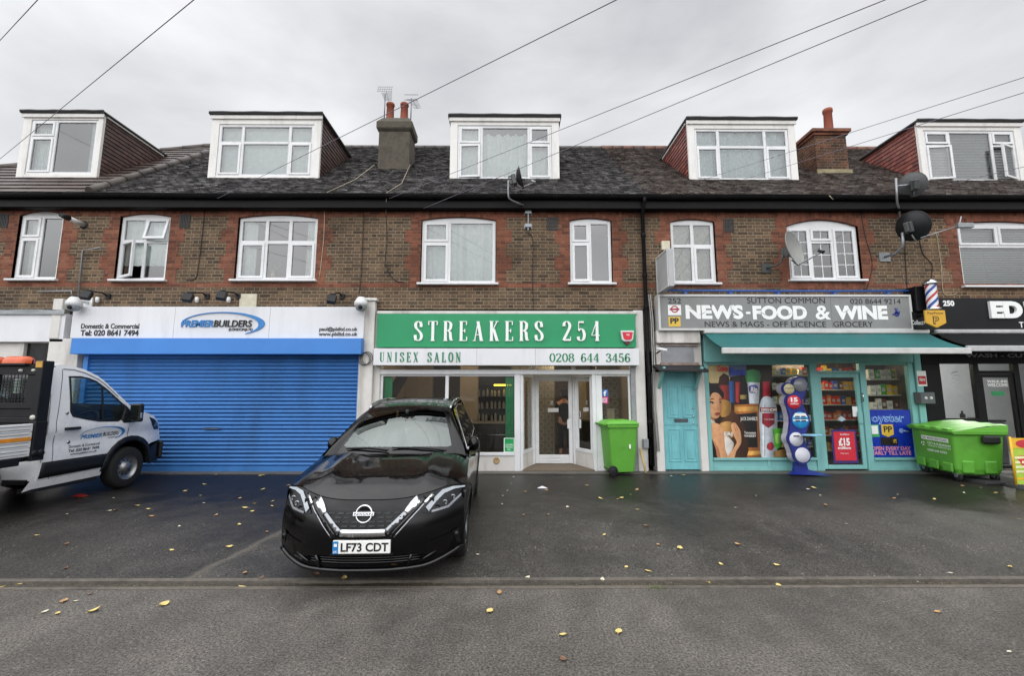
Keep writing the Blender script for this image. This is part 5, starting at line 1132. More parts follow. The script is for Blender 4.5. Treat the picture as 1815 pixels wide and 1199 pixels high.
art('printed_woman', [(HAIR, sm([(62, 480), (60, 760), (75, 985), (170, 985), (140, 880), (95, 740), (80, 600)], 3)), (SKD, sm([(85, 560), (128, 606), (146, 640), (132, 665), (85, 660)])),
  (SK, sm([(78, 500), (80, 440), (96, 392), (130, 362), (172, 368), (202, 398), (208, 440), (203, 480), (206, 520), (197, 562), (184, 592), (163, 612), (130, 608), (102, 588), (86, 556)])),
  (HAIR, sm([(60, 282), (118, 283), (178, 308), (226, 362), (226, 412), (205, 402), (172, 368), (132, 358), (106, 384), (88, 430), (84, 500), (90, 580), (74, 640), (58, 600)])),
  (prt('dress', 'd8d4cb'), sm([(78, 606), (142, 648), (134, 672), (78, 655)])), (prt('dress', 'd8d4cb'), sm([(228, 770), (270, 788), (308, 828), (324, 862), (300, 932), (262, 985), (238, 985), (226, 880)])),
  (SK, sm([(84, 662), (130, 655), (182, 666), (216, 702), (231, 760), (236, 830), (242, 905), (262, 988), (170, 988), (150, 900), (120, 822), (96, 745)])),
  (SK, sm([(262, 988), (298, 932), (338, 872), (352, 838), (330, 792), (306, 732), (296, 684), (308, 656), (338, 654), (364, 690), (386, 732), (396, 800), (392, 852), (370, 892), (346, 930), (326, 988)])),
  (SKD, sm([(318, 660), (324, 664), (346, 728), (342, 734)], 3)), (SKD, sm([(338, 658), (344, 664), (362, 722), (357, 728)], 3)), (SKD, sm([(165, 988), (148, 900), (122, 830), (140, 838), (176, 900), (195, 988)])),
  (SKD, sm([(186, 400), (206, 420), (204, 480), (206, 520), (196, 565), (184, 592), (186, 540), (184, 480)])), (SKD, sm([(112, 600), (150, 606), (176, 596), (160, 614), (128, 612)], 3)),
  (prt('eye_white', 'd9d2c8'), sm([(104, 463), (120, 455), (135, 462), (120, 469)], 3)), (prt('eye_white', 'd9d2c8'), sm([(179, 459), (191, 452), (202, 459), (190, 465)], 3)),
  (HAIR, sm([(114, 455), (126, 455), (126, 468), (114, 468)], 3)), (HAIR, sm([(186, 452), (196, 452), (196, 464), (186, 464)], 3)), (HAIR, sm([(86, 452), (100, 446), (120, 450), (138, 460), (120, 455), (100, 462)], 3)), (HAIR, sm([(176, 458), (190, 448), (206, 454), (190, 453)], 3)),
  (HAIR, sm([(84, 436), (110, 418), (142, 428), (112, 426)], 3)), (HAIR, sm([(172, 436), (190, 422), (207, 430), (190, 429)], 3)), (SKD, sm([(158, 470), (172, 512), (178, 522), (160, 530), (166, 512)], 3)),
  (prt('lips', '9c4a3e'), sm([(138, 564), (160, 550), (174, 553), (193, 560), (176, 578), (152, 580)])), (prt('lip_dark', '6e2f2a'), sm([(140, 565), (166, 562), (191, 561), (166, 568)], 3))])
def ptext(s, x0, x1, y0, y1, m_, bold=.02, shear=0.):
    a, c = q(x0, y1), q(x1, y0); y = D + .0355 - .0008 * art.k - .001; art.k += 1
    b = MB(); letters(b, s, a.x, c.x, a.z, c.z, lambda u, v, d: (u, y, v), bold, shear); return b.build('lettering', m_, po)
PW, PR2 = prt('inkwhite', 'd9d6cf'), prt('inkred', 'b3242d')
ptext('Coke', 160, 262, 100, 158, PR2, .04, .2); ptext('fanta', 288, 435, 120, 195, prt('inkblue', '2b3f9c'), .05); ptext('Rio', 482, 545, 305, 360, PW, .04, .2)
ptext('JACK DANIEL\'S', 385, 545, 595, 640, PW); ptext('Tennessee', 420, 530, 735, 760, PW, .01); ptext('WHISKEY', 420, 535, 768, 790, PW); ptext('SMIRNOFF', 582, 732, 513, 542, PW, .03); ptext('Triple Distilled', 612, 708, 612, 630, PW, .0); ptext('E&J', 225, 305, 740, 785, PW, .03)
# oyster panel and notices on the right window and door
def film(name, label, px, mat, cat='poster', Y=D + .036): return flat(name, label, cat, px, Y, mat)
o = film('window_poster', 'blue poster of payment emblems on the shop window beside the glass door', (1541, 1617, 727, 811), POSTB)
YP = D + .033
b = MB(); letters(b, 'oyster', *RX(1545, 1603, 735, 753, YP), onY(YP - .0015), .035); b.build('lettering', M('ink_cyan', '8fb8e6', .4), o)
b = MB(); letters(b, 'oyster', *RX(1546, 1602, 736, 752, YP), onY(YP - .003), -.012); b.build('lettering', POSTB, o)
panel_on(o, (1543, 1558, 753, 775), YP, M('badge_green', '3f9a58', .4), name='green_badge'); panel_on(o, (1545, 1556, 755, 770), YP - .003, WLET, name='badge_face')
b = MB(); x, z = xz(1573, 764, YP); w_, h_ = .125, .13; b.prism([(x - w_, z + h_), (x + w_, z + h_), (x + w_, z - h_ * .6), (x, z - h_), (x - w_, z - h_ * .6)], YP - .003, YP); bd = b.build('yellow_badge', YEL, o); b = MB(); letters(b, 'PP', *RX(1566, 1581, 756, 767, YP), onY(YP - .0042), .03); b.build('lettering', INK, bd)
b = MB(); x, z = xz(1600, 764, YP)
b.lathe([(.001, -.002), (.05, -.002)], (x - .03, YP, z), 'Y', 14); b.tube([(x, YP - .001, z), (x + .13, YP - .001, z - .02)], .02, 6); b.build('hand_emblem', M('ink_paleblue', '7c97cf', .4), o)
panel_on(o, (1561, 1591, 776, 790), YP, M('ink_darkpanel', '20181a', .4), name='dark_panel'); b = MB(); letters(b, 'UPS', *RX(1583, 1589, 779, 786, YP), onY(YP - .0042), .02); b.build('lettering', YEL, o)
b = MB(); letters(b, 'OPEN EVERY DAY', *RX(1545, 1614, 792, 799, YP), onY(YP - .0015), .03); letters(b, 'EARLY TILL LATE', *RX(1546, 1615, 800, 807, YP), onY(YP - .0015), .03); b.build('lettering', M('ink_pink', 'd98a96', .4), o)
o = film('door_poster', 'red lottery poster in a purple frame low on the glass shop door', (1475, 1519, 762, 822), M('poster_purple', '3a2a66', .4), Y=D + .04)
YP2 = D + .037; panel_on(o, (1479, 1516, 766, 817), YP2, M('poster_red', 'c62a3a', .35, var=.1), name='red_panel')
b = MB()
for s, px, bo in (('£15', (1486, 1506, 777, 791), .05), ('million', (1485, 1508, 792, 797), .03), ('EuroMillions', (1489, 1505, 769, 772), .01), ('Play here', (1490, 1504, 803, 806), 0.)): letters(b, s, *RX(*px, YP2), onY(YP2 - .0042), bo)
b.build('lettering', WLET, o)
o = film('door_sticker', 'small white opening-hours card on the glass shop door below the pull handle', (1511, 1524, 721, 739), WLET, 'sticker', D + .04)
b = MB(); x, z = xz(1494, 744, D); 
for px, w in ((0, 1),): b.prism([(x - .09, z), (x, z + .07), (x + .09, z), (x, z - .05)], D + .036, D + .039)
o2 = b.build('door_sticker', M('sticker_paleblue', '9fb2bb', .5)); tag(o2, 'pale blue diamond sticker in the middle of the glass shop door', 'sticker')
# lottery totem: stacked discs on a wavy stand
YT = D - .34
gp = G(1411, 846)
t = thing('disc_totem', 'navy wavy totem of round signs standing before the turquoise shop window', 'totem', (P(1412, 840, YT).x, YT, GZ))
discs = [(1397, 690, 11.5), (1417, 683, 15), (1406, 713, 15), (1417, 745, 18), (1410, 779, 15), (1421, 807, 16)]
sc_ = lambda r: r * YT / FPX * 1.0
nav = MB(); wh = MB(); k = 0
ctr = [(P(a, c, YT).x, P(a, c, YT).z, sc_(r)) for a, c, r in discs]
for (x, z, r) in ctr:
    k += 1; cp = [(x + (r + .0) * math.cos(a * math.pi / 14), z + r * math.sin(a * math.pi / 14)) for a in range(28)]
    nav.prism(cp, YT - .002 * k, YT + .03 + .001 * k); cp2 = [(x + (r - .004) * math.cos(a * math.pi / 14), z + (r - .004) * math.sin(a * math.pi / 14)) for a in range(28)]; wh.prism(cp2, YT + .04, YT + .20 + .001 * k)
for i in range(len(ctr) - 1):
    if i == 0: continue
    (x0, z0, r0), (x1, z1, r1) = ctr[i], ctr[i + 1]; d = Vector((x1 - x0, z1 - z0)).normalized(); n_ = Vector((-d.y, d.x)); k += 1
    m0 = .90; pl = [(x0 + n_.x * r0 * m0, z0 + n_.y * r0 * m0), (x1 + n_.x * r1 * m0, z1 + n_.y * r1 * m0), (x1 - n_.x * r1 * m0, z1 - n_.y * r1 * m0), (x0 - n_.x * r0 * m0, z0 - n_.y * r0 * m0)]
    nav.prism(pl, YT - .002 * k, YT + .03 + .001 * k); wh.prism(pl, YT + .041, YT + .19 + .001 * k)
x, z, r = ctr[-1]; nav.prism([(x - .09, z - r + .05), (x + .12, z - r + .05), (x + .16, GZ + .03), (x - .12, GZ + .03)], YT + .06, YT + .16)
nav.build('front_board', NAVY, t); wh.build('side_board', M('totem_white', 'bdbdca', .5), t)
b = MB(); b.add([(x - .36, YT - .1, GZ + .006), (x + .40, YT - .25, GZ + .006), (x + .05, YT + .2, GZ + .10), (x - .02, YT + .2, GZ + .10), (x + .05, YT + .3, GZ + .006)], [(0, 1, 2, 3), (1, 4, 2), (4, 0, 3, 2)]); b.build('foot', NAVY, t)
yy = YT - .002 * (k + 2)
for i, (mat, lab) in enumerate(((M('disc_cream', 'c2b992', .4), 'cream round sign'), (M('disc_smoke', '77797f', .25), 'smoky grey round sign'), (M('disc_red', 'cc2f3d', .35), 'red round sign'), (M('disc_blue', '2d8fc6', .35), 'blue and white round sign'), (M('disc_white', 'cbccd4', .5, var=.08, scale=9), 'white round sign with a slot'), (M('disc_white', 'cbccd4', .5), 'blank white round sign'))):
    x, z, r = ctr[i]; b = MB(); b.lathe([(.001, -.012), (r * .78, -.012), (r * .80, 0)], (x, yy, z), 'Y', 28); d_ = b.build('disc', mat, t); tag(d_, lab)
    c = MB(); f_ = onY(yy - .0135)
    if i == 2: letters(c, '15', x - .07, x + .07, z + .0, z + .09, f_, .05); letters(c, 'million', x - .08, x + .08, z - .05, z - .015, f_, .02)
    if i == 0: letters(c, 'National', x - .08, x + .08, z + .0, z + .04, f_, .0)
    if i == 3:
        c.prism([(x - r * .7, z + r * .30), (x + r * .7, z + r * .30), (x + r * .5, z + r * .66), (x - r * .5, z + r * .66)], yy - .0135, yy - .012); ring(c, x - r * .72, x + r * .72, z - .02, z + .01, yy - .0138, yy - .012, .012)
    if c.v: c.build('disc_lettering', INK if i == 0 else WLET, d_)
    if i == 3:
        c = MB()
        for sx_ in (-1, 1):
            for j in range(3): c.box(x + sx_ * .06 - .045, x + sx_ * .06 + .045, yy - .015, yy - .0125, z - .03 + j * .045, z - .008 + j * .045)
        c.build('slot_holder', INK, d_)
    if i == 4:
        c = MB(); c.box(x - .06, x + .06, yy - .015, yy - .0125, z + .05, z + .075); c.build('slot_holder', INK, d_)
x, z, r = ctr[3]; b = MB(); b.lathe([(.001, .0), (.20, .0), (.205, .02), (.19, .03), (.001, .035)], (x + .13, YT - .16, z - .30), 'Z', 24, sy=.6); b.build('shelf_disc', M('shelf_disc_blue', '7fb2cc', .3, var=.3, scale=9), t)
# ================================================================== barber
h4 = HOUSE[4]
BLK = M('black_sign', '121315', .4, var=.2, scale=2, spec=.25); BLKF = M('black_frame', '0e0f11', .4, var=.3, spec=.25)
YS = D - .18
kb = RX(1642, 2200, 529, 589, YS)
s5 = sign('shop_sign', 'black fascia sign with white 250 and big raised letters at the right edge', kb, YS, .2, BLK)
word(s5, '250', (1671, 1691, 533, 543), YS, WLET, .045)
b = MB(); letters(b, 'ED', *RX(1752, 1808, 535, 565, YS), onY(YS), .06, 0, .05); letters(b, "'S", *RX(1815, 1850, 535, 565, YS), onY(YS), .06, 0, .05); b.build('raised_lettering', WLET, s5)
word(s5, 'T', (1806, 1814, 571, 581), YS, WLET, .02); word(s5, 'RADITIONAL', (1817, 1905, 571, 581), YS, WLET, .02)
xl, xr = P(1642, 720, D).x, XB[5] - .3
awning('shop_awning', 'black cloth awning with white front bar over the barber shopfront', P(1656, 592, D - .16).x, kb[1] - .1, 8.62, P(1730, 590, D - .16).z, P(1750, 618, 8.62).z, M('black_awning_cloth', '131416', .8, var=.2, spec=.15), M('awning_bar_silver', 'a9aaab', .35))
b = MB(); Yw = D - .02; zw = P(1760, 633, Yw).z
b.box(xl, xr, D - .015, D + .12, P(1760, 645, D).z, kb[2] + .05)
f0 = b.build('fascia_panel', BLKF, h4)
b = MB(); letters(b, 'WASH - CUT - DRY', *RX(1712, 1880, 627, 634, D - .02), onY(D - .0165), .03); b.build('fascia_lettering', M('lettering_grey', '85868a', .4), f0)
f = MB(); y0, y1 = D, D + .09; zt = P(1760, 645, D).z; zb = P(1700, 742, D).z
xs = [P(p, 700, D).x for p in (1664, 1672, 1731, 1741, 1803, 1813)] + [P(1960, 700, D).x]
for a, c in ((xl, xs[1]), (xs[2], xs[3]), (xs[4], xs[5]), (xs[6], xs[6] + .1)): f.box(a, c, y0, y1, GZ, zt)
f.box(xs[1], xs[2], y0 + .002, y1, GZ, zb); f.box(xs[5], xs[6], y0 + .002, y1, GZ, zb); ztr = P(1760, 660, D).z; f.box(xs[3], xs[4], y0 + .002, y1, ztr - .04, ztr + .03); f.box(xs[6] + .1, xr, y0 + .002, y1, GZ, zt)
f.build('shopfront_frame', BLKF, h4, bevel=.005)
g = MB()
for a, c in ((xs[1], xs[2]), (xs[5], xs[6])): g.quad((a, D + .04, zb), (c, D + .04, zb), (c, D + .04, zt), (a, D + .04, zt))
g.quad((xs[3], D + .04, ztr), (xs[4], D + .04, ztr), (xs[4], D + .04, zt), (xs[3], D + .04, zt)); g.build('shop_window', SHOPG, h4)
b = MB(); ring(b, xs[3] + .005, xs[4] - .005, GZ + .03, ztr - .045, D + .02, D + .07, .07); dr = b.build('shop_door', BLKF, h4)
b = MB(); b.quad((xs[3] + .07, D + .045, GZ + .1), (xs[4] - .07, D + .045, GZ + .1), (xs[4] - .07, D + .045, ztr - .11), (xs[3] + .07, D + .045, ztr - .11)); b.build('pane', SHOPG, dr)
word(dr, 'WALK-INS', (1749, 1785, 674, 679), D + .044, WLET, .03, name='door_lettering'); word(dr, 'WELCOME', (1750, 1786, 680, 686), D + .044, WLET, .03, name='door_lettering')
o = film('open_sticker', 'small green open sticker below the welcome lettering on the barber door', (1757, 1780, 694, 702), M('sticker_green', '2f8f58', .4), 'sticker', D + .043); b = MB(); letters(b, 'OPEN', *RX(1760, 1777, 696, 700, D + .04), onY(D + .0405), .02); b.build('lettering', WLET, o)
b = MB(); x, z = xz(1694, 673, D + .038)
for k in range(4): b.prism([(x - .08, z + .14 - k * .075), (x + .06, z + .19 - k * .075), (x + .06, z + .16 - k * .075), (x - .08, z + .11 - k * .075)], D + .036, D + .039)
o = b.build('window_sticker', M('sticker_stripe', 'b9bcc0', .4)); tag(o, 'slanted striped pole sticker on the barber window', 'sticker')
ZC = GZ + 2.5; iw = MB()
iw.quad((xl, D + 3, GZ), (xr, D + 3, GZ), (xr, D + 3, ZC), (xl, D + 3, ZC)); iw.quad((xl + .1, D + .1, GZ), (xl + .1, D + 3, GZ), (xl + .1, D + 3, ZC), (xl + .1, D + .1, ZC)); iw.quad((xr, D + 3, GZ), (xr, D + .1, GZ), (xr, D + .1, ZC), (xr, D + 3, ZC)); iw.quad((xl, D + .1, ZC), (xl, D + 3, ZC), (xr, D + 3, ZC), (xr, D + .1, ZC)); iw.quad((xl, D + .1, GZ + .01), (xr, D + .1, GZ + .01), (xr, D + 3, GZ + .01), (xl, D + 3, GZ + .01))
iw.build('interior_wall', M('barber_wall', '9a9ca0', .6, var=.06), h4)
for k, px in enumerate((1702, 1772)):
    x = P(px, 652, D + 1.2).x; o = thing('ceiling_spotlight', ['lit spotlight in the barber ceiling behind the left window', 'lit spotlight in the barber ceiling behind the door'][k], 'spotlight', (x, D + 1.2, ZC), group='barber ceiling spotlights')
    b = MB(); b.lathe([(.04, 0), (.06, -.012), (.06, 0)], (x, D + 1.2, ZC - .001), 'Z', 16); b.build('trim_ring', CHROME, o); b = MB(); b.lathe([(.001, -.012), (.041, -.012)], (x, D + 1.2, ZC - .001), 'Z', 16); b.build('bulb', LAMPM, o)
    l = bpy.data.lights.new('spotlight_bulb', 'POINT'); l.energy = 95; l.color = (1, .95, .88); l.shadow_soft_size = .06; lo = bpy.data.objects.new('lamp_light', l); COL.objects.link(lo); lo.parent = o; lo.location = (0, 0, -.1)
x = P(1700, 720, D + 1.3).x; o = thing('wall_counter', 'grey counter with black clippers and bottles behind the barber window', 'counter', (x, D + 1.0, GZ + .01))
b = MB(); b.box(x - .5, x + .5, D + .8, D + 1.2, GZ + .01, GZ + .95); b.build('cabinet', M('counter_grey', '6c6e72', .4), o, bevel=.01); b = MB(); b.box(x - .52, x + .52, D + .78, D + 1.22, GZ + .95, GZ + .99); b.build('counter_top', BLK, o, bevel=.006)
b = MB(); b.lathe([(.001, 0), (.05, 0), (.05, .12), (.02, .15), (.02, .2), (.001, .2)], (x - .3, D + .95, GZ + .991), 'Z', 12); b.box(x - .15, x + .2, D + .9, D + 1.0, GZ + .991, GZ + 1.04); b.build('clippers', BLK, o)
# strip between the two shops: red/white notice, junction boxes
o = flat('notice_sign', 'red and white alarm notice on the wall between turquoise and black shopfronts', 'notice', (1626, 1642, 658, 685), D - .05, WLET); b = MB(); x0, x1, z0, z1 = RX(1627, 1641, 667, 682, D - .05); b.box(x0, x1, D - .0555, D - .052, z0, z1); b.build('red_panel', M('notice_red', 'b3262e', .4), o); b = MB(); letters(b, 'Alarm', *RX(1629, 1639, 670, 676, D - .05), onY(D - .0565), .02); b.build('lettering', WLET, o)
# ================================================================== parked car
CARP = M('car_black_paint', '030304', .12, var=.1, scale=3, spec=.34)
def wetpaint():
    m, nt = newmat('wet_black_paint'); g = nd(nt, 'ShaderNodeTexCoord')
    v = nd(nt, 'ShaderNodeTexVoronoi', Vector=g.outputs['Object'], Scale=70.); v2 = nd(nt, 'ShaderNodeTexVoronoi', Vector=g.outputs['Object'], Scale=165.)
    n = nd(nt, 'ShaderNodeTexNoise', Vector=g.outputs['Object'], Scale=3.0, Detail=3.)
    st = nd(nt, 'ShaderNodeSeparateColor', Color=v.outputs['Color']); st2 = nd(nt, 'ShaderNodeSeparateColor', Color=v2.outputs['Color'])
    d1 = mth(nt, 'MULTIPLY', mth(nt, 'MAXIMUM', mth(nt, 'SUBTRACT', mth(nt, 'MULTIPLY', st.outputs[0], .42), v.outputs['Distance']), 0.0), mth(nt, 'GREATER_THAN', st.outputs[1], .35))
    d2 = mth(nt, 'MULTIPLY', mth(nt, 'MAXIMUM', mth(nt, 'SUBTRACT', mth(nt, 'MULTIPLY', st2.outputs[0], .45), v2.outputs['Distance']), 0.0), .5)
    b = nd(nt, 'ShaderNodeBsdfPrincipled', Base__Color=(.0022, .0022, .0025, 1), Roughness=nd(nt, 'ShaderNodeMapRange', Value=n.outputs['Fac'], i1=.3, i2=.7, i3=.03, i4=.09).outputs[0])
    b.inputs['Specular IOR Level'].default_value = .5
    bp = nd(nt, 'ShaderNodeBump', Height=mth(nt, 'ADD', d1, d2), Strength=.45, Distance=.005); nt.links.new(bp.outputs[0], b.inputs['Normal'])
    nd(nt, 'ShaderNodeOutputMaterial', Surface=b.outputs[0]); return m
WETP = wetpaint()
PLAST = M('black_plastic', '0f1011', .5, var=.2, scale=20, spec=.35); GLOSSB = M('gloss_black_trim', '050506', .12, var=.05, spec=.5)
CHR = M('bright_chrome', 'd9dbdd', .26, metal=1., var=.02); SILV = M('satin_silver', 'a9abad', .3, metal=1., var=.03); DCHR = M('dark_chrome', '8a8c90', .2, metal=1., var=.05)
TYRE = M('tyre_rubber', '141414', .8, var=.25, scale=18, bump=.2); RIM = M('alloy_rim', '8f9194', .3, metal=.9, var=.06)
LENS = glass('headlamp_lens', 'dfe4e6', 1.6); LAMPB = M('lamp_bowl', '26282b', .22, metal=.7, var=.2); DRL = M('daylight_strip', '9da2a8', .25, var=.1, scale=30)
WSG = glass('windscreen_glass', 'c6d4ce', 3.0, refl='e6f0ec'); SIDEG = glass('car_side_glass', '1c2020', 1.75)
CABIN = M('cabin_grey', 'a9b3ae', .7, var=.1); CABD = M('cabin_dark', '2a2c2c', .7, var=.15)
PLATE = M('plate_white', 'e6e6e2', .4, var=.03); PBLUE = M('plate_blue', '2a78b8', .4)
TH = R(1.6)
gq = G(648, 1020)
CX0, CY0 = -1.307, 4.18
car = thing('parked_car', 'black wet family car with chrome front trim parked nose to the road before the salon', 'car', (CX0, CY0, 0), TH)
# ground under the car climbs the forecourt slightly
car.location = (CX0, CY0, .005); car.rotation_euler = (R(1.6), 0, TH); car.scale = (.97, 1, 1)
def mir(f): return lambda u, v: (lambda p: (-p[0], p[1], p[2]))(f(u, v))
def bow(x): return .36 * (abs(x) / .9) ** 2.7
_prof = [(.16, .10), (.21, .03), (.30, .015), (.40, .0), (.50, .0), (.60, .02), (.70, .06), (.78, .12), (.88, .20), (.95, .26)]
def yprof(z):
    for i in range(len(_prof) - 1):
        if z <= _prof[i + 1][0]:
            t = (z - _prof[i][0]) / (_prof[i + 1][0] - _prof[i][0]); t = max(0, t); return _prof[i][1] + (_prof[i + 1][1] - _prof[i][1]) * t
    return _prof[-1][1]
def NOSE(x, z): return (x, yprof(z) + bow(x), z)
def zc(y):
    pts = [(0.08, .765), (.12, .782), (.2, .825), (.3, .872), (.45, .925), (.6, .962), (.9, 1.015), (1.15, 1.055), (1.4, 1.08)]
    for i in range(len(pts) - 1):
        if y <= pts[i + 1][0]:
            t = max(0, (y - pts[i][0]) / (pts[i + 1][0] - pts[i][0])); return pts[i][1] + (pts[i + 1][1] - pts[i][1]) * t
    return pts[-1][1]
def drop(x, y):
    a = abs(x); d = .028 * (a / .72) ** 2 - .024 * math.exp(-((a - .52) / .10) ** 2) * smooth01(.2, .7, y)
    if a > .70: d += .045 * ((a - .70) / .2) ** 1.8
    return d
def HOOD(x, y): return (x, y, zc(y - .30 * bow(x) * (1 - smooth01(.3, 1.1, y))) - drop(x, y))
def zedge(x):                           # height where the nose meets the bonnet at x
    y = .13 + bow(x)
    for _ in range(12):
        z = HOOD(x, y)[2]; y = yprof(z) + bow(x)
    return z
def tub(): return MB()
def bd(b, name, mat, par=None, bevel=0.): return b.build(name, mat, par or car, bevel=bevel, local=True)
xs_ = [i * .06 for i in range(-15, 16)]
# bumper and nose skin
b = tub(); top = [(x, zedge(x) - .004) for x in xs_]
nose_poly = [(-.9, .30), (-.80, .22), (-.5, .20), (.5, .20), (.80, .22), (.9, .30)] + top[::-1]
low_poly = [(-.70, .275), (-.40, .325), (.40, .325), (.70, .275), (.60, .255), (.35, .235), (-.35, .235), (-.60, .255)]
b.patch(nose_poly, NOSE, .05, holes=(low_poly,))
bumper = bd(b, 'front_bumper', CARP)
b = tub(); b.patch(low_poly, lambda x, z: (x, NOSE(x, z)[1] + .035, z), .06); bd(b, 'lower_intake', PLAST, bumper)
b = tub()
for z in (.258, .28, .302): b.tube([(x, NOSE(x, z)[1] + .022, z) for x in [i * .06 for i in range(-9, 10)]], .008, 6)
for s in (-1, 1): b.tube([NOSE(s * .44, .322), NOSE(s * .40, .22)], .014, 6); b.tube([NOSE(s * .655, .31), NOSE(s * .52, .25)], .012, 6)
bd(b, 'intake_slats', GLOSSB, bumper)
b = tub(); b.tube([(x, NOSE(x, .2 + .10 * max(0, (abs(x) - .5) / .38) ** 1.5)[1] - .012, .195 + .10 * max(0, (abs(x) - .5) / .38) ** 1.5) for x in [i * .04 for i in range(-22, 23)]], .020, 8); bd(b, 'splitter', GLOSSB, bumper)
for s in (-1, 1):
    f = NOSE
    b = tub(); b.patch([(s * .60, .415), (s * .79, .455), (s * .85, .30), (s * .72, .34)], lambda x, z: (x, NOSE(x, z)[1], z), .05, off=.006, flip=False); bd(b, 'corner_insert', CARP, bumper)
    b = tub(); b.patch([(s * .79, .46), (s * .845, .475), (s * .86, .36), (s * .83, .35)], NOSE, .03, off=.012); vent = bd(b, 'corner_vent', PLAST, bumper)
    x = s * .832; y, z = NOSE(x, .42)[1], .42; b = tub(); b.lathe([(.001, -.02), (.024, -.02), (.03, 0)], (x, y - .004, z), 'Y', 14); bd(b, 'fog_lamp', LAMPB, vent)
# grille: dark mesh with rows of bright dashes
b = tub(); b.patch([(-.40, .705), (.40, .705), (.235, .53), (-.235, .53)], NOSE, .05, off=.008); grille = bd(b, 'grille', PLAST)
b = tub()
for r_ in range(5):
    z = .685 - r_ * .033; hw = .345 - r_ * .032
    n = max(4, int(hw * 2 / .078))
    for i in range(n):
        x = -hw + (i + .5 * (1 + (r_ % 2)) / 1.0) * hw * 2 / n
        if abs(x) < .085 and r_ < 2: continue
        b.box(x - .028, x + .026, NOSE(x, z)[1] - .018, NOSE(x, z)[1] + .01, z - .006, z + .005)
bd(b, 'grille_dashes', M('grille_dash', '77797d', .25, metal=.8), grille)
def strip(name, mat, path, w, off, par=None):        # ribbon lying on the nose along path (x,z)
    b = tub(); pts = [Vector(p) for p in path]; L, Rr = [], []
    for i, p in enumerate(pts):
        d = (pts[min(i + 1, len(pts) - 1)] - pts[max(i - 1, 0)]).normalized(); n_ = Vector((-d.y, d.x)) * (w[i] if isinstance(w, list) else w) / 2
        L.append(p + n_); Rr.append(p - n_)
    b.patch([tuple(p) for p in L + Rr[::-1]], NOSE, .03, off=off, thick=off + .01); return bd(b, name, mat, par)
vtrim = strip('chrome_trim', CHR, [(-.205, .528), (-.1, .526), (.1, .526), (.205, .528)], .056, .020)
for s in (-1, 1):
    pv = [(s * .478, .768), (s * .425, .725), (s * .375, .675), (s * .29, .60), (s * .212, .530)]
    strip('chrome_arm', CHR, pv[:3], [.078, .066, .046], .020, vtrim); strip('chrome_arm', DCHR, pv[2:], [.046, .046, .052], .019, vtrim)
    pv = [(s * .535, .775), (s * .475, .72), (s * .41, .655), (s * .315, .56), (s * .25, .495)]
    strip('side_blade', GLOSSB, pv, [.05, .05, .045, .035, .02], .012, vtrim)
    pv = [(s * .60, .795), (s * .535, .735), (s * .42, .625), (s * .285, .487)]
    strip('outer_blade', CHR, pv[:2], [.026, .028], .017, vtrim); strip('outer_blade', DCHR, pv[1:], [.018, .014, .010], .016, vtrim)
b = tub(); r1 = .078
b.lathe([(r1 - .013, .0), (r1 - .012, -.012), (r1, -.012), (r1 + .004, .0)], (0, 0, 0), 'Y', 32)
i0 = 0; b.box(-.098, .098, -.020, -.004, -.017, .017)
b.xform(0, Matrix.Translation((0, NOSE(0, .685)[1] - .022, .682)) @ Matrix.Rotation(R(-14), 4, 'X')); badge = bd(b, 'badge_ring', CHR, bevel=.003)
b = tub(); b.lathe([(.001, .004), (r1 - .010, .004)], (0, NOSE(0, .685)[1] - .016, .682), 'Y', 28); bd(b, 'badge_face', GLOSSB, badge)
b = tub(); letters(b, 'NISSAN', -.084, .084, -.010, .010, lambda u, v, d: (u, -.0205 - d, v), .01, space=1.05); b.xform(0, Matrix.Translation((0, NOSE(0, .685)[1] - .0225, .682)) @ Matrix.Rotation(R(-14), 4, 'X')); bd(b, 'badge_lettering', INK, badge)
# plate
b = tub(); py_ = -.022; b.box(-.26, .26, py_, py_ + .03, .357, .468); plate = bd(b, 'number_plate', PLATE, bevel=.004)
b = tub(); b.box(-.258, -.208, py_ - .0018, py_, .359, .466); bp = bd(b, 'plate_band', PBLUE, plate)
b = tub(); f_ = lambda u, v, d: (u, py_ - .0022, v); letters(b, 'LF73 CDT', -.185, .245, .374, .451, f_, .03); bd(b, 'plate_lettering', INK, plate)
b = tub(); letters(b, 'UK', -.250, -.216, .367, .387, lambda u, v, d: (u, py_ - .0028, v), .01); b.box(-.247, -.219, py_ - .0028, py_, .42, .445); bd(b, 'band_lettering', WLET, bp)
b = tub(); b.box(-.285, .285, -.012, .03, .342, .355); bd(b, 'plate_holder', PLAST, bumper)
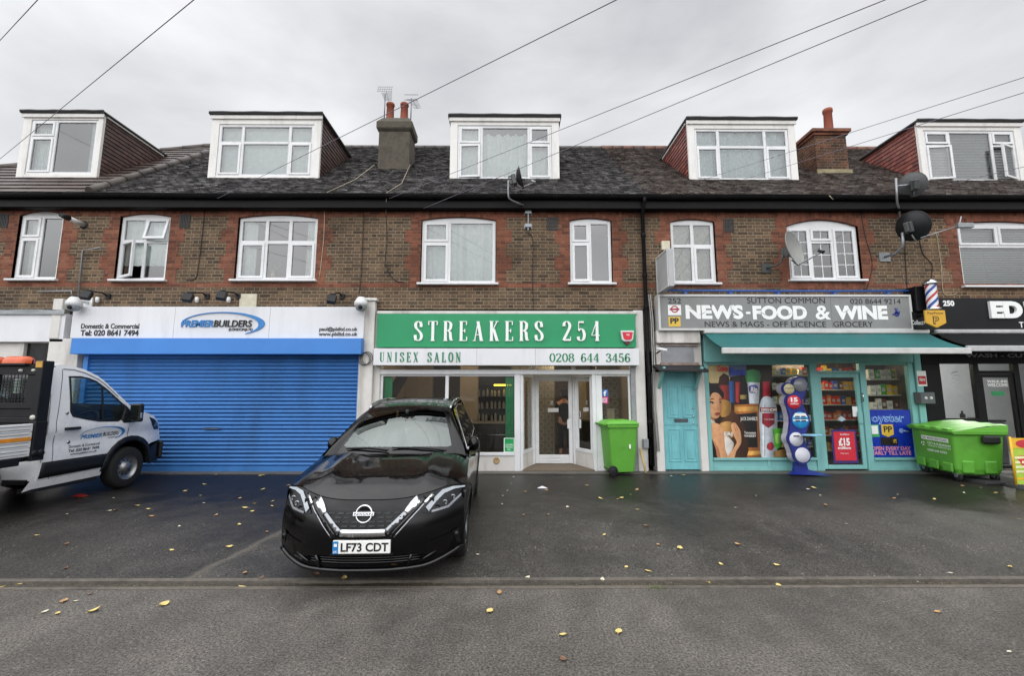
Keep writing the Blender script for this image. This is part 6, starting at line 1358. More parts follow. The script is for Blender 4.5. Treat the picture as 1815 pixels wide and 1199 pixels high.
# headlights
for s in (-1, 1):
    hl = [(s * .515, .665), (s * .56, .725), (s * .63, zedge(.63) - .012), (s * .76, zedge(.76) - .008), (s * .895, zedge(.895) - .006), (s * .90, .79), (s * .86, .715), (s * .75, .655), (s * .62, .645)]
    b = tub(); b.patch(hl, NOSE, .035, off=.007); head = bd(b, 'headlight', LAMPB)
    b = tub(); L = [Vector((s * .545, .70)), Vector((s * .60, .755)), Vector((s * .68, zedge(.68) - .022)), Vector((s * .78, zedge(.78) - .015)), Vector((s * .892, zedge(.892) - .012))]
    Rr = [Vector((s * .575, .668)), Vector((s * .635, .735)), Vector((s * .70, zedge(.70) - .058)), Vector((s * .79, zedge(.79) - .038)), Vector((s * .892, zedge(.892) - .024))]
    b.patch([tuple(p) for p in L + Rr[::-1]], NOSE, .03, off=.016); bd(b, 'daylight_strip', DRL, head)
    for k, (x, z, r_) in enumerate(((.655, .70, .022), (.72, .72, .024), (.79, .75, .024))):
        y = NOSE(s * x, z)[1] - .010; b = tub(); b.lathe([(.001, .004), (r_ * .7, -.004), (r_, -.006), (r_ * 1.08, .006)], (s * x, y, z), 'Y', 16); bd(b, 'projector', RIM if k else GLOSSB, head)
    b = tub(); b.patch([(s * .60, .672), (s * .74, .69), (s * .86, .765), (s * .86, .745), (s * .75, .67), (s * .60, .655)], NOSE, .03, off=.013); bd(b, 'reflector_bar', M('lamp_reflector', '8d9094', .25, metal=.6), head)
# bonnet and front wings
def lead(x): return yprof(zedge(x)) + bow(x) + .004
bl = [(x, lead(x)) for x in [i * .06 for i in range(-12, 13)]]
b = tub(); b.patch(bl + [(.715, 1.0), (.70, 1.20), (.55, 1.13), (.3, 1.09), (0, 1.075), (-.3, 1.09), (-.55, 1.13), (-.70, 1.20), (-.715, 1.0)], HOOD, .045)
bd(b, 'bonnet', WETP)
def SX(y, z):                           # flank
    prof = [(.20, .84), (.28, .885), (.40, .905), (.60, .915), (.78, .917), (.90, .905), (1.0, .885), (1.08, .855)]
    for i in range(len(prof) - 1):
        if z <= prof[i + 1][0]:
            t = max(0, (z - prof[i][0]) / (prof[i + 1][0] - prof[i][0])); x = prof[i][1] + (prof[i + 1][1] - prof[i][1]) * t; break
    else: x = prof[-1][1]
    if y < .9: x -= .10 * (.9 - y) ** 2 * 1.2
    if y > 3.5: x -= .16 * (y - 3.5) ** 2
    x += .018 * (math.exp(-((y - .90) / .42) ** 2) + math.exp(-((y - 3.57) / .42) ** 2)) * math.exp(-((z - .62) / .22) ** 2)
    return x
WHY, WHR = (.90, 3.565), .36
def archpts(yc, r, z0=.27):
    a0 = math.asin(max(-1, (z0 - .34) / r)); return [(yc + r * math.cos(a), .34 + r * math.sin(a)) for a in [a0 + (math.pi - 2 * a0) * i / 14 for i in range(15)]]
def wing_top(y): return HOOD(.90, max(y, .45))[2] if y < 1.25 else 1.0
for s in (-1, 1):
    side = lambda y, z, s=s: (s * SX(y, z), y, z)
    b = tub()
    b.patch([(.715, lead(.715) + .0), (.80, lead(.80)), (.895, lead(.895)), (.90, .6), (.90, 1.25), (.70, 1.22), (.715, 1.0)] if s > 0 else [(-.715, lead(.715)), (-.80, lead(.80)), (-.895, lead(.895)), (-.90, .6), (-.90, 1.25), (-.70, 1.22), (-.715, 1.0)], HOOD, .05)
    ztop = [(y, HOOD(.895, y)[2] - .004) for y in (.50, .7, .9, 1.1)]
    fw = [(.40, .30)] + archpts(WHY[0], .385)[::-1] + [(1.36, .25), (1.36, 1.0)] + [(1.25, .98)] + ztop[::-1] + [(.42, .80)]
    fw = [p for p in fw if not (p == (.40, .30))]; fw = [(.46, .30)] + fw
    b.patch(fw, side, .06, flip=s < 0)
    bd(b, 'front_wing', CARP)
    b = tub(); b.patch([(1.37, .27), (2.36, .27), (2.36, 1.035), (1.37, 1.0)], side, .08, flip=s < 0); dr = bd(b, 'front_door', CARP)
    b = tub(); b.box(s * (SX(2.1, .88) - .01), s * (SX(2.1, .88) + .03), 2.02, 2.24, .865, .90); bd(b, 'door_handle', CARP, dr, .008)
    b = tub(); b.patch([(2.37, .27), (3.05, .27)] + archpts(WHY[1], .385)[::-1][1:6] + [(3.36, .80), (3.40, 1.06), (2.37, 1.036)], side, .08, flip=s < 0); dr2 = bd(b, 'rear_door', CARP)
    b = tub(); b.box(s * (SX(3.0, .9) - .01), s * (SX(3.0, .9) + .03), 2.95, 3.17, .885, .92); bd(b, 'door_handle', CARP, dr2, .008)
    b = tub(); b.patch([(3.37, .80)] + archpts(WHY[1], .385)[::-1][6:] + [(4.0, .27), (4.30, .40), (4.36, .85), (4.25, 1.08), (3.41, 1.065)], side, .08, flip=s < 0); bd(b, 'rear_wing', CARP)
    for yc in WHY:
        b = tub(); pin, pout = archpts(yc, .365, .24), archpts(yc, .425, .24)
        b.patch(pin + pout[::-1], side, .05, off=.012, thick=.03, flip=s < 0); bd(b, 'arch_trim', PLAST)
    b = tub(); b.patch([(1.30, .20), (3.17, .20), (3.17, .30), (1.30, .30)], side, .1, off=.01, thick=.03, flip=s < 0); bd(b, 'sill_trim', PLAST)
    # greenhouse side
    def GL_(y, z, s=s):
        t = max(0, (z - 1.0) / .56); x = SX(y, 1.0) - .012 - .255 * t - .055 * t * t; return (s * x, y, z)
    rt = lambda y: 1.30 + .0 * y
    gl = [(1.52, 1.035), (2.02, 1.33), (2.40, 1.475), (2.95, 1.51), (3.45, 1.48), (3.85, 1.36), (3.95, 1.20), (3.55, 1.09), (2.4, 1.05)]
    b = tub(); b.patch(gl, GL_, .08, flip=s < 0); bd(b, 'side_window', SIDEG)
    out = [(1.16, 1.0), (1.45, 1.15), (1.98, 1.425), (2.35, 1.53), (2.95, 1.572), (3.5, 1.55), (4.0, 1.45), (4.32, 1.10), (4.2, 1.06), (3.4, 1.045), (2.4, 1.02)]
    b = tub(); b.patch(out, GL_, .08, holes=(gl,), flip=s < 0); bd(b, 'window_surround', GLOSSB)
    b = tub(); b.tube([GL_(y, z + .0) for y, z in ((1.52, 1.03), (2.4, 1.045), (3.5, 1.085), (3.97, 1.195))], .009, 6); b.tube([GL_(y, z) for y, z in ((1.50, 1.04), (2.01, 1.34), (2.40, 1.485), (2.95, 1.52), (3.45, 1.49))], .008, 6); bd(b, 'window_chrome', SILV)
    b = tub()
    for y in (2.40, 3.36): b.patch([(y - .03, 1.05), (y + .03, 1.05), (y + .03, 1.49), (y - .03, 1.49)], GL_, .1, off=.004, flip=s < 0)
    bd(b, 'door_pillar', GLOSSB)
    # roof rail
    b = tub(); rr = [(2.10, 1.50), (2.2, 1.545), (2.5, 1.585), (3.0, 1.60), (3.5, 1.585), (3.85, 1.545), (3.95, 1.49)]
    b.tube([(s * (.575 - .01 * abs(y - 2.8)), y, z) for y, z in rr], .016, 8); bd(b, 'roof_rail', SILV)
    # mirror
    b = tub(); mx_, my_, mz_ = s * .925, 1.75, 1.07
    b.lathe([(.001, -.10), (.055, -.088), (.085, -.05), (.095, .0), (.092, .03), (.001, .032)], (mx_, my_, mz_), 'Y', 18, sx=.82, sy=1.0); mm = bd(b, 'door_mirror', CARP)
    b = tub(); b.tube([(s * .865, my_ + .02, mz_ - .06), (s * .90, my_, mz_ - .055)], [.035, .028], 8); bd(b, 'mirror_arm', PLAST, mm)
    b = tub(); b.lathe([(.001, .034), (.085, .034)], (mx_, my_, mz_), 'Y', 18, sx=.78, sy=.92); bd(b, 'mirror_glass', CHR, mm)
    # wheels
    for yc in WHY:
        x = s * .79; b = tub()
        b.lathe([(.215, -.10), (.30, -.11), (.335, -.09), (.345, -.04), (.345, .04), (.335, .09), (.30, .11), (.215, .10)], (x, yc, .345), 'X', 32); w_ = bd(b, 'wheel', TYRE)
        b = tub(); b.lathe([(.001, s * .05), (.06, s * .055), (.065, s * .03), (.19, s * .02), (.205, s * .09), (.22, s * .10)], (x, yc, .345), 'X', 28); 
        for k in range(5):
            a = k * 2 * math.pi / 5; b.tube([(x + s * .06, yc + .04 * math.cos(a), .345 + .04 * math.sin(a)), (x + s * .085, yc + .205 * math.cos(a), .345 + .205 * math.sin(a))], [.03, .022], 6)
        bd(b, 'rim', RIM, w_)
# windscreen, cowl, roof, tail
def WS(x, t):                           # t 0 base .. 1 top
    hb, ht = .70 + (.52 - .70) * t, 0
    y = 1.10 + t * .93 + (.17 - .06 * t) * (x / .7) ** 2; z = 1.06 + .475 * t - .03 * t * t * 0 + .03 * math.sin(math.pi * t) - (.035 + .01 * t) * (x / .7) ** 2
    return (x, y, z)
ws = [(-.725, -.02), (.725, -.02), (.535, 1.0), (-.535, 1.0)]
inner = [(-.665, .135), (-.62, .105), (0, .09), (.62, .105), (.665, .135), (.517, .80), (.48, .87), (.16, .91), (.10, .84), (-.10, .84), (-.16, .91), (-.48, .87), (-.517, .80)]
b = tub(); b.patch(ws, WS, .06, holes=(inner,), off=.001); frit = bd(b, 'windscreen_border', GLOSSB)
b = tub(); b.patch(inner, WS, .06); bd(b, 'windscreen', WSG)
b = tub()
for s in (-1, 1):
    n = 12
    for i in range(n + 1):
        t = i / n; p = Vector(WS(s * (.725 - .19 * t), -.02 + 1.02 * t)); zz = 1.0 + .43 * t + .10 * t * (1 - t); yy = 1.16 + .82 * t
        q_ = Vector((s * (.86 - .245 * t), yy + .05, zz + .0))
        b.v += [p, p.lerp(q_, .5) + Vector((s * .012, -.01, .014)), q_]
    o = (n + 1) * 3 * (0 if s < 0 else 1)
    for i in range(n):
        for k in range(2):
            f = (o + i * 3 + k, o + i * 3 + k + 1, o + (i + 1) * 3 + k + 1, o + (i + 1) * 3 + k); b.f.append(f if s > 0 else f[::-1]); b.m.append(0); b.sm.append(True)
bd(b, 'front_pillar', CARP)
def ROOF(x, y):
    pts = [(1.98, 1.505), (2.2, 1.565), (2.6, 1.61), (3.0, 1.62), (3.5, 1.60), (4.0, 1.53), (4.3, 1.47)]
    for i in range(len(pts) - 1):
        if y <= pts[i + 1][0]: t = (y - pts[i][0]) / (pts[i + 1][0] - pts[i][0]); z = pts[i][1] + (pts[i + 1][1] - pts[i][1]) * t; break
    else: z = pts[-1][1]
    return (x, y, z - .055 * (abs(x) / .66) ** 2.2)
b = tub(); b.patch([(-.535, 2.12), (-.3, 2.03), (0, 2.01), (.3, 2.03), (.535, 2.12), (.61, 2.4), (.615, 3.5), (.57, 4.25), (-.57, 4.25), (-.615, 3.5), (-.61, 2.4)], ROOF, .08); bd(b, 'roof', WETP)
b = tub(); b.patch([(-.50, 2.30), (.50, 2.30), (.52, 3.3), (-.52, 3.3)], ROOF, .1, off=.004); bd(b, 'roof_glass', GLOSSB)
b = tub(); b.tube([(0, 4.0, 1.535), (0, 4.06, 1.57), (0, 4.16, 1.58)], [.03, .025, .01], 8); bd(b, 'roof_aerial', GLOSSB)
b = tub(); b.patch([(-.72, .35), (.72, .35), (.76, .9), (.70, 1.06), (.58, 1.48), (-.58, 1.48), (-.70, 1.06), (-.76, .9)], lambda x, z: (x, 4.40 - .10 * (x / .8) ** 2 - max(0, z - .95) * .30, z), .1, flip=True); bd(b, 'tailgate', CARP)
# wipers and cowl
b = tub(); b.patch([(-.70, 1.16), (-.55, 1.11), (-.3, 1.07), (0, 1.055), (.3, 1.07), (.55, 1.11), (.70, 1.16), (.72, 1.30), (.3, 1.16), (0, 1.13), (-.3, 1.16), (-.72, 1.30)], lambda x, y: (x, y, HOOD(x, y)[2] - .02), .06); bd(b, 'cowl', PLAST)
for x0, x1, z1 in ((.62, -.02, 0), (-.05, -.60, 0)):
    b = tub(); p0 = Vector(WS(x0, .02)) + Vector((0, -.02, .015)); p1 = Vector(WS(x1, .065)) + Vector((0, -.02, .012)); pm = p0.lerp(p1, .45) + Vector((0, -.012, .02)); b.tube([p0, pm, p1], [.008, .012, .006], 6)
    p2 = Vector(WS(x1 + (x0 - x1) * .95, .035)) + Vector((0, -.01, .006)); b.tube([p2, p1 + Vector((0, .0, -.003))], .006, 5); bd(b, 'wiper', PLAST)
# cabin
b = tub(); b.grid(lambda x, k: (x, 1.22 + .34 * k, 1.04 + .03 * math.sin(math.pi * k) - .04 * (x / .7) ** 2), [i * .1 - .7 for i in range(15)], [i / 5 for i in range(6)]); b.box(-.70, .70, 1.57, 1.62, .7, 1.03); bd(b, 'dashboard', CABIN)
b = tub(); a_ = Matrix.Translation((-.36, 1.70, 1.02)) @ Matrix.Rotation(R(-65), 4, 'X'); n = 24
b.tube([(.18 * math.cos(k * math.pi / 12), .18 * math.sin(k * math.pi / 12), 0) for k in range(25)], .016, 8, cap=False); b.tube([(-.17, 0, 0), (.17, 0, 0)], .018, 6); b.tube([(0, 0, 0), (0, -.17, 0)], .018, 6); b.xform(0, a_); bd(b, 'steering_wheel', CABD)
for s in (-1, 1):
    b = tub(); b.box(s * .36 - .25, s * .36 + .25, 2.25, 2.40, .45, 1.12); b.box(s * .36 - .12, s * .36 + .12, 2.30, 2.40, 1.16, 1.34); b.box(s * .36 - .26, s * .36 + .26, 1.85, 2.35, .45, .62); bd(b, 'front_seat', CABD, bevel=.04)
b = tub(); b.box(-.11, .11, 1.86, 1.89, 1.375, 1.44); b.box(-.02, .02, 1.86, 1.93, 1.44, 1.50); mir_ = bd(b, 'rear_view_mirror', CABD, bevel=.012)
b = tub(); b.tube([(0, 1.87, 1.375), (0, 1.87, 1.26)], .004, 5); b.box(-.022, .022, 1.868, 1.874, 1.18, 1.26); bd(b, 'hanging_charm', PLATE, mir_)
b = tub(); b.box(-.66, .66, 1.4, 4.1, .28, .40); b.quad((-.64, 4.0, .4), (.64, 4.0, .4), (.56, 3.9, 1.4), (-.56, 3.9, 1.4)); b.quad((-.66, 1.15, .3), (-.66, 1.62, .3), (.66, 1.62, .3), (.66, 1.15, .3)); bd(b, 'floor_pan', CABD)
b = tub(); b.box(-.86, .86, .55, 1.30, .22, .60) ; b.box(-.62, .62, .20, 1.15, .22, .78); b.box(-.80, .80, 1.3, 4.2, .22, .30); bd(b, 'underbody', M('underbody_black', '060606', .9))
# ================================================================== builders' truck
VANW = M('van_white_paint', 'e0e1e3', .28, var=.03, scale=2, coat=.5, dirt='8c8880', dirt_amt=.3, dirt_scale=1.8)
VBLK = M('van_black_plastic', '17181a', .5, var=.2, scale=12, spec=.35); STEELB = M('black_steel', '121315', .45, var=.3, scale=6, spec=.35)
ALUD = M('dropside_alloy', 'd6d8da', .45, var=.05, dirt='9a968e', dirt_amt=.3); ORNG = M('orange_tape', 'd98a1e', .45); AMBER = M('amber_lens', 'b8480f', .25, var=.15, scale=8)
VGL = glass('van_side_glass', 'c3cfcc', 1.6)
TX, TY = -7.69, 8.0
trk = thing('tipper_truck', 'white builders\' tipper truck with black headboard parked nose-in at the blue shutter', 'truck', (TX, TY, gz(8.0)))
def vb(b, name, mat, par=None, bevel=0.): return b.build(name, mat, par or trk, bevel=bevel, local=True)
def VX(y, z):
    x = 1.0
    if z > 1.12: x -= .17 * max(0, (z - 1.12) / .98) ** 1.3
    x += .012 * math.exp(-((z - 1.08) / .05) ** 2) - .022 * math.exp(-((z - .93) / .10) ** 2)
    if z < .45: x -= .05 * (.45 - z) / .2
    if y > .2: x -= .16 * ((y - .2) / .75) ** 2
    return x
top = [(-1.28, 2.06), (-1.13, 2.075), (-.95, 2.06), (-.77, 2.02), (-.56, 1.93), (-.44, 1.85), (-.2, 1.635), (.03, 1.43), (.27, 1.315), (.49, 1.26), (.65, 1.2), (.75, 1.12), (.93, .94), (.96, .76)]
win = [(-1.04, 1.90), (-.85, 1.91), (-.70, 1.885), (-.57, 1.835), (-.40, 1.715), (-.10, 1.455), (-.08, 1.36), (-.15, 1.19), (-.21, 1.16), (-.58, 1.18), (-.82, 1.23), (-1.01, 1.28), (-1.05, 1.36)]
door = [(-1.12, 2.0), (-.95, 2.0), (-.76, 1.955), (-.54, 1.86), (-.42, 1.775), (-.06, 1.455), (.0, 1.38), (.015, 1.12), (.02, .80), (-.06, .82), (-.20, .80), (-.36, .66), (-.44, .44), (-1.27, .40), (-1.26, .67), (-1.26, 1.2)]
def arc(r, a0, a1, n=12): return [(.10 + r * math.cos(R(a0 + (a1 - a0) * i / n)), .35 + r * math.sin(R(a0 + (a1 - a0) * i / n))) for i in range(n + 1)]
for s in (1, -1):
    side = lambda y, z, s=s: (s * VX(y, z), y, z)
    body = top + [(.60, .72)] + arc(.50, 42, 176) + [(-.41, .30), (-1.47, .29), (-1.59, .27), (-1.42, .66), (-1.37, 1.21)]
    b = MB(); b.patch(body, side, .07, holes=(door,), flip=s < 0); vb(b, 'cab_side', VANW)
    b = MB(); b.patch(door, side, .07, holes=(win,), off=-.004, flip=s < 0); dr = vb(b, 'cab_door', VANW)
    b = MB(); b.patch(win, side, .1, off=-.012, flip=s < 0); vb(b, 'door_window', VGL, dr)
    iw_ = [(-1.01, 1.87), (-.85, 1.88), (-.70, 1.855), (-.58, 1.81), (-.42, 1.69), (-.14, 1.44), (-.12, 1.36), (-.18, 1.21), (-.23, 1.19), (-.58, 1.205), (-.82, 1.255), (-.99, 1.305), (-1.02, 1.37)]
    b = MB(); b.patch(win, side, .06, holes=(iw_,), off=.002, flip=s < 0); vb(b, 'window_seal', VBLK, dr)
    b = MB(); b.patch([(-.53, 1.19), (-.49, 1.19), (-.47, 1.76), (-.51, 1.79)], side, .1, off=.003, flip=s < 0); vb(b, 'window_bar', VBLK, dr)
    b = MB(); b.patch([(-.10, 1.46), (-.02, 1.40), (.03, 1.34), (.25, 1.13), (-.10, 1.13), (-.15, 1.19), (-.08, 1.36)], side, .06, off=.006, thick=.01, flip=s < 0); vb(b, 'mirror_mount', VBLK, dr)
    b = MB(); b.patch([(-1.40, .65), (-.31, .645), (-.38, .55), (-.43, .44), (-1.43, .43)], side, .08, off=.012, thick=.014, flip=s < 0); vb(b, 'side_cladding', VBLK)
    b = MB(); b.patch(arc(.46, 2, 178) + arc(.545, 2, 178)[::-1], side, .06, off=.014, thick=.05, flip=s < 0); vb(b, 'arch_trim', VBLK)
    b = MB(); b.box(s * .90, s * (VX(-1, 1.1) + .035), -1.14, -.90, 1.085, 1.125); vb(b, 'door_handle', VBLK, dr, .012)
    b = MB(); b.lathe([(.001, s * .012), (.022, s * .010), (.026, 0)], (s * VX(-1.03, .9), -1.03, .9), 'X', 14); b.lathe([(.001, s * .012), (.02, s * .01), (.022, 0)], (s * VX(-1.1, 1.34), -1.1, 1.34), 'X', 12); vb(b, 'door_lock', SILV, dr)
    b = MB(); b.patch([(.47, 1.205), (.65, 1.15), (.80, 1.03), (.90, .95), (.70, .955), (.56, 1.06)], side, .05, off=.004, flip=s < 0); hl_ = vb(b, 'headlight', LAMPB)
    b = MB(); b.lathe([(.001, s * .004), (.05, s * .006)], (s * VX(.66, 1.06), .66, 1.06), 'X', 14); vb(b, 'projector', RIM, hl_)
    b = MB(); b.patch([(.60, .66), (.96, .75), (1.05, .70), (1.10, .50), (1.02, .37), (.60, .32)], lambda y, z, s=s: (s * (VX(min(y, .96), z) - max(0, y - .8) * .35 + .01), y, z), .06, flip=s < 0); vb(b, 'bumper_corner', VBLK)
    b = MB(); b.box(s * .80, s * .95, -1.5, -.45, .24, .30); vb(b, 'step_sill', VBLK)
    b = MB(); b.grid(lambda x, a: (s * x, .10 + .48 * math.cos(a), .35 + .48 * math.sin(a)), [.5, .93], [math.pi * (.02 + .96 * i / 14) for i in range(15)]); b.quad((s * .52, -.4, .2), (s * .52, .6, .2), (s * .52, .6, .9), (s * .52, -.4, .9)); vb(b, 'arch_liner', VBLK)
    b = MB()
    for pl in ([(-1.135, 2.0), (-1.14, 1.9), (-1.265, 1.2), (-1.265, .67), (-1.275, .40)], [(.02, 1.13), (.028, .80)], [(-1.12, 2.006), (-.95, 2.006), (-.76, 1.961), (-.54, 1.867), (-.42, 1.782), (-.2, 1.585)]):
        pp_ = [Vector(p) for p in pl]; L_ = []; R_ = []
        for i, p in enumerate(pp_):
            d_ = (pp_[min(i + 1, len(pp_) - 1)] - pp_[max(i - 1, 0)]).normalized(); n_ = Vector((-d_.y, d_.x)) * .0045; L_.append(p + n_); R_.append(p - n_)
        b.patch([tuple(p) for p in L_ + R_[::-1]], side, .1, off=.0025, flip=s < 0)
    vb(b, 'door_seam', M('seam_shadow_gap', '30343a', .7), dr)
    # mirror
    b = MB(); my = -.02; b.box(s * 1.02, s * 1.21, my - .02, my + .09, 1.14, 1.46); b.box(s * .95, s * 1.03, my + .0, my + .05, 1.15, 1.21); mr = vb(b, 'door_mirror', VBLK, None, .035)
    b = MB(); b.box(s * 1.04, s * 1.19, my - .026, my - .018, 1.25, 1.44); b.box(s * 1.04, s * 1.19, my - .026, my - .018, 1.16, 1.235); vb(b, 'mirror_glass', M('mirror_glass', '3f4b47', .06, metal=.9), mr, .004)
    b = MB(); b.box(s * 1.17, s * 1.22, my + .0, my + .06, 1.20, 1.30); vb(b, 'indicator', SILV, mr, .012)
    # wheels
    for yc, wz in ((.10, .352), (-3.25, .352 - gz(8.0) + gz(4.75))):
        x = s * .885; b = MB(); b.lathe([(.21, -.10), (.31, -.105), (.343, -.085), (.352, -.04), (.352, .04), (.343, .085), (.31, .105), (.21, .10)], (x, yc, wz), 'X', 36); w_ = vb(b, 'wheel', TYRE)
        b = MB(); b.lathe([(.001, s * .105), (.075, s * .10), (.085, s * .085), (.09, s * .055), (.165, s * .04), (.185, s * .075), (.205, s * .09), (.212, s * .098), (.215, s * .06)], (x, yc, wz), 'X', 36); rim = vb(b, 'rim', M('steel_rim', '9b9c9e', .35, metal=.8, var=.12, dirt='5c5752', dirt_amt=.5), w_)
        b = MB()
        for k in range(10):
            a = k * math.pi / 5; b.lathe([(.001, s * .0515), (.016, s * .0515)], (x, yc + .128 * math.cos(a), wz + .128 * math.sin(a)), 'X', 10)
        vb(b, 'rim_holes', M('hole_black', '060606', .9), w_)
# lettering on the side
fs = lambda u, v, d: (VX(u, v) + .0035 + d, u, v)
b = MB(); letters(b, 'PREMIER', -.84, -.47, .925, .99, fs, .025, .15); vb(b, 'logo_lettering', BLUET); b = MB(); letters(b, 'BUILDERS', -.46, -.16, .935, 1.0, fs, .012, .1); letters(b, '(LONDON)LTD', -.36, -.13, .885, .915, fs, .0); vb(b, 'logo_lettering', INK)
sw = swoosh(trk, (-.86, -.06, .86, 1.09), 0, BLUET, fn=lambda u, v, d: (VX(u, v) + .0045, u, v), dep=.0, local=True)
b = MB(); letters(b, 'Domestic & Commercial', -1.03, -.51, .81, .85, fs, .01, .12); letters(b, 'Tel: 020 8641 7494', -1.03, -.52, .745, .79, fs, .02, .12); letters(b, 'www.pbiltd.co.uk', -1.0, -.56, .69, .73, fs, .015, .12); vb(b, 'door_lettering', INK)
# roof, screen, bonnet across the cab
def across(seg, name, mat, crown=.05, inset=0., par=None):
    b = MB(); us = [i / 14 for i in range(15)]
    def f(k, u):
        y, z = seg[k]; xe = VX(y, z) - inset; t = 2 * u - 1; return (xe * t, y + .10 * (1 - t * t) * (1 if y > .3 else .3), z + crown * (1 - t * t))
    b.grid(f, list(range(len(seg))), us); return vb(b, name, mat, par)
across(top[:6], 'cab_roof', VANW); across(top[5:8], 'windscreen', VGL, .03); across(top[7:], 'bonnet', VANW, .03)
b = MB(); b.box(-.86, .86, .98, 1.06, .38, .72); b.box(-.7, .7, 1.0, 1.065, .74, .9); vb(b, 'front_bumper', VBLK, None, .03)
b = MB()                                  # rear wall of the cab with its window opening
rw = [(-.84, 2.05), (.84, 2.05), (1.0, 1.2), (1.0, .4), (-1.0, .4), (-1.0, 1.2)]
b.patch(rw, lambda x, z: (x, -1.28 - .12 * max(0, 2.06 - z) / .85 * .75, z), .2, holes=([(-.75, 1.85), (.75, 1.85), (.8, 1.42), (-.8, 1.42)],), flip=False); vb(b, 'cab_back', VANW)
b = MB(); b.patch([(-.75, 1.85), (.75, 1.85), (.8, 1.42), (-.8, 1.42)], lambda x, z: (x, -1.31, z), .3); vb(b, 'rear_window', VGL)
b = MB(); b.box(-.85, .85, -1.2, .5, .42, .50); b.box(-.88, .88, -.15, .35, .9, 1.14); vb(b, 'cab_interior', CABD)
for x in (-.45, .12, .55):
    b = MB(); b.box(x - .22, x + .22, -1.12, -.96, .6, 1.42); b.box(x - .11, x + .11, -1.10, -1.0, 1.46, 1.64); b.box(x - .22, x + .22, -1.0, -.55, .5, .72); vb(b, 'cab_seat', M('cab_seat_grey', '3c4043', .8), None, .04)
b = MB(); a_ = Matrix.Translation((.50, -.28, 1.18)) @ Matrix.Rotation(R(55), 4, 'X'); b.tube([(.19 * math.cos(k * math.pi / 12), .19 * math.sin(k * math.pi / 12), 0) for k in range(25)], .016, 8, cap=False); b.tube([(-.18, 0, 0), (.18, 0, 0)], .018, 6); b.xform(0, a_); vb(b, 'steering_wheel', CABD)
# headboard
hy = -1.56; b = MB()
HW = 1.06
b.box(HW - .10, HW, hy - .06, hy + .10, .72, 2.10); b.box(-HW, -HW + .10, hy - .06, hy + .10, .72, 2.10)
for (za, zb_) in ((1.90, 2.02), (1.42, 1.50), (1.22, 1.30)): b.box(-HW + .10, HW - .10, hy - .02, hy + .05, za, zb_)
for xa, xb in ((.80, .96), (.34, .40), (-.40, -.34), (-.96, -.80)): b.box(xa, xb, hy - .005, hy + .045, 1.50, 1.90)
b.box(-.96, .96, hy + .0, hy + .04, 1.02, 1.22); b.box(-.96, .96, hy - .0, hy + .03, 1.30, 1.42)
b.box(-.98, .98, hy - .03, hy + .2, 2.02, 2.035)
hb = vb(b, 'headboard', STEELB, None, .006)
b = MB()
for xa, xb in ((.40, .80), (-.34, .34), (-.80, -.40)):
    n = int((xb - xa) / .045)
    for i in range(1, n): b.box(xa + (xb - xa) * i / n - .004, xa + (xb - xa) * i / n + .004, hy + .012, hy + .018, 1.50, 1.90)
    for i in range(1, 9): b.box(xa, xb, hy + .013, hy + .017, 1.5 + .4 * i / 9 - .004, 1.5 + .4 * i / 9 + .004)
vb(b, 'window_mesh', STEELB, hb)
b = MB()
for x in (.90, .72, .35, -.1, -.6, -.9): b.lathe([(.001, -.03), (.018, -.026), (.022, 0)], (x, hy - .02, 1.96), 'Y', 12)
b.lathe([(.001, -.02), (.03, -.016), (.034, 0)], (HW - .05, hy - .06, 1.30), 'Y', 14); vb(b, 'bolt_heads', M('bolt_pale', 'bdbbb4', .4), hb)
b = MB(); b.box(HW - .09, HW - .005, hy - .075, hy - .061, 2.0, 2.09); vb(b, 'marker_plate', M('brass_marker', 'b98d3a', .4), hb)
b = MB(); b.box(-.7, .82, hy - .08, hy + .16, 2.036, 2.06); lb = vb(b, 'beacon_base', VBLK, hb)
for xa, xb in ((.40, .80), (-.02, .38), (-.5, -.06)):
    b = MB(); n = 10
    b.grid(lambda u, a: (xa + (xb - xa) * u, hy + .04 - .11 * math.cos(a) * (1 - .9 * abs(2 * u - 1) ** 6), 2.06 + .11 * math.sin(a) * (1 - .35 * abs(2 * u - 1) ** 6)), [i / 14 for i in range(15)], [math.pi * i / n for i in range(n + 1)])
    vb(b, 'amber_beacon', AMBER, hb)
# tipping bed
for s in (1, -1):
    b = MB()
    for k in range(4): b.box(s * 1.0, s * 1.045, -5.0, hy - .07, .77 + k * .112, .77 + k * .112 + .108)
    ds = vb(b, 'dropside', ALUD, None, .006)
    b = MB()
    for k in range(4): b.box(s * 1.0452, s * 1.049, -5.0, hy - .11, .80 + k * .112, .806 + k * .112); b.box(s * 1.0452, s * 1.049, -5.0, hy - .11, .845 + k * .112, .851 + k * .112)
    vb(b, 'dropside_ribs', M('rib_grey', '8b8d90', .4, metal=.3), ds)
    b = MB(); b.box(s * 1.0495, s * 1.053, -5.0, hy - .09, .985, 1.035); vb(b, 'orange_stripe', ORNG, ds)
    b = MB(); b.box(s * .99, s * 1.075, hy - .07, hy + .10, .70, 1.24); b.box(s * 1.0, s * 1.06, -5.0, hy - .2, .66, .765); b.box(s * 1.0453, s * 1.07, -2.35, -2.27, .72, .86); b.lathe([(.001, s * .02), (.045, s * .015), (.05, 0)], (s * 1.075, hy - .03, .80), 'X', 14); b.lathe([(.001, s * .02), (.045, s * .015), (.05, 0)], (s * 1.075, hy + .05, .80), 'X', 14); vb(b, 'bed_post', STEELB, None, .006)
b = MB(); b.box(-1.0, 1.0, -5.0, hy - .07, .70, .76); b.box(-1.0, 1.0, -5.05, -5.0, .70, 1.22); vb(b, 'bed_floor', STEELB)
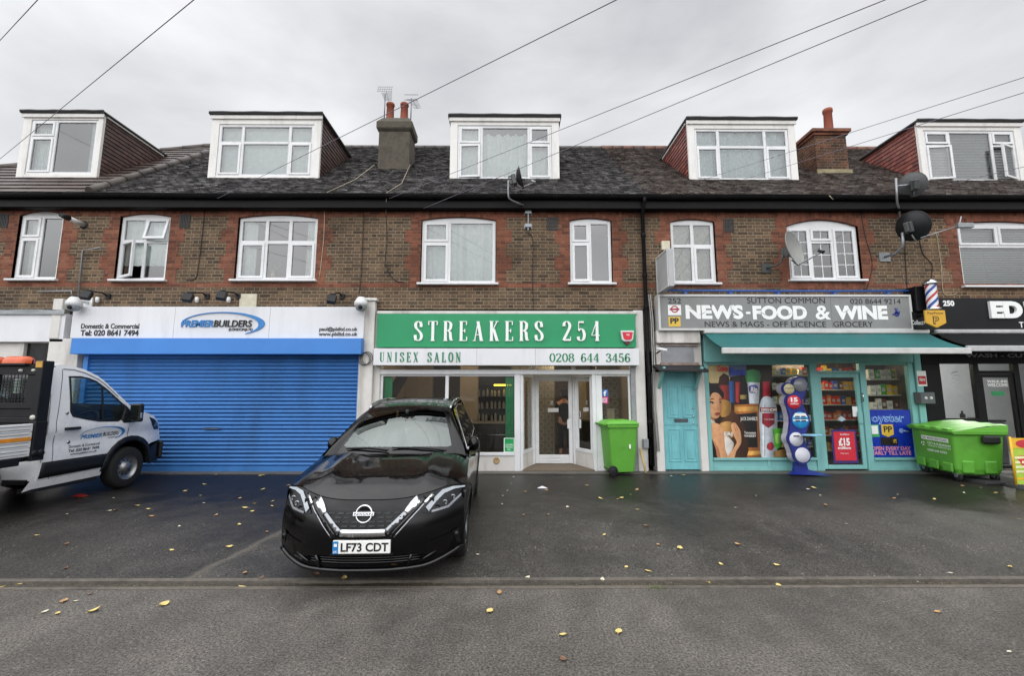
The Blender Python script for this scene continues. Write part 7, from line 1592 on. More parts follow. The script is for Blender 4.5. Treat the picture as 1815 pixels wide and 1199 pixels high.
b = MB(); b.box(-.42, -.32, -5.0, .5, .48, .66); b.box(.32, .42, -5.0, .5, .48, .66); b.box(-.85, .85, -3.32, -3.18, .28, .42); b.box(-.8, .8, .04, .16, .28, .42); b.box(-.88, .88, -1.5, .9, .36, .42); vb(b, 'chassis', STEELB)
b = MB(); b.lathe([(.001, -.35), (.19, -.34), (.20, -.32), (.20, .32), (.19, .34), (.001, .35)], (.72, -2.15, .46), 'Y', 20); vb(b, 'fuel_tank', M('tank_alloy', '8b8c8c', .4, metal=.5, var=.2)); b = MB(); b.tube([(.80, -1.75, .25), (.80, -2.6, .24)], .05, 10); vb(b, 'exhaust_pipe', SILV)
# ================================================================== chimneys (parts of their houses)
REND = M('rendered_chimney', '524c42', .9, var=.3, scale=10, bump=.5, bscale=25, dirt='2f2b25', dirt_amt=.7, dirt_scale=3)
POT = M('terracotta_pot', '8f4a35', .7, var=.15, scale=8, dirt='4a2f27', dirt_amt=.5)
def pot(par, x, y, z0, z1, r, tilt=0.):
    b = MB(); h = z1 - z0; b.lathe([(r * .92, -.05), (r * .92, h * .1), (r * .82, h * .85), (r * .98, h * .87), (r * 1.0, h * .97), (r * .9, h), (r * .72, h), (r * .7, h * .5)], (0, 0, 0), 'Z', 18); b.xform(0, Matrix.Translation((x, y, z0)) @ Matrix.Rotation(tilt, 4, 'Y')); p = b.build('chimney_pot', POT, par)
    return p
YC1 = roofY(301); x0, x1, _, _ = RX(670, 726, 235, 300, YC1); zt = P(698, 232, YC1).z; zc_ = P(698, 205, YC1).z
b = MB(); b.box(x0, x1, YC1, YC1 + .62, roofz(YC1) - .25, zt); c = x0 - .06; d = x1 + .06
b.add([(x0, YC1, zt), (x1, YC1, zt), (x1, YC1 + .62, zt), (x0, YC1 + .62, zt), (c, YC1 - .06, zt + .06), (d, YC1 - .06, zt + .06), (d, YC1 + .68, zt + .06), (c, YC1 + .68, zt + .06), (c, YC1 - .06, zt + .24), (d, YC1 - .06, zt + .24), (d, YC1 + .68, zt + .24), (c, YC1 + .68, zt + .24), (x0 + .06, YC1 + .08, zc_), (x1 - .06, YC1 + .08, zc_), (x1 - .06, YC1 + .55, zc_), (x0 + .06, YC1 + .55, zc_)],
      [(k * 4 + i, k * 4 + (i + 1) % 4, k * 4 + 4 + (i + 1) % 4, k * 4 + 4 + i) for k in range(3) for i in range(4)] + [(12, 13, 14, 15)])
ch = b.build('chimney', REND, HOUSE[1], bevel=.025, segs=2)
for px in (691.5, 716.5): q_ = P(px, 205, YC1 + .28); pot(ch, q_.x, YC1 + .28, zc_, P(px, 184, YC1 + .28).z, .115)
YC2 = roofY(306); x0, x1, _, _ = RX(1446, 1502, 240, 305, YC2); zt = P(1474, 240, YC2).z
b = MB(); b.box(x0, x1, YC2, YC2 + .72, roofz(YC2) - .25, zt); ch2 = b.build('chimney', CHIMB, HOUSE[3])
b = MB(); b.box(x0 - .04, x1 + .04, YC2 - .04, YC2 + .76, zt + .001, zt + .07); b.box(x0 - .09, x1 + .09, YC2 - .09, YC2 + .81, zt + .0705, zt + .15); b.build('oversail_course', REDB, ch2)
b = MB(); z1 = zt + .151; z2 = zt + .25; b.add([(x0 - .09, YC2 - .09, z1), (x1 + .09, YC2 - .09, z1), (x1 + .09, YC2 + .81, z1), (x0 - .09, YC2 + .81, z1), (x0 + .12, YC2 + .2, z2), (x1 - .12, YC2 + .2, z2), (x1 - .12, YC2 + .6, z2), (x0 + .12, YC2 + .6, z2)], [(i, (i + 1) % 4, 4 + (i + 1) % 4, 4 + i) for i in range(4)] + [(4, 5, 6, 7)]); b.build('flaunching', M('flaunching_mortar', '55504a', .9, var=.3, scale=12, bump=.4), ch2)
q_ = P(1468, 222, YC2 + .4); pot(ch2, q_.x, YC2 + .4, z2 - .02, P(1468, 194, YC2 + .4).z, .12, .02)
b = MB(); b.box(x0 - .02, x1 + .06, YC2 - .04, YC2 - .005, roofz(YC2) - .04, roofz(YC2) + .10); b.build('mortar_fillet', M('pale_mortar', '8d8468', .9, var=.3), ch2)
# ================================================================== roof aerials
ALM = M('aerial_metal', '6d7072', .4, metal=.6)
def aerial(label, px, pyt, pyb, Y, boom, panel):
    p = P(px, pyb, Y); t = P(px, pyt, Y); o = thing('television_aerial', label, 'aerial', p, group='television aerials on the rendered chimney')
    b = MB(); b.tube([p, (p.x, Y, t.z)], .014, 6); b.build('mast', ALM, o)
    a, c = P(boom[0], boom[1], Y), P(boom[2], boom[3], Y); a = Vector((a.x, Y - .1, a.z)); c = Vector((c.x, Y - .5, c.z))
    b = MB(); b.tube([a, c], .010, 6); d_ = (c - a).normalized(); s_ = Vector((1, .25, .25)).normalized()
    for i in range(8): q = a.lerp(c, (i + 1) / 8.2); h = .14 - .007 * i; b.tube([q - s_ * h, q + s_ * h], .005, 5)
    b.build('boom', ALM, o)
    b = MB()
    if panel:
        for i in range(7): x = p.x - .17 + i * .06; b.tube([(x, Y - .12, t.z - .02), (x + .01, Y - .08, t.z + .14)], .004, 4)
        for i in range(3): b.tube([(p.x - .18, Y - .12 + .02 * i, t.z - .02 + .08 * i), (p.x + .22, Y - .12 + .02 * i, t.z - .02 + .08 * i)], .005, 4)
    else:
        for dz in (-.02, .13): b.tube([(p.x - .16, Y - .1, t.z + dz - .1), (p.x + .2, Y - .1, t.z + dz - .1)], .007, 5)
    b.build('reflector', ALM, o)
aerial('television aerial with square mesh reflector on the rendered chimney', 681, 166, 212, YC1 + .1, (687, 167, 697, 200), True)
aerial('television aerial with sloping spiny boom right of the two chimney pots', 728, 174, 214, YC1 + .1, (730, 178, 747, 213), False)
# ================================================================== satellite dishes
DKM = M('dish_dark', '1c1d1f', .5, var=.2, spec=.3); DGR = M('dish_grey', '8b8c88', .55, var=.1, dirt='5d5b54', dirt_amt=.5); DMG = M('dish_mid_grey', '4b4d4d', .55, var=.15); GALV = M('galvanised_steel', '8a8d90', .4, metal=.5, var=.2, scale=15)
def dish(name_label, c, r, yaw, el, mat, arm=.5, depth=.10, sx=.9, lnb=None, back=None):
    """reflector bowl facing (yaw from -y towards +x, elevation el)"""
    o = thing('satellite_dish', name_label, 'satellite dish', c, group='satellite dishes on the terrace')
    f = Vector((math.sin(yaw) * math.cos(el), -math.cos(yaw) * math.cos(el), math.sin(el))); q = f.to_track_quat('Z', 'Y').to_matrix().to_4x4()
    b = MB(); n = 7; b.lathe([(max(.001, r * i / n), depth * (i / n) ** 2) for i in range(n + 1)] + [(r * 1.02, depth + .006), (r * 1.01, depth - .012)] + [(max(.001, r * i / n), depth * (i / n) ** 2 - .012) for i in range(n, -1, -1)], (0, 0, 0), 'Z', 32, sx=sx)
    b.xform(0, q); b.build('reflector', mat, o, local=True)
    b = MB(); tip = Vector((0, -r * .75, arm)) if lnb is None else lnb
    b.tube([(0, -r * .55, -.02), (0, -r * .95, .06), tip], .014, 6); b.xform(0, q); b.build('feed_arm', GALV if mat is not DKM else DGR, o, local=True)
    b = MB(); t = Vector(tip); b.tube([t + Vector((0, -.02, .02)), t + Vector((0, .05, -.06))], [.035, .03], 10); b.xform(0, q); b.build('feed_horn', DKM if mat is not DKM else GALV, o, local=True)
    b = MB(); b.box(-.07, .07, -.12, .10, -.10, -.014); b.box(-.035, .035, -.10, .10, -.17, -.10); b.xform(0, q); b.build('mount', DMG, o, bevel=.012, local=True)
    return o, f
def wp(px, py, off=0.): return P(px, py, D - off)
# over the salon window: on a cranked pole
c = P(916, 317, D - .55); o, f = dish('small dark dish on a cranked pole over the gutter below the central dormer', c, .235, R(82), R(12), DKM, .34, sx=.85)
b = MB(); pts = [wp(936, 412, .06), wp(936, 374, .06), wp(932, 366, .10), wp(920, 361, .30), wp(905, 354, .52), wp(901, 346, .58), wp(901, 320, .60)]; pts = catmull(pts, 5); b.tube(pts, .018, 8); b.v = [v - Vector(c) for v in b.v]; b.build('pole', GALV, o, local=True)
b = MB()
for py in (378, 402): q_ = wp(936, py); b.box(q_.x - .07, q_.x + .07, D - .09, D - .0, q_.z - .04, q_.z + .04); b.box(q_.x - .09, q_.x + .09, D - .012, D + .0, q_.z - .055, q_.z + .055)
b.tube([(c.x - .16, c.y - .02, c.z), (c.x - .02, c.y, c.z)], .02, 6); b.v = [v - Vector(c) for v in b.v]; b.build('wall_bracket', GALV, o, bevel=.004, local=True)
c = P(1400, 444, D - .40); o, f = dish('large pale grey dish in front of the small-paned upstairs window', c, .39, R(33), R(10), DGR, .55, .10, .86)
b = MB(); q_ = wp(1358, 476); b.box(q_.x - .10, q_.x + .10, D - .02, D, q_.z - .10, q_.z + .10); b.tube([(q_.x, D - .02, q_.z), (q_.x + .10, D - .22, q_.z - .0), (q_.x + .16, D - .28, q_.z + .05), (c.x - .10, c.y + .08, c.z - .06)], .022, 8); b.v = [v - Vector(c) for v in b.v]; b.build('wall_bracket', DMG, o, local=True)
c = P(1613, 402, D - .50); o, f = dish('large black dish seen from behind on a grey wall bracket beside the barber pole', c, .315, R(112), R(14), DKM, .45, .12, .98)
b = MB(); q_ = wp(1567, 456); b.box(q_.x - .12, q_.x + .12, D - .02, D, q_.z - .10, q_.z + .10); b.tube([(q_.x, D - .02, q_.z), (q_.x + .06, D - .22, q_.z), (c.x - .1, D - .40, q_.z + .12), (c.x - .1, D - .42, c.z - .10)], .028, 8); b.v = [v - Vector(c) for v in b.v]; b.build('wall_bracket', GALV, o, local=True)
b = MB(); a_ = wp(1700, 400, .55); p0 = Vector((c.x + .1, c.y - .1, c.z - .28)); b.tube([p0, a_], .012, 6); b.tube([a_, a_ + Vector((.12, .05, .22))], .016, 6); b.box(a_.x - .05, a_.x + .28, a_.y - .04, a_.y + .04, a_.z - .05, a_.z + .05); b.v = [v - Vector(c) for v in b.v]; b.build('feed_bracket', GALV, o, bevel=.01, local=True)
c = P(1620, 327, D - .45); o, f = dish('dull grey dish on a short mast at the gutter under the right-hand dormer', c, .26, R(150), R(20), DMG, .36, .08, .95)
b = MB(); b.tube([wp(1594, 396, .06), wp(1594, 372, .08), wp(1590, 360, .42), wp(1588, 316, .42)], .022, 8); b.tube([wp(1590, 330, .42), c], .02, 6); b.v = [v - Vector(c) for v in b.v]; b.build('pole', GALV, o, local=True)
# ================================================================== things on the front wall
VENT = M('vent_grille_dark', '2b2c2d', .6, var=.2)
for px, py, lab in ((6, 391, 'dark grille vent at the left edge of the brickwork by the end window'), (328, 392, 'dark grille vent between the open-casement window and the triple window'), (979, 397, 'dark grille vent between the salon flat windows'), (1291, 400, 'dark grille vent between the patterned-curtain window and small-paned window')):
    q_ = wp(px, py); o = thing('air_vent', lab, 'vent', q_, group='air vents in the brick wall'); b = MB(); ring(b, q_.x - .115, q_.x + .115, q_.z - .15, q_.z + .15, D - .014, D - .001, .014)
    for i in range(6): b.box(q_.x - .10 + i * .034, q_.x - .08 + i * .034, D - .012, D - .002, q_.z - .135, q_.z + .135)
    b.box(q_.x - .1, q_.x + .1, D - .006, D - .001, q_.z - .006, q_.z + .006); b.build('louvres', VENT, o)
q0, q1 = wp(149, 399), P(108, 381, D - .62); o = thing('overflow_pipe', 'white pipe with black end sticking out of the brickwork beside the end window', 'pipe', q0)
b = MB(); b.tube([q0, Vector(q0).lerp(q1, .72)], .05, 12); b.build('pipe', WPAINT, o); b = MB(); b.tube([Vector(q0).lerp(q1, .70), q1], [.062, .045], 12); b.lathe([(.03, -.01), (.09, -.012), (.09, 0)], q0, 'Y', 14); b.build('end_cap', DKM, o)
b = MB(); b.tube([wp(137, 540, .06), wp(147, 444, .06), wp(178, 439, .10)], .017, 8); b.tube([wp(66, 517, .05), wp(127, 516, .05), wp(127, 530, .05)], .016, 8)
o = tag(b.build('conduit_pole', GALV), 'bent grey steel conduit pole on the brickwork above the left dome camera', 'conduit')
CAMW = M('camera_white', 'd2d3d3', .35, var=.03)
for px, lab in ((131, 'white dome security camera at the left end of the blue and white shopfront'), (640, 'white dome security camera between the blue shopfront and green salon sign')):
    q_ = wp(px, 541, .32); o = thing('security_camera', lab, 'camera', q_, group='dome cameras on the builders\' shopfront')
    b = MB(); b.lathe([(.001, .17), (.07, .165), (.10, .12), (.135, .06), (.14, .0), (.12, -.02)], q_, 'Z', 22); b.tube([q_ + Vector((0, 0, .1)), (q_.x, D - .1, q_.z + .12), (q_.x, D, q_.z + .12)], .035, 8); b.box(q_.x - .09, q_.x + .09, D - .03, D + .0, q_.z + .0, q_.z + .22); b.build('housing', CAMW, o)
    b = MB(); b.lathe([(.12, -.02), (.115, -.06), (.085, -.11), (.04, -.13), (.001, -.135)], q_, 'Z', 22); b.build('dome', M('camera_dome_smoke', '8f9294', .12), o); b = MB(); b.lathe([(.001, -.05), (.035, -.045), (.045, 0)], q_ + Vector((.02, -.085, -.06)), 'Y', 14); b.build('lens', DKM, o)
for px, py, pa, lab in ((153, 524, 193, 'black sign floodlight nearest the left dome camera'), (333, 528, 368, 'black sign floodlight left of the blue swoosh logo, by itself'), (393, 525, 424, 'black floodlight with a white back plate over the blue logo'), (588, 531, 607, 'black sign floodlight nearest the right dome camera')):
    q_ = wp(px, py, .62); r_ = wp(pa, 526, .0); o = thing('floodlight', lab, 'floodlight', r_, group='floodlights over the builders\' sign')
    b = MB(); b.box(-.085, .085, -.05, .05, -.09, .09); b.box(-.05, .05, -.04, .06, .09, .13); b.xform(0, Matrix.Translation(q_) @ Matrix.Rotation(R(-25), 4, 'X') @ Matrix.Rotation(R(15), 4, 'Z')); b.build('lamp_head', DKM, o, bevel=.012)
    b = MB(); b.tube([r_ + Vector((0, -.02, 0)), r_ + Vector((-.02, -.15, .05)), q_ + Vector((.02, .0, .10))], .016, 6); b.box(r_.x - .05, r_.x + .05, D - .04, D, r_.z - .05, r_.z + .05); b.build('arm', DKM, o)
    b = MB(); b.lathe([(.001, .07), (.035, .06), (.04, 0), (.03, -.05), (.001, -.055)], r_ + Vector((-.18, -.06, -.09)), 'Z', 12); b.build('sensor', CAMW, o)
    if px == 393: b = MB(); b.box(q_.x - .0, q_.x + .36, D - .03, D, q_.z - .12, q_.z + .18); b.build('back_plate', M('plate_cream', 'bdb9a4', .5), o)
q_ = P(1111, 598, D - .15); o = thing('alarm_box', 'red and white alarm box at the right end of the green salon sign', 'alarm box', q_)
b = MB(); b.prism([(q_.x - .14, q_.z + .13), (q_.x + .14, q_.z + .13), (q_.x + .115, q_.z - .06), (q_.x + .07, q_.z - .10), (q_.x - .07, q_.z - .10), (q_.x - .115, q_.z - .06)], D - .22, D - .141); b.build('case', CAMW, o, bevel=.012)
b = MB(); b.prism([(q_.x - .11, q_.z + .10), (q_.x + .11, q_.z + .10), (q_.x + .085, q_.z - .04), (q_.x + .05, q_.z - .07), (q_.x - .05, q_.z - .07), (q_.x - .085, q_.z - .04)], D - .226, D - .221); b.build('cover', M('alarm_red', 'c41f34', .35), o, bevel=.004); b = MB(); b.prism([(q_.x - .06, q_.z - .101), (q_.x + .06, q_.z - .101), (q_.x + .03, q_.z - .16), (q_.x - .03, q_.z - .16)], D - .20, D - .142); b.build('strobe', M('strobe_dark', '5c1a24', .3), o); b = MB(); letters(b, 'VS', q_.x - .035, q_.x + .035, q_.z + .02, q_.z + .06, onY(D - .2265), .02); b.build('lettering', WLET, o)
# downpipe between salon and corner shop (part of the house)
q_ = P(1141, 440, D - .10); b = MB(); zt = ZE - .12; b.tube([(q_.x, YE - .02, ZE - .08), (q_.x, YE - .02, ZE - .16), (q_.x, D - .10, ZE - .36), (q_.x, D - .10, 2.4), (q_.x, D - .14, 2.3), (q_.x, D - .14, GZ + .12)], .042, 12)
for z in (5.2, 4.3, 3.6, 2.2, 1.2): b.lathe([(.052, -.04), (.055, -.03), (.055, .03), (.052, .04)], (q_.x, D - (.10 if z > 2.4 else .14), z), 'Z', 12)
b.build('downpipe', BLACKP, HOUSE[2])
b = MB()
for dx, m_ in ((.09, 0), (.13, 0)): b.tube([(q_.x + dx, D - .02, 3.9), (q_.x + dx + .01, D - .09, 3.3), (q_.x + dx, D - .10, 1.5), (q_.x + dx + .03, D - .10, .6)], .012, 6)
tag(b.build('conduit', M('grey_conduit', 'a6a6a2', .5)), 'pair of thin grey cables running down beside the black downpipe', 'conduit')
x, z = xz(1145, 787, D - .12); b = MB(); b.box(x - .06, x + .05, D - .15, D - .06, z - .09, z + .09); tag(b.build('junction_box', M('box_grey', '868a8e', .5), bevel=.006), 'small grey junction box low on the white pilaster right of the green bin', 'junction box')
q_ = P(1141, 841, D - .3); b = MB(); b.tube([(q_.x + .03, D - .34, GZ + .02), (q_.x - .0, D - .12, GZ + .47)], .022, 8); tag(b.build('wooden_batten', M('pale_wood', 'b59a62', .7, var=.2)), 'short pale wooden batten leaning at the foot of the black downpipe', 'batten')
# projecting light box
xb = P(1162, 480, D).x; o = thing('projecting_sign', 'blank white light box projecting from the brickwork above the grey sign', 'projecting sign', (xb, D - .4, 4.5))
z1, z0 = P(1192, 441, D - .78).z, P(1192, 508, D - .78).z
b = MB(); b.box(xb - .02, xb + .10, D - .80, D - .12, z0, z1); b.build('light_box', M('lightbox_white', 'a9abac', .45, var=.06, dirt='76767a', dirt_amt=.4), o, bevel=.01); b = MB(); ring(b, D - .805, D - .115, z0 - .005, z1 + .005, 0, .012, .035); b.v = [Vector((xb - .033 + v.y, v.x, v.z)) for v in b.v]; b.box(xb - .0, xb + .08, D - .12, D, z1 - .12, z1 - .06); b.build('frame', ALU, o)
x, z = xz(1179, 437, D); b = MB(); b.box(x - .10, x + .08, D - .08, D, z - .10, z + .10); tag(b.build('meter_box', M('cream_box', 'c9c3ab', .5), bevel=.008), 'small cream box on the brickwork behind the blank white light box', 'box')
# little white security camera by the flat door
x, z = xz(1168, 621, D - .2); o = thing('security_camera', 'small white bullet camera on the pilaster left of the turquoise flat door', 'camera', (x, D - .2, z)); b = MB(); b.tube([(x - .06, D - .28, z + .02), (x + .10, D - .40, z - .03)], .035, 10); b.build('housing', CAMW, o); b = MB(); b.tube([(x, D - .06, z - .05), (x, D - .3, z - .02)], .016, 6); b.build('bracket', DKM, o)
# barber pole and payment sign
def polemat():
    m, nt = newmat('barber_stripes'); g = nd(nt, 'ShaderNodeTexCoord'); sp = nd(nt, 'ShaderNodeSeparateXYZ', Vector=g.outputs['Object'])
    a = mth(nt, 'ARCTAN2', sp.outputs['Y'], sp.outputs['X']); t = mth(nt, 'FRACT', mth(nt, 'ADD', mth(nt, 'MULTIPLY', a, .31831), mth(nt, 'MULTIPLY', sp.outputs['Z'], -3.4)))
    rp = nd(nt, 'ShaderNodeValToRGB', Fac=t); rp.color_ramp.interpolation = 'CONSTANT'; e = rp.color_ramp.elements; e[0].color = C('d8d8da'); e[1].position = .28; e[1].color = C('b23a3c'); n_ = e.new(.5); n_.color = C('d8d8da'); n_ = e.new(.76); n_.color = C('2c4a96')
    b = nd(nt, 'ShaderNodeBsdfPrincipled', Base__Color=rp.outputs['Color'], Roughness=.15); nd(nt, 'ShaderNodeOutputMaterial', Surface=b.outputs[0]); return m
c = P(1651, 524, D - .45); o = thing('barber_pole', 'red, white and blue striped barber pole with chrome caps above the yellow sign', 'barber pole', c)
b = MB(); b.lathe([(.095, -.26), (.095, .22)], (0, 0, 0), 'Z', 28); b.build('striped_tube', polemat(), o, local=True)
b = MB()
for s, z in ((1, .22), (-1, -.26)): b.lathe([(.10, 0), (.125, s * .01), (.13, s * .04), (.11, s * .06), (.085, s * .11), (.001, s * .13)], (0, 0, z), 'Z', 28)
b.box(-.02, .02, .05, .45, .22, .26); b.box(-.02, .02, .05, .45, -.30, -.26); b.build('chrome_cap', CHROME, o, local=True)
x0, x1, z0, z1 = RX(1623, 1641, 508, 552, D - .3); b = MB(); b.box(x0, x1, D - .32, D - .02, z0, z1); o = thing('lamp_box', 'narrow black box with a white light tube left of the barber pole', 'light box', (x0, D - .3, z0)); b.build('case', BLKF, o, bevel=.008); b = MB(); b.tube([(x1 + .03, D - .36, z0), (x1 + .03, D - .36, z1 - .02)], .03, 10); b.build('light_tube', M('tube_white_unlit', 'd5d5d0', .3), o)
Yp = D - .62; x, z = xz(1659, 565, Yp); o = thing('projecting_sign', 'yellow shield-shaped payment sign hanging below the barber pole', 'projecting sign', (x, Yp, z)); w_ = .205
b = MB(); b.prism([(x - w_, z + .17), (x + w_, z + .17), (x + w_, z - .09), (x, z - .19), (x - w_, z - .09)], Yp, Yp + .04); b.build('board', M('sign_amber', 'c99a2b', .4, var=.06), o, bevel=.006)
b = MB(); letters(b, 'PayPoint', x - .16, x + .16, z + .075, z + .135, onY(Yp - .0015), .01); letters(b, 'P', x - .065, x + .06, z - .12, z + .05, onY(Yp - .0015), .05); b.build('lettering', INK, o)
b = MB(); letters(b, 'P', x - .045, x + .04, z - .10, z + .035, onY(Yp - .003), -.01); b.build('lettering', MATS['sign_amber'], o); b = MB(); b.box(x - .04, x + .04, Yp + .0405, D - .1, z + .10, z + .14); b.build('bracket', BLKF, o)
x0, x1, z0, z1 = RX(1618, 1645, 553, 584, D - .25); o = thing('collection_sign', 'small black parcel sign with white lettering left of the yellow shield sign', 'sign', (x0, D - .25, z0)); b = MB(); b.box(x0, x1, D - .25, D - .2, z0, z1); b.build('board', BLK, o); b = MB(); letters(b, 'Collect+', *RX(1615.5, 1640, 568, 576, D - .25), onY(D - .2515), .02); b.build('lettering', WLET, o)
# electrical boxes between the shopfronts
x, z = xz(1640, 706, D - .1); o = thing('meter_box', 'grey twin-socket electrical box between turquoise and black shopfronts', 'box', (x, D - .1, z)); b = MB(); b.box(x - .16, x + .14, D - .18, D - .0, z - .12, z + .12); b.build('case', M('meter_grey', '55585b', .5), o, bevel=.012); b = MB()
for dx in (-.06, .05): b.lathe([(.001, -.012), (.025, -.012), (.03, 0)], (x + dx, D - .181, z), 'Y', 12)
b.build('dial', CAMW, o)
q_ = P(484, 492, D + .13); o = thing('dried_flowers', 'pale dried flowers standing inside the triple first-floor window', 'flowers', q_); b = MB(); b.lathe([(.001, 0), (.05, .0), (.06, .06), (.035, .12), (.04, .14)], q_, 'Z', 12); b.build('vase', M('vase_cream', 'a9a08c', .5), o)
b = MB()
for k in range(9): a = k * .7; e = q_ + Vector((.16 * math.cos(a), .02 * math.sin(a), .28 + .06 * math.sin(k * 2.3))); b.tube([q_ + Vector((0, 0, .12)), e], .004, 4); b.lathe([(.001, -.02), (.022, 0), (.001, .02)], e, 'Z', 6)
b.build('flower_heads', M('flower_pale', 'c9bfa6', .7), o)
# ================================================================== cables
WIRE = M('cable_black', '1a1a1c', .6); WIREG = M('cable_pale', 'a59a82', .6); OHW = M('overhead_wire', '756d7c', .6)
def cable(label, pts, mat=WIRE, r=.008, group='cables on the brick front'):
    b = MB(); b.tube(catmull([wp(x, y, .012) for x, y in pts], 6), r, 5); tag(b.build('wall_cable', mat), label, 'cable', group)
cable('black cable running down the brickwork right of the open-casement window', [(362, 372), (360, 400), (352, 470), (346, 494), (330, 496)])
cable('long black cable down the brickwork between the triple window and salon flat window', [(645, 365), (644, 400), (640, 490), (636, 520)])
cable('looping black cable beside the bracket left of the salon flat window', [(684, 382), (686, 420), (684, 470), (700, 497), (715, 500)])
cable('black cable hanging down from the cranked dish pole', [(936, 413), (944, 425), (944, 490), (945, 552)])
cable('pale thin cable down the edge of the triple window brickwork', [(575, 366), (574, 420), (566, 495)], WIREG)
cable('black cable drooping from the black dish past the striped barber pole', [(1604, 425), (1606, 480), (1612, 520), (1640, 512)])
cable('black cable hanging right of the black dish bracket', [(1630, 425), (1636, 450), (1652, 470), (1650, 500)])
cable('pale cable hanging from the upper right brickwork beside the blind window', [(1660, 415), (1668, 470), (1672, 518), (1684, 524), (1696, 520)], WIREG)
cable('black cable between the small-paned window and the black dish', [(1526, 378), (1534, 420), (1546, 470), (1534, 520)])
cable('thin black cable along the brickwork above the black downpipe bracket', [(1040, 366), (1080, 372), (1130, 374)])
b = MB()
for k in range(3): q_ = wp(648 + k * 3 - 3, 637 - k, .16); b.tube([(q_.x + .11 * math.cos(a * math.pi / 10), D - .15 - .008 * k, q_.z + .13 * math.sin(a * math.pi / 10)) for a in range(21)], .007, 5, cap=False)
tag(b.build('cable_coil', WIRE), 'coil of dark cable hanging on the white pilaster beside the blue shutter', 'cable')
def overhead(label, a, bpt, Y0, Y1=2.2, sag=.0):
    """telephone wire from the eaves out over the road"""
    p, q_ = P(*a, Y0), P(*bpt, Y1); d_ = (q_ - p); e = p + d_ * 1.8
    b = MB(); pts = [p.lerp(e, i / 24) - Vector((0, 0, sag * math.sin(math.pi * i / 24))) for i in range(25)]; b.tube(pts, .0042, 5); tag(b.build('overhead_wire', OHW), label, 'wire', 'overhead telephone wires')
overhead('overhead wire crossing the top left corner of the sky', (-60, 136), (66, 0), D - .2, 4.0)
overhead('overhead wire rising right from the left-hand dormer', (-20, 298), (345, -2), D - .3, 3.5)
overhead('overhead wire passing the chimney pots and the wide dormer', (385, 352), (1093, -1), D - .33, 3.0)
overhead('overhead wire crossing the middle of the central dormer', (690, 352), (1567, 0), D - .33, 3.0)
overhead('lower overhead wire crossing the bottom of the central dormer', (745, 372), (1645, -2), D - .05, 3.0)
overhead('overhead wire rising past the chimney cap at upper right', (1248, 318), (1818, 136), YD - .05, 4.0)
overhead('lower overhead wire rising from the lace-curtain dormer', (1310, 321), (1818, 163), YD - .05, 4.0)
overhead('short overhead wire crossing the right-hand dormer window', (1640, 336), (1818, 295), D - .4, 6.0)
b = MB(); b.tube([P(664, 292, YC1 - .02), P(630, 318, YD - .5), P(580, 341, YE - .06), P(578, 366, D - .03)], .007, 5); b.tube([P(727, 292, YC1 - .02), P(712, 325, YD - .4), P(685, 342, YE - .05), P(684, 380, D - .03)], .007, 5); tag(b.build('roof_cable', WIREG), 'pale cables trailing down the slates from the rendered chimney', 'cable')
b = MB(); b.tube([P(1412, 322, YD), P(1470, 347, YE - .06), P(1477, 354, YE - .07)], .01, 5); tag(b.build('roof_cable', WIREG), 'pale pipe running down the tiles below the lace-curtain dormer', 'cable')
# ================================================================== bins
BING = M('bin_green', '55992f', .5, var=.08, scale=3, dirt='3f6a28', dirt_amt=.5, dirt_scale=2.5, bump=.06, bscale=120); BINL = M('bin_lid_green', '5fa636', .48, var=.08, scale=3, dirt='48732c', dirt_amt=.45, dirt_scale=3)
def loft(secs, mat=None):
    b = MB(); o = 0; n = len(secs[0])
    for s_ in secs: b.v += [Vector(p) for p in s_]
    for k in range(len(secs) - 1):
        for i in range(n): b.f.append((k * n + i, k * n + (i + 1) % n, (k + 1) * n + (i + 1) % n, (k + 1) * n + i)); b.m.append(0); b.sm.append(False)
    b.f.append(tuple(range(n - 1, -1, -1))); b.m.append(0); b.sm.append(False); e = (len(secs) - 1) * n; b.f.append(tuple(e + i for i in range(n))); b.m.append(0); b.sm.append(False)
    return b
def rrect(x0, x1, y0, y1, z, r=.05, n=4):
    out = []
    for cx, cy, a0 in ((x1 - r, y1 - r, 0), (x0 + r, y1 - r, 90), (x0 + r, y0 + r, 180), (x1 - r, y0 + r, 270)):
        out += [(cx + r * math.cos(R(a0 + 90 * i / n)), cy + r * math.sin(R(a0 + 90 * i / n)), z) for i in range(n + 1)]
    return out
g_ = G(1102, 846); o = thing('wheelie_bin', 'tall lime green wheelie bin beside the salon door', 'bin', (g_.x + .03, g_.y + .36, gz(g_.y)), R(-82)); o.scale = (.95, .90, 1)
b = loft([rrect(-.24, .24, -.24, .27, .06), rrect(-.25, .25, -.27, .30, .25), rrect(-.28, .28, -.31, .36, .92), rrect(-.285, .285, -.32, .365, .97)]); b.build('body', BING, o, bevel=.012, local=True)
b = loft([rrect(-.30, .30, -.34, .385, .92), rrect(-.305, .305, -.345, .39, .975)]); b.build('rim', BING, o, bevel=.01, local=True)
b = loft([rrect(-.30, .30, -.36, .40, .98, .06), rrect(-.30, .30, -.36, .41, 1.01, .06), rrect(-.26, .26, -.30, .34, 1.06, .08), rrect(-.18, .18, -.18, .22, 1.075, .08)]); lid = b.build('lid', BINL, o, bevel=.01, local=True)
b = MB(); b.tube([(-.24, -.36, .97), (-.24, -.42, 1.0), (.24, -.42, 1.0), (.24, -.36, .97)], .018, 8); b.build('handle', BINL, o, local=True)
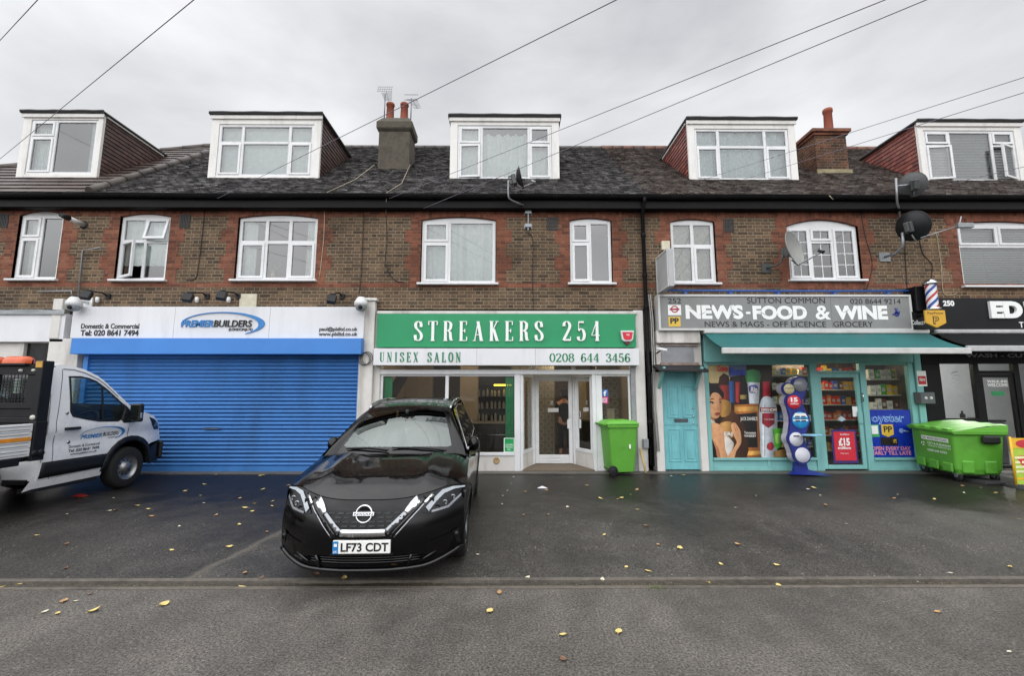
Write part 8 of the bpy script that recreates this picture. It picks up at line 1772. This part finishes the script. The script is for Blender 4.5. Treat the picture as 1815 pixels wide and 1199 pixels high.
for s in (-1, 1):
    b = MB(); b.lathe([(.07, -.03), (.095, -.032), (.10, -.02), (.10, .02), (.095, .032), (.07, .03)], (s * .285, -.24, .10), 'X', 24); w_ = b.build('wheel', TYRE, o, local=True); b = MB(); b.lathe([(.001, s * .03), (.03, s * .034), (.07, s * .02)], (s * .285, -.24, .10), 'X', 18); b.build('hub', DKM, w_, local=True)
b = MB(); b.tube([(-.28, -.24, .10), (.28, -.24, .10)], .014, 8); b.build('axle', DKM, o, local=True)
b = MB(); b.box(.276, .283, .14, .18, .52, .60); b.build('sticker', WLET, o, local=True)
# large four-wheeled recycling bin
o = thing('recycling_bin', 'large lime green four-wheeled recycling bin with white lettering by the barber shop', 'bin', (8.69, 8.83, gz(8.83)), R(-6)); o.rotation_euler = (R(2.2), R(.2), R(-6))
bw, bl_ = .43, .49
b = loft([rrect(-bw + .07, bw - .07, -bl_ + .06, bl_ - .06, .22), rrect(-bw + .03, bw - .03, -bl_ + .03, bl_ - .03, .32), rrect(-bw, bw, -bl_, bl_, .93), rrect(-bw - .005, bw + .005, -bl_ - .01, bl_ + .01, 1.0)])
b.build('body', BING, o, bevel=.012, local=True)
b = MB(); b.box(-bw - .03, bw + .03, -bl_ - .05, bl_ + .05, .955, 1.005); b.build('rim', BING, o, bevel=.015, local=True)
b = MB(); n = 8
b.grid(lambda v, a: (-bw - .03 + (2 * bw + .06) * a, -bl_ - .05 + (2 * bl_ + .10) * v, 1.01 + .13 * math.sin(math.pi * (.5 * a + .0) * 1.0) * 1.0 + .012 * (1 if int(v * 12) % 3 == 1 else 0)), [i / 24 for i in range(25)], [i / n for i in range(n + 1)])
b.box(-bw - .05, -bw - .005, -bl_ - .05, bl_ + .05, .99, 1.03)
for k in range(4): b.box(-bw - .055, -bw + .05, -bl_ + .04 + k * .26, -bl_ + .18 + k * .26, 1.03, 1.06)
b.prism([(-bw - .03, 1.0), (bw + .03, 1.0), (bw + .03, 1.14), (.2, 1.11), (-.2, 1.06)], -bl_ - .051, -bl_ - .03)
b.build('lid', BINL, o, bevel=.006, local=True)
b = MB()
for k in range(3): b.box(-bw - .012, -bw + .03, -.42 + k * .31, -.2 + k * .31, .25, .42)
for xx in (-.30, .08): b.box(xx, xx + .20, -bl_ - .004, -bl_ + .05, .25, .48)
b.build('panel_rib', BING, o, bevel=.02, local=True)
b = MB(); b.box(bw - .42, bw - .12, -bl_ - .09, -bl_ - .01, .80, .95); b.build('grab_handle', DKM, o, bevel=.03, local=True)
for sx_ in (-1, 1):
    for sy_ in (-1, 1):
        x, y = sx_ * (bw - .12), sy_ * (bl_ - .12); b = MB(); b.lathe([(.001, -.025), (.075, -.025), (.085, -.015), (.085, .015), (.075, .025), (.001, .025)], (x, y, .085), 'X', 20); w_ = b.build('wheel', TYRE, o, local=True)
        b = MB(); b.box(x - .04, x - .028, y - .03, y + .03, .08, .125); b.box(x + .028, x + .04, y - .03, y + .03, .08, .125); b.box(x - .05, x + .05, y - .05, y + .05, .122, .14); b.build('castor_fork', GALV, w_, local=True)
def fb(u, v, d): t = (v - .32) / .61; return (-bw + .03 - .03 * t - .003 - d, -u, v)
b = MB(); letters(b, 'DRY MIXED RECYCLING', -.22, .34, .80, .845, lambda u, v, d: (fb(u, v, .004)), .01); b.build('lettering', M('bin_ink_green', '2d5d1c', .5), o, local=True)
b = MB(); p_ = [fb(-.25, .785, .0), fb(.37, .785, 0), fb(.37, .86, 0), fb(-.25, .86, 0)]; b.quad(*p_[::1]); b.build('label_panel', WLET, o, local=True)
b = MB(); letters(b, 'CITY & SUBURBAN', -.12, .40, .705, .745, fb, .01); letters(b, 'WASTE SERVICES', -.12, .40, .66, .69, fb, .0); letters(b, '0208 640 0703', -.14, .30, .57, .61, fb, .012)
for k in range(3): a = k * 2.094; q_ = [(-.23 + .05 * math.cos(a + t) * s_, .70 + .05 * math.sin(a + t) * s_) for t, s_ in ((.2, 1), (1.4, 1), (1.4, .45), (.2, .45))]; b.quad(*[fb(u, v, .0) for u, v in q_])
b.build('lettering', WLET, o, local=True)
for c_ in o.children:
    if not c_.name.startswith('wheel'): c_.location.z = -.09
# pavement sign at the right edge
g_ = G(1806, 868); o = thing('pavement_sign', 'yellow and green curved pavement sign at the right edge of the forecourt', 'pavement sign', (g_.x + .36, g_.y + .1, gz(g_.y))); o.scale = (.9, .9, .88)
SY = M('sign_yellow', 'd9a92a', .4, var=.05); SLG = M('sign_lime', '9db83f', .4, var=.12, scale=6)
def cv(u, v): return (u, -.10 * math.cos(u / .34 * 1.3), v)
b = MB(); b.grid(lambda u, v: cv(u, v), [-.34 + .68 * i / 12 for i in range(13)], [.08 + .9 * i / 10 for i in range(11)]); b.build('panel', SLG, o, local=True)
b = MB(); b.patch([(-.34, .78), (.34, .78), (.34, .98), (-.34, .98)], cv, .06, off=.004); b.patch([(-.34, .16), (.34, .26), (.34, .30), (-.34, .20)], cv, .06, off=.004); b.build('yellow_band', SY, o, local=True)
b = MB(); b.patch([(-.30 + .17 + .15 * math.cos(a), .87 + .085 * math.sin(a)) for a in [i * math.pi / 8 for i in range(16)]], cv, .04, off=.007); b.patch([(-.30, .62), (.10, .70), (.10, .50), (-.22, .44)], cv, .06, off=.006); b.build('red_shape', M('sign_red', 'b8323a', .4), o, local=True)
b = MB()
for k in range(4): b.patch([(-.32, .30 + k * .09), (.32, .36 + k * .09), (.32, .40 + k * .09), (-.32, .345 + k * .09)], cv, .06, off=.004 + .001 * k)
b.build('pale_stripe', M('sign_pale', 'd7d8a8', .4), o, local=True)
b = MB(); b.lathe([(.001, .07), (.30, .065), (.36, .02), (.36, 0)], (0, .05, 0), 'Z', 24, sx=1.2); b.build('base', M('sign_base_black', '17181a', .6), o, local=True)
b = MB(); b.tube([(-.34, -.02, .06), (-.34, -.02, 1.0)], .02, 8); b.tube([(.34, -.02, .06), (.34, -.02, 1.0)], .02, 8); b.build('upright', SY, o, local=True)
g2 = G(1745, 858); b = MB(); b.prism([(0, 0)] * 0 or [(-.5, 0), (.5, 0), (.46, .05), (-.46, .05)], -.3, .3); b.v = [Vector((g2.x + .35 + v.x, g2.y + .15 + v.y, gz(g2.y) + v.z)) for v in b.v]; tag(b.build('rubber_ramp', M('rubber_black', '1b1b1c', .8), bevel=.01), 'low black rubber ramp on the ground in front of the large green bin', 'ramp')
# ================================================================== person inside the salon
def skin_body(name, joints, edges, mat, par, sub=2):
    me = bpy.data.meshes.new(name); me.from_pydata([j[0] for j in joints], edges, []); o = bpy.data.objects.new(name, me); COL.objects.link(o); o.parent = par
    o.modifiers.new('skin', 'SKIN'); 
    for i, j in enumerate(joints): me.skin_vertices[0].data[i].radius = j[1] if isinstance(j[1], tuple) else (j[1], j[1])
    me.skin_vertices[0].data[0].use_root = True
    s_ = o.modifiers.new('sub', 'SUBSURF'); s_.levels = s_.render_levels = sub; me.materials.append(mat)
    dg = bpy.context.evaluated_depsgraph_get(); m2 = bpy.data.meshes.new_from_object(o.evaluated_get(dg)); o.modifiers.clear(); o.data = m2
    if not m2.materials: m2.materials.append(mat)
    for p in m2.polygons: p.use_smooth = True
    return o
px_ = P(1002, 811, D + 1.75); person = thing('person', 'person in dark top and cropped trousers standing inside the salon door, arms raised', 'person', (px_.x, D + 1.75, GZ + .012), R(170))
DKC = M('dark_clothing', '1b1b1f', .8, var=.2, scale=12); DKT = M('dark_trousers', '23242a', .85, var=.2, scale=12); SKN = M('skin', 'b98566', .5, var=.06); SHOE = M('white_shoe', 'c4c2bd', .5); HRM = M('dark_hair', '17120f', .5, var=.3, scale=30)
J = [((0, 0, .90), (.15, .11)), ((0, 0, 1.05), (.135, .10)), ((0, 0, 1.22), (.155, .105)), ((0, .01, 1.34), (.13, .085)), ((0, .01, 1.41), .05), ((0, -.005, 1.47), .05), ((0, -.01, 1.54), (.072, .088)), ((0, -.01, 1.62), (.06, .075)),
     ((.16, .01, 1.335), .055), ((.24, -.04, 1.12), .045), ((.20, -.26, 1.22), .034), ((.17, -.33, 1.27), .028), ((-.16, .01, 1.335), .055), ((-.25, -.05, 1.12), .045), ((-.16, -.25, 1.28), .034), ((-.12, -.31, 1.34), .028),
     ((.09, 0, .84), (.095, .10)), ((.10, -.01, .48), .062), ((.105, .015, .14), .042), ((.11, .01, .07), .036), ((-.09, 0, .84), (.095, .10)), ((-.11, -.02, .48), .062), ((-.115, .01, .14), .042), ((-.12, .01, .07), .036), ((.12, -.11, .035), (.036, .028)), ((-.13, -.11, .035), (.036, .028))]
E = [(0, 1), (1, 2), (2, 3), (3, 4), (4, 5), (5, 6), (6, 7), (3, 8), (8, 9), (9, 10), (10, 11), (3, 12), (12, 13), (13, 14), (14, 15), (0, 16), (16, 17), (17, 18), (18, 19), (0, 20), (20, 21), (21, 22), (22, 23), (19, 24), (23, 25)]
bodyo = skin_body('body', J, E, SKN, person)
hands = []
for s, w0, d0 in ((1, Vector((.17, -.33, 1.27)), Vector((-.25, -.85, .35)).normalized()), (-1, Vector((-.12, -.31, 1.34)), Vector((.2, -.85, .4)).normalized())):
    up = Vector((0, 0, 1)); sd = d0.cross(up).normalized(); nn = sd.cross(d0)
    jj = [((w0), .026), ((w0 + d0 * .05), (.036, .018)), ((w0 + d0 * .085), (.036, .016))]; ee = [(0, 1), (1, 2)]
    for k in range(4):
        b0 = w0 + d0 * .085 + sd * (.027 - .018 * k); L_ = (.065, .075, .07, .055)[k]; i = len(jj)
        jj += [(b0 + d0 * .02, .0095), (b0 + d0 * (.02 + L_ * .5) - nn * .012, .009), (b0 + d0 * (.02 + L_ * .85) - nn * .038, .008)]; ee += [(2, i), (i, i + 1), (i + 1, i + 2)]
    i = len(jj); t0 = w0 + d0 * .035 + sd * .035; jj += [(t0 + sd * .012, .011), (t0 + sd * .024 + d0 * .035 - nn * .012, .0095), (t0 + sd * .018 + d0 * .06 - nn * .025, .0085)]; ee += [(1, i), (i, i + 1), (i + 1, i + 2)]
    skin_body('hand', [(tuple(j[0]), j[1]) for j in jj], ee, SKN, person, 1)
J2 = [(J[i][0], tuple(r * 1.10 for r in (J[i][1] if isinstance(J[i][1], tuple) else (J[i][1],) * 2))) for i in (0, 1, 2, 3, 8, 9, 12, 13)]
J2[0] = ((0, 0, .80), (.172, .132)); J2[3] = ((0, .01, 1.345), (.138, .092)); J2 += [((.222, -.13, 1.155), (.050, .050)), ((-.215, -.13, 1.185), (.050, .050)), ((0, .01, 1.385), (.072, .07))]
skin_body('top', J2, [(0, 1), (1, 2), (2, 3), (3, 4), (4, 5), (3, 6), (6, 7), (5, 8), (7, 9), (3, 10)], DKC, person)
J3 = [((0, 0, .92), (.160, .120)), ((.09, 0, .82), (.108, .112)), ((.10, -.01, .48), (.078, .078)), ((.105, .01, .21), (.068, .066)), ((-.09, 0, .82), (.108, .112)), ((-.11, -.02, .48), (.078, .078)), ((-.115, .005, .21), (.068, .066))]
skin_body('trousers', J3, [(0, 1), (1, 2), (2, 3), (0, 4), (4, 5), (5, 6)], DKT, person)
for x in (.115, -.125): skin_body('shoe', [((x, .03, .045), (.044, .045)), ((x, -.05, .04), (.046, .036)), ((x * 1.04, -.14, .032), (.044, .026))], [(0, 1), (1, 2)], SHOE, person)
skin_body('hair', [((0, .025, 1.575), (.082, .085)), ((0, .015, 1.645), (.072, .085)), ((0, .05, 1.47), (.07, .045))], [(0, 1), (0, 2)], HRM, person)
b = MB(); b.lathe([(.001, -.118), (.014, -.112), (.012, -.098), (.016, -.10)], (0, 0, 1.535), 'Y', 8); b.box(-.022, .022, -.104, -.094, 1.495, 1.503)
for s in (-1, 1): b.lathe([(.001, -.092), (.011, -.09)], (s * .03, 0, 1.555), 'Y', 8); b.lathe([(.001, -.012), (.02, 0), (.001, .012)], (s * .078, 0, 1.54), 'Y', 8)
b.build('face', SKN, person, local=True)
b = MB(); b.box(-.05, .12, -.445, -.43, 1.33, 1.42); ph = thing('held_phone', 'dark phone with a glowing orange picture held up by the person in the salon', 'phone', person.location, R(170)); b.build('case', DKM, ph, bevel=.004, local=True)
b = MB(); b.box(-.045, .115, -.4295, -.428, 1.335, 1.415); b.build('screen', M('phone_glow', 'e0502a', .4, emit='ff5a2a', es=1.5), ph, local=True)
# ================================================================== fallen leaves and litter
LCOL = [('yellow', 'cdb873'), ('ochre', 'a8835a'), ('brown', '6e5140'), ('pale', 'c9c2ad')]
def leafmesh(k):
    b = MB(); n = 9
    L_ = .042; b.grid(lambda u, v: (L_ * (2 * u - 1), v * .030 * math.sin(math.pi * min(1, u * .93 + .035)) ** .8, .004 + .010 * abs(v) + .012 * (u - .4) ** 2 * 4 * (.4 + .4 * k)), [i / n for i in range(n + 1)], [-1, -.5, 0, .5, 1])
    b.tube([(-L_, 0, .008), (-L_ - .02, .004, .010)], .0015, 4); return b
LM = [[leafmesh(k).build('fallen_leaf', M('leaf_' + n_, c_, .6, var=.25, scale=20)) for k in range(2)] for n_, c_ in LCOL]
lused = set()
LF = [(361, 860, 0), (329, 872, 0), (355, 880, 0), (201, 884, 3), (243, 898, 0), (205, 906, 1), (194, 907, 3), (263, 904, 0), (268, 917, 1), (119, 913, 3), (65, 951, 0), (118, 966, 2), (304, 977, 0), (424, 932, 0), (383, 915, 1), (434, 902, 0), (451, 894, 0), (447, 908, 0), (482, 899, 0), (483, 890, 0), (425, 885, 1), (466, 869, 0), (511, 862, 1), (361, 893, 3), (116, 1009, 2), (36, 1034, 0), (3, 1039, 0), (429, 1040, 0), (434, 1018, 1), (113, 1068, 1), (134, 1068, 3), (167, 1085, 0), (160, 1055, 2), (290, 1074, 0), (102, 1090, 0), (79, 1087, 3), (463, 1027, 2),
      (969, 871, 1), (931, 873, 1), (891, 880, 3), (890, 895, 3), (928, 914, 1), (972, 914, 1), (1040, 862, 0), (1064, 885, 0), (1095, 886, 1), (1102, 884, 0), (1117, 878, 3), (1129, 870, 1), (1130, 905, 0), (1146, 934, 1), (1071, 950, 0), (1205, 974, 0), (1308, 967, 1), (1377, 1004, 0), (1110, 1007, 0), (885, 1053, 1), (998, 1128, 0), (1097, 1123, 0), (998, 1171, 2), (1254, 1030, 0), (1380, 1037, 3), (1442, 866, 0), (1454, 880, 3), (1463, 897, 1), (1585, 885, 1), (1591, 878, 3), (1706, 863, 1), (1739, 866, 3), (1709, 875, 3), (1765, 875, 0), (1780, 877, 1), (1806, 922, 0), (1790, 1007, 0), (1685, 1018, 3), (1628, 1030, 3), (1662, 1087, 1), (1380, 1040, 0), (1789, 1158, 3), (868, 1086, 0), (1500, 930, 3), (1340, 880, 3), (560, 1020, 2), (610, 1028, 0)]
for i in range(26): LF.append((rnd.uniform(250, 1750), 842 + 190 * rnd.random() ** 2, rnd.choice([0, 1, 3, 3])))
LLAB = ['small yellow leaf fallen on the wet tarmac', 'small ochre leaf fallen on the wet tarmac', 'curled brown leaf fallen on the wet tarmac', 'tiny pale leaf fallen on the wet tarmac']
for (x, y, c) in LF:
    k = rnd.randrange(2); o = LM[c][k]
    if (c, k) in lused: o = o.copy(); COL.objects.link(o)
    lused.add((c, k)); g_ = G(x, y)
    if KY0 + .05 < g_.y < KY1 - .06: g_.z -= .02
    s = rnd.uniform(.5, .92) * (.75 if c == 3 else 1); o.location = (g_.x, g_.y, g_.z + .003); o.rotation_euler = (rnd.uniform(-.15, .15), rnd.uniform(-.15, .15), rnd.uniform(0, 6.28)); o.scale = (s, s * rnd.uniform(.8, 1.2), s)
    tag(o, LLAB[c], 'leaf', ['yellow', 'ochre', 'brown', 'pale'][c] + ' leaves lying on the wet tarmac')
g_ = G(141, 881); b = MB(); b.add([(-.10, -.05, 0), (.09, -.04, .0), (.11, .05, .0), (-.02, .07, .0), (-.08, .04, .0), (0, 0, .05)], [(0, 1, 5), (1, 2, 5), (2, 3, 5), (3, 4, 5), (4, 0, 5)]); b.v = [v + g_ + Vector((0, 0, .004)) for v in b.v]; tag(b.build('crumpled_litter', M('litter_red', '8c2a22', .5, var=.3, scale=20)), 'crumpled red litter on the dark ground beside the truck wheel', 'litter')
g_ = G(961, 866); b = MB(); b.add([(-.09, -.03, 0), (.10, -.04, .0), (.06, .06, .0), (-.06, .05, .0), (0, 0, .035)], [(0, 1, 4), (1, 2, 4), (2, 3, 4), (3, 0, 4)]); b.v = [v + g_ + Vector((0, 0, .004)) for v in b.v]; tag(b.build('crumpled_litter', M('litter_white', 'd6d6d8', .6)), 'crumpled white paper on the tarmac before the salon door', 'litter')
g_ = G(1162, 1044); b = MB()
for i in range(60):
    a, r_, h = rnd.uniform(0, 6.28), rnd.random() * .07, rnd.uniform(.015, .04); p = g_ + Vector((math.cos(a) * r_ * 1.5, math.sin(a) * r_ * .5, -.01)); w = Vector((math.cos(a * 3), math.sin(a * 3), 0)) * .006; b.add([p - w, p + w, p + Vector((rnd.uniform(-.02, .02), rnd.uniform(-.02, .02), h))], [(0, 1, 2)])
tag(b.build('weed', M('weed_green', '5c6a2a', .7, var=.3)), 'small green weed growing in the drainage channel kerb', 'weed')
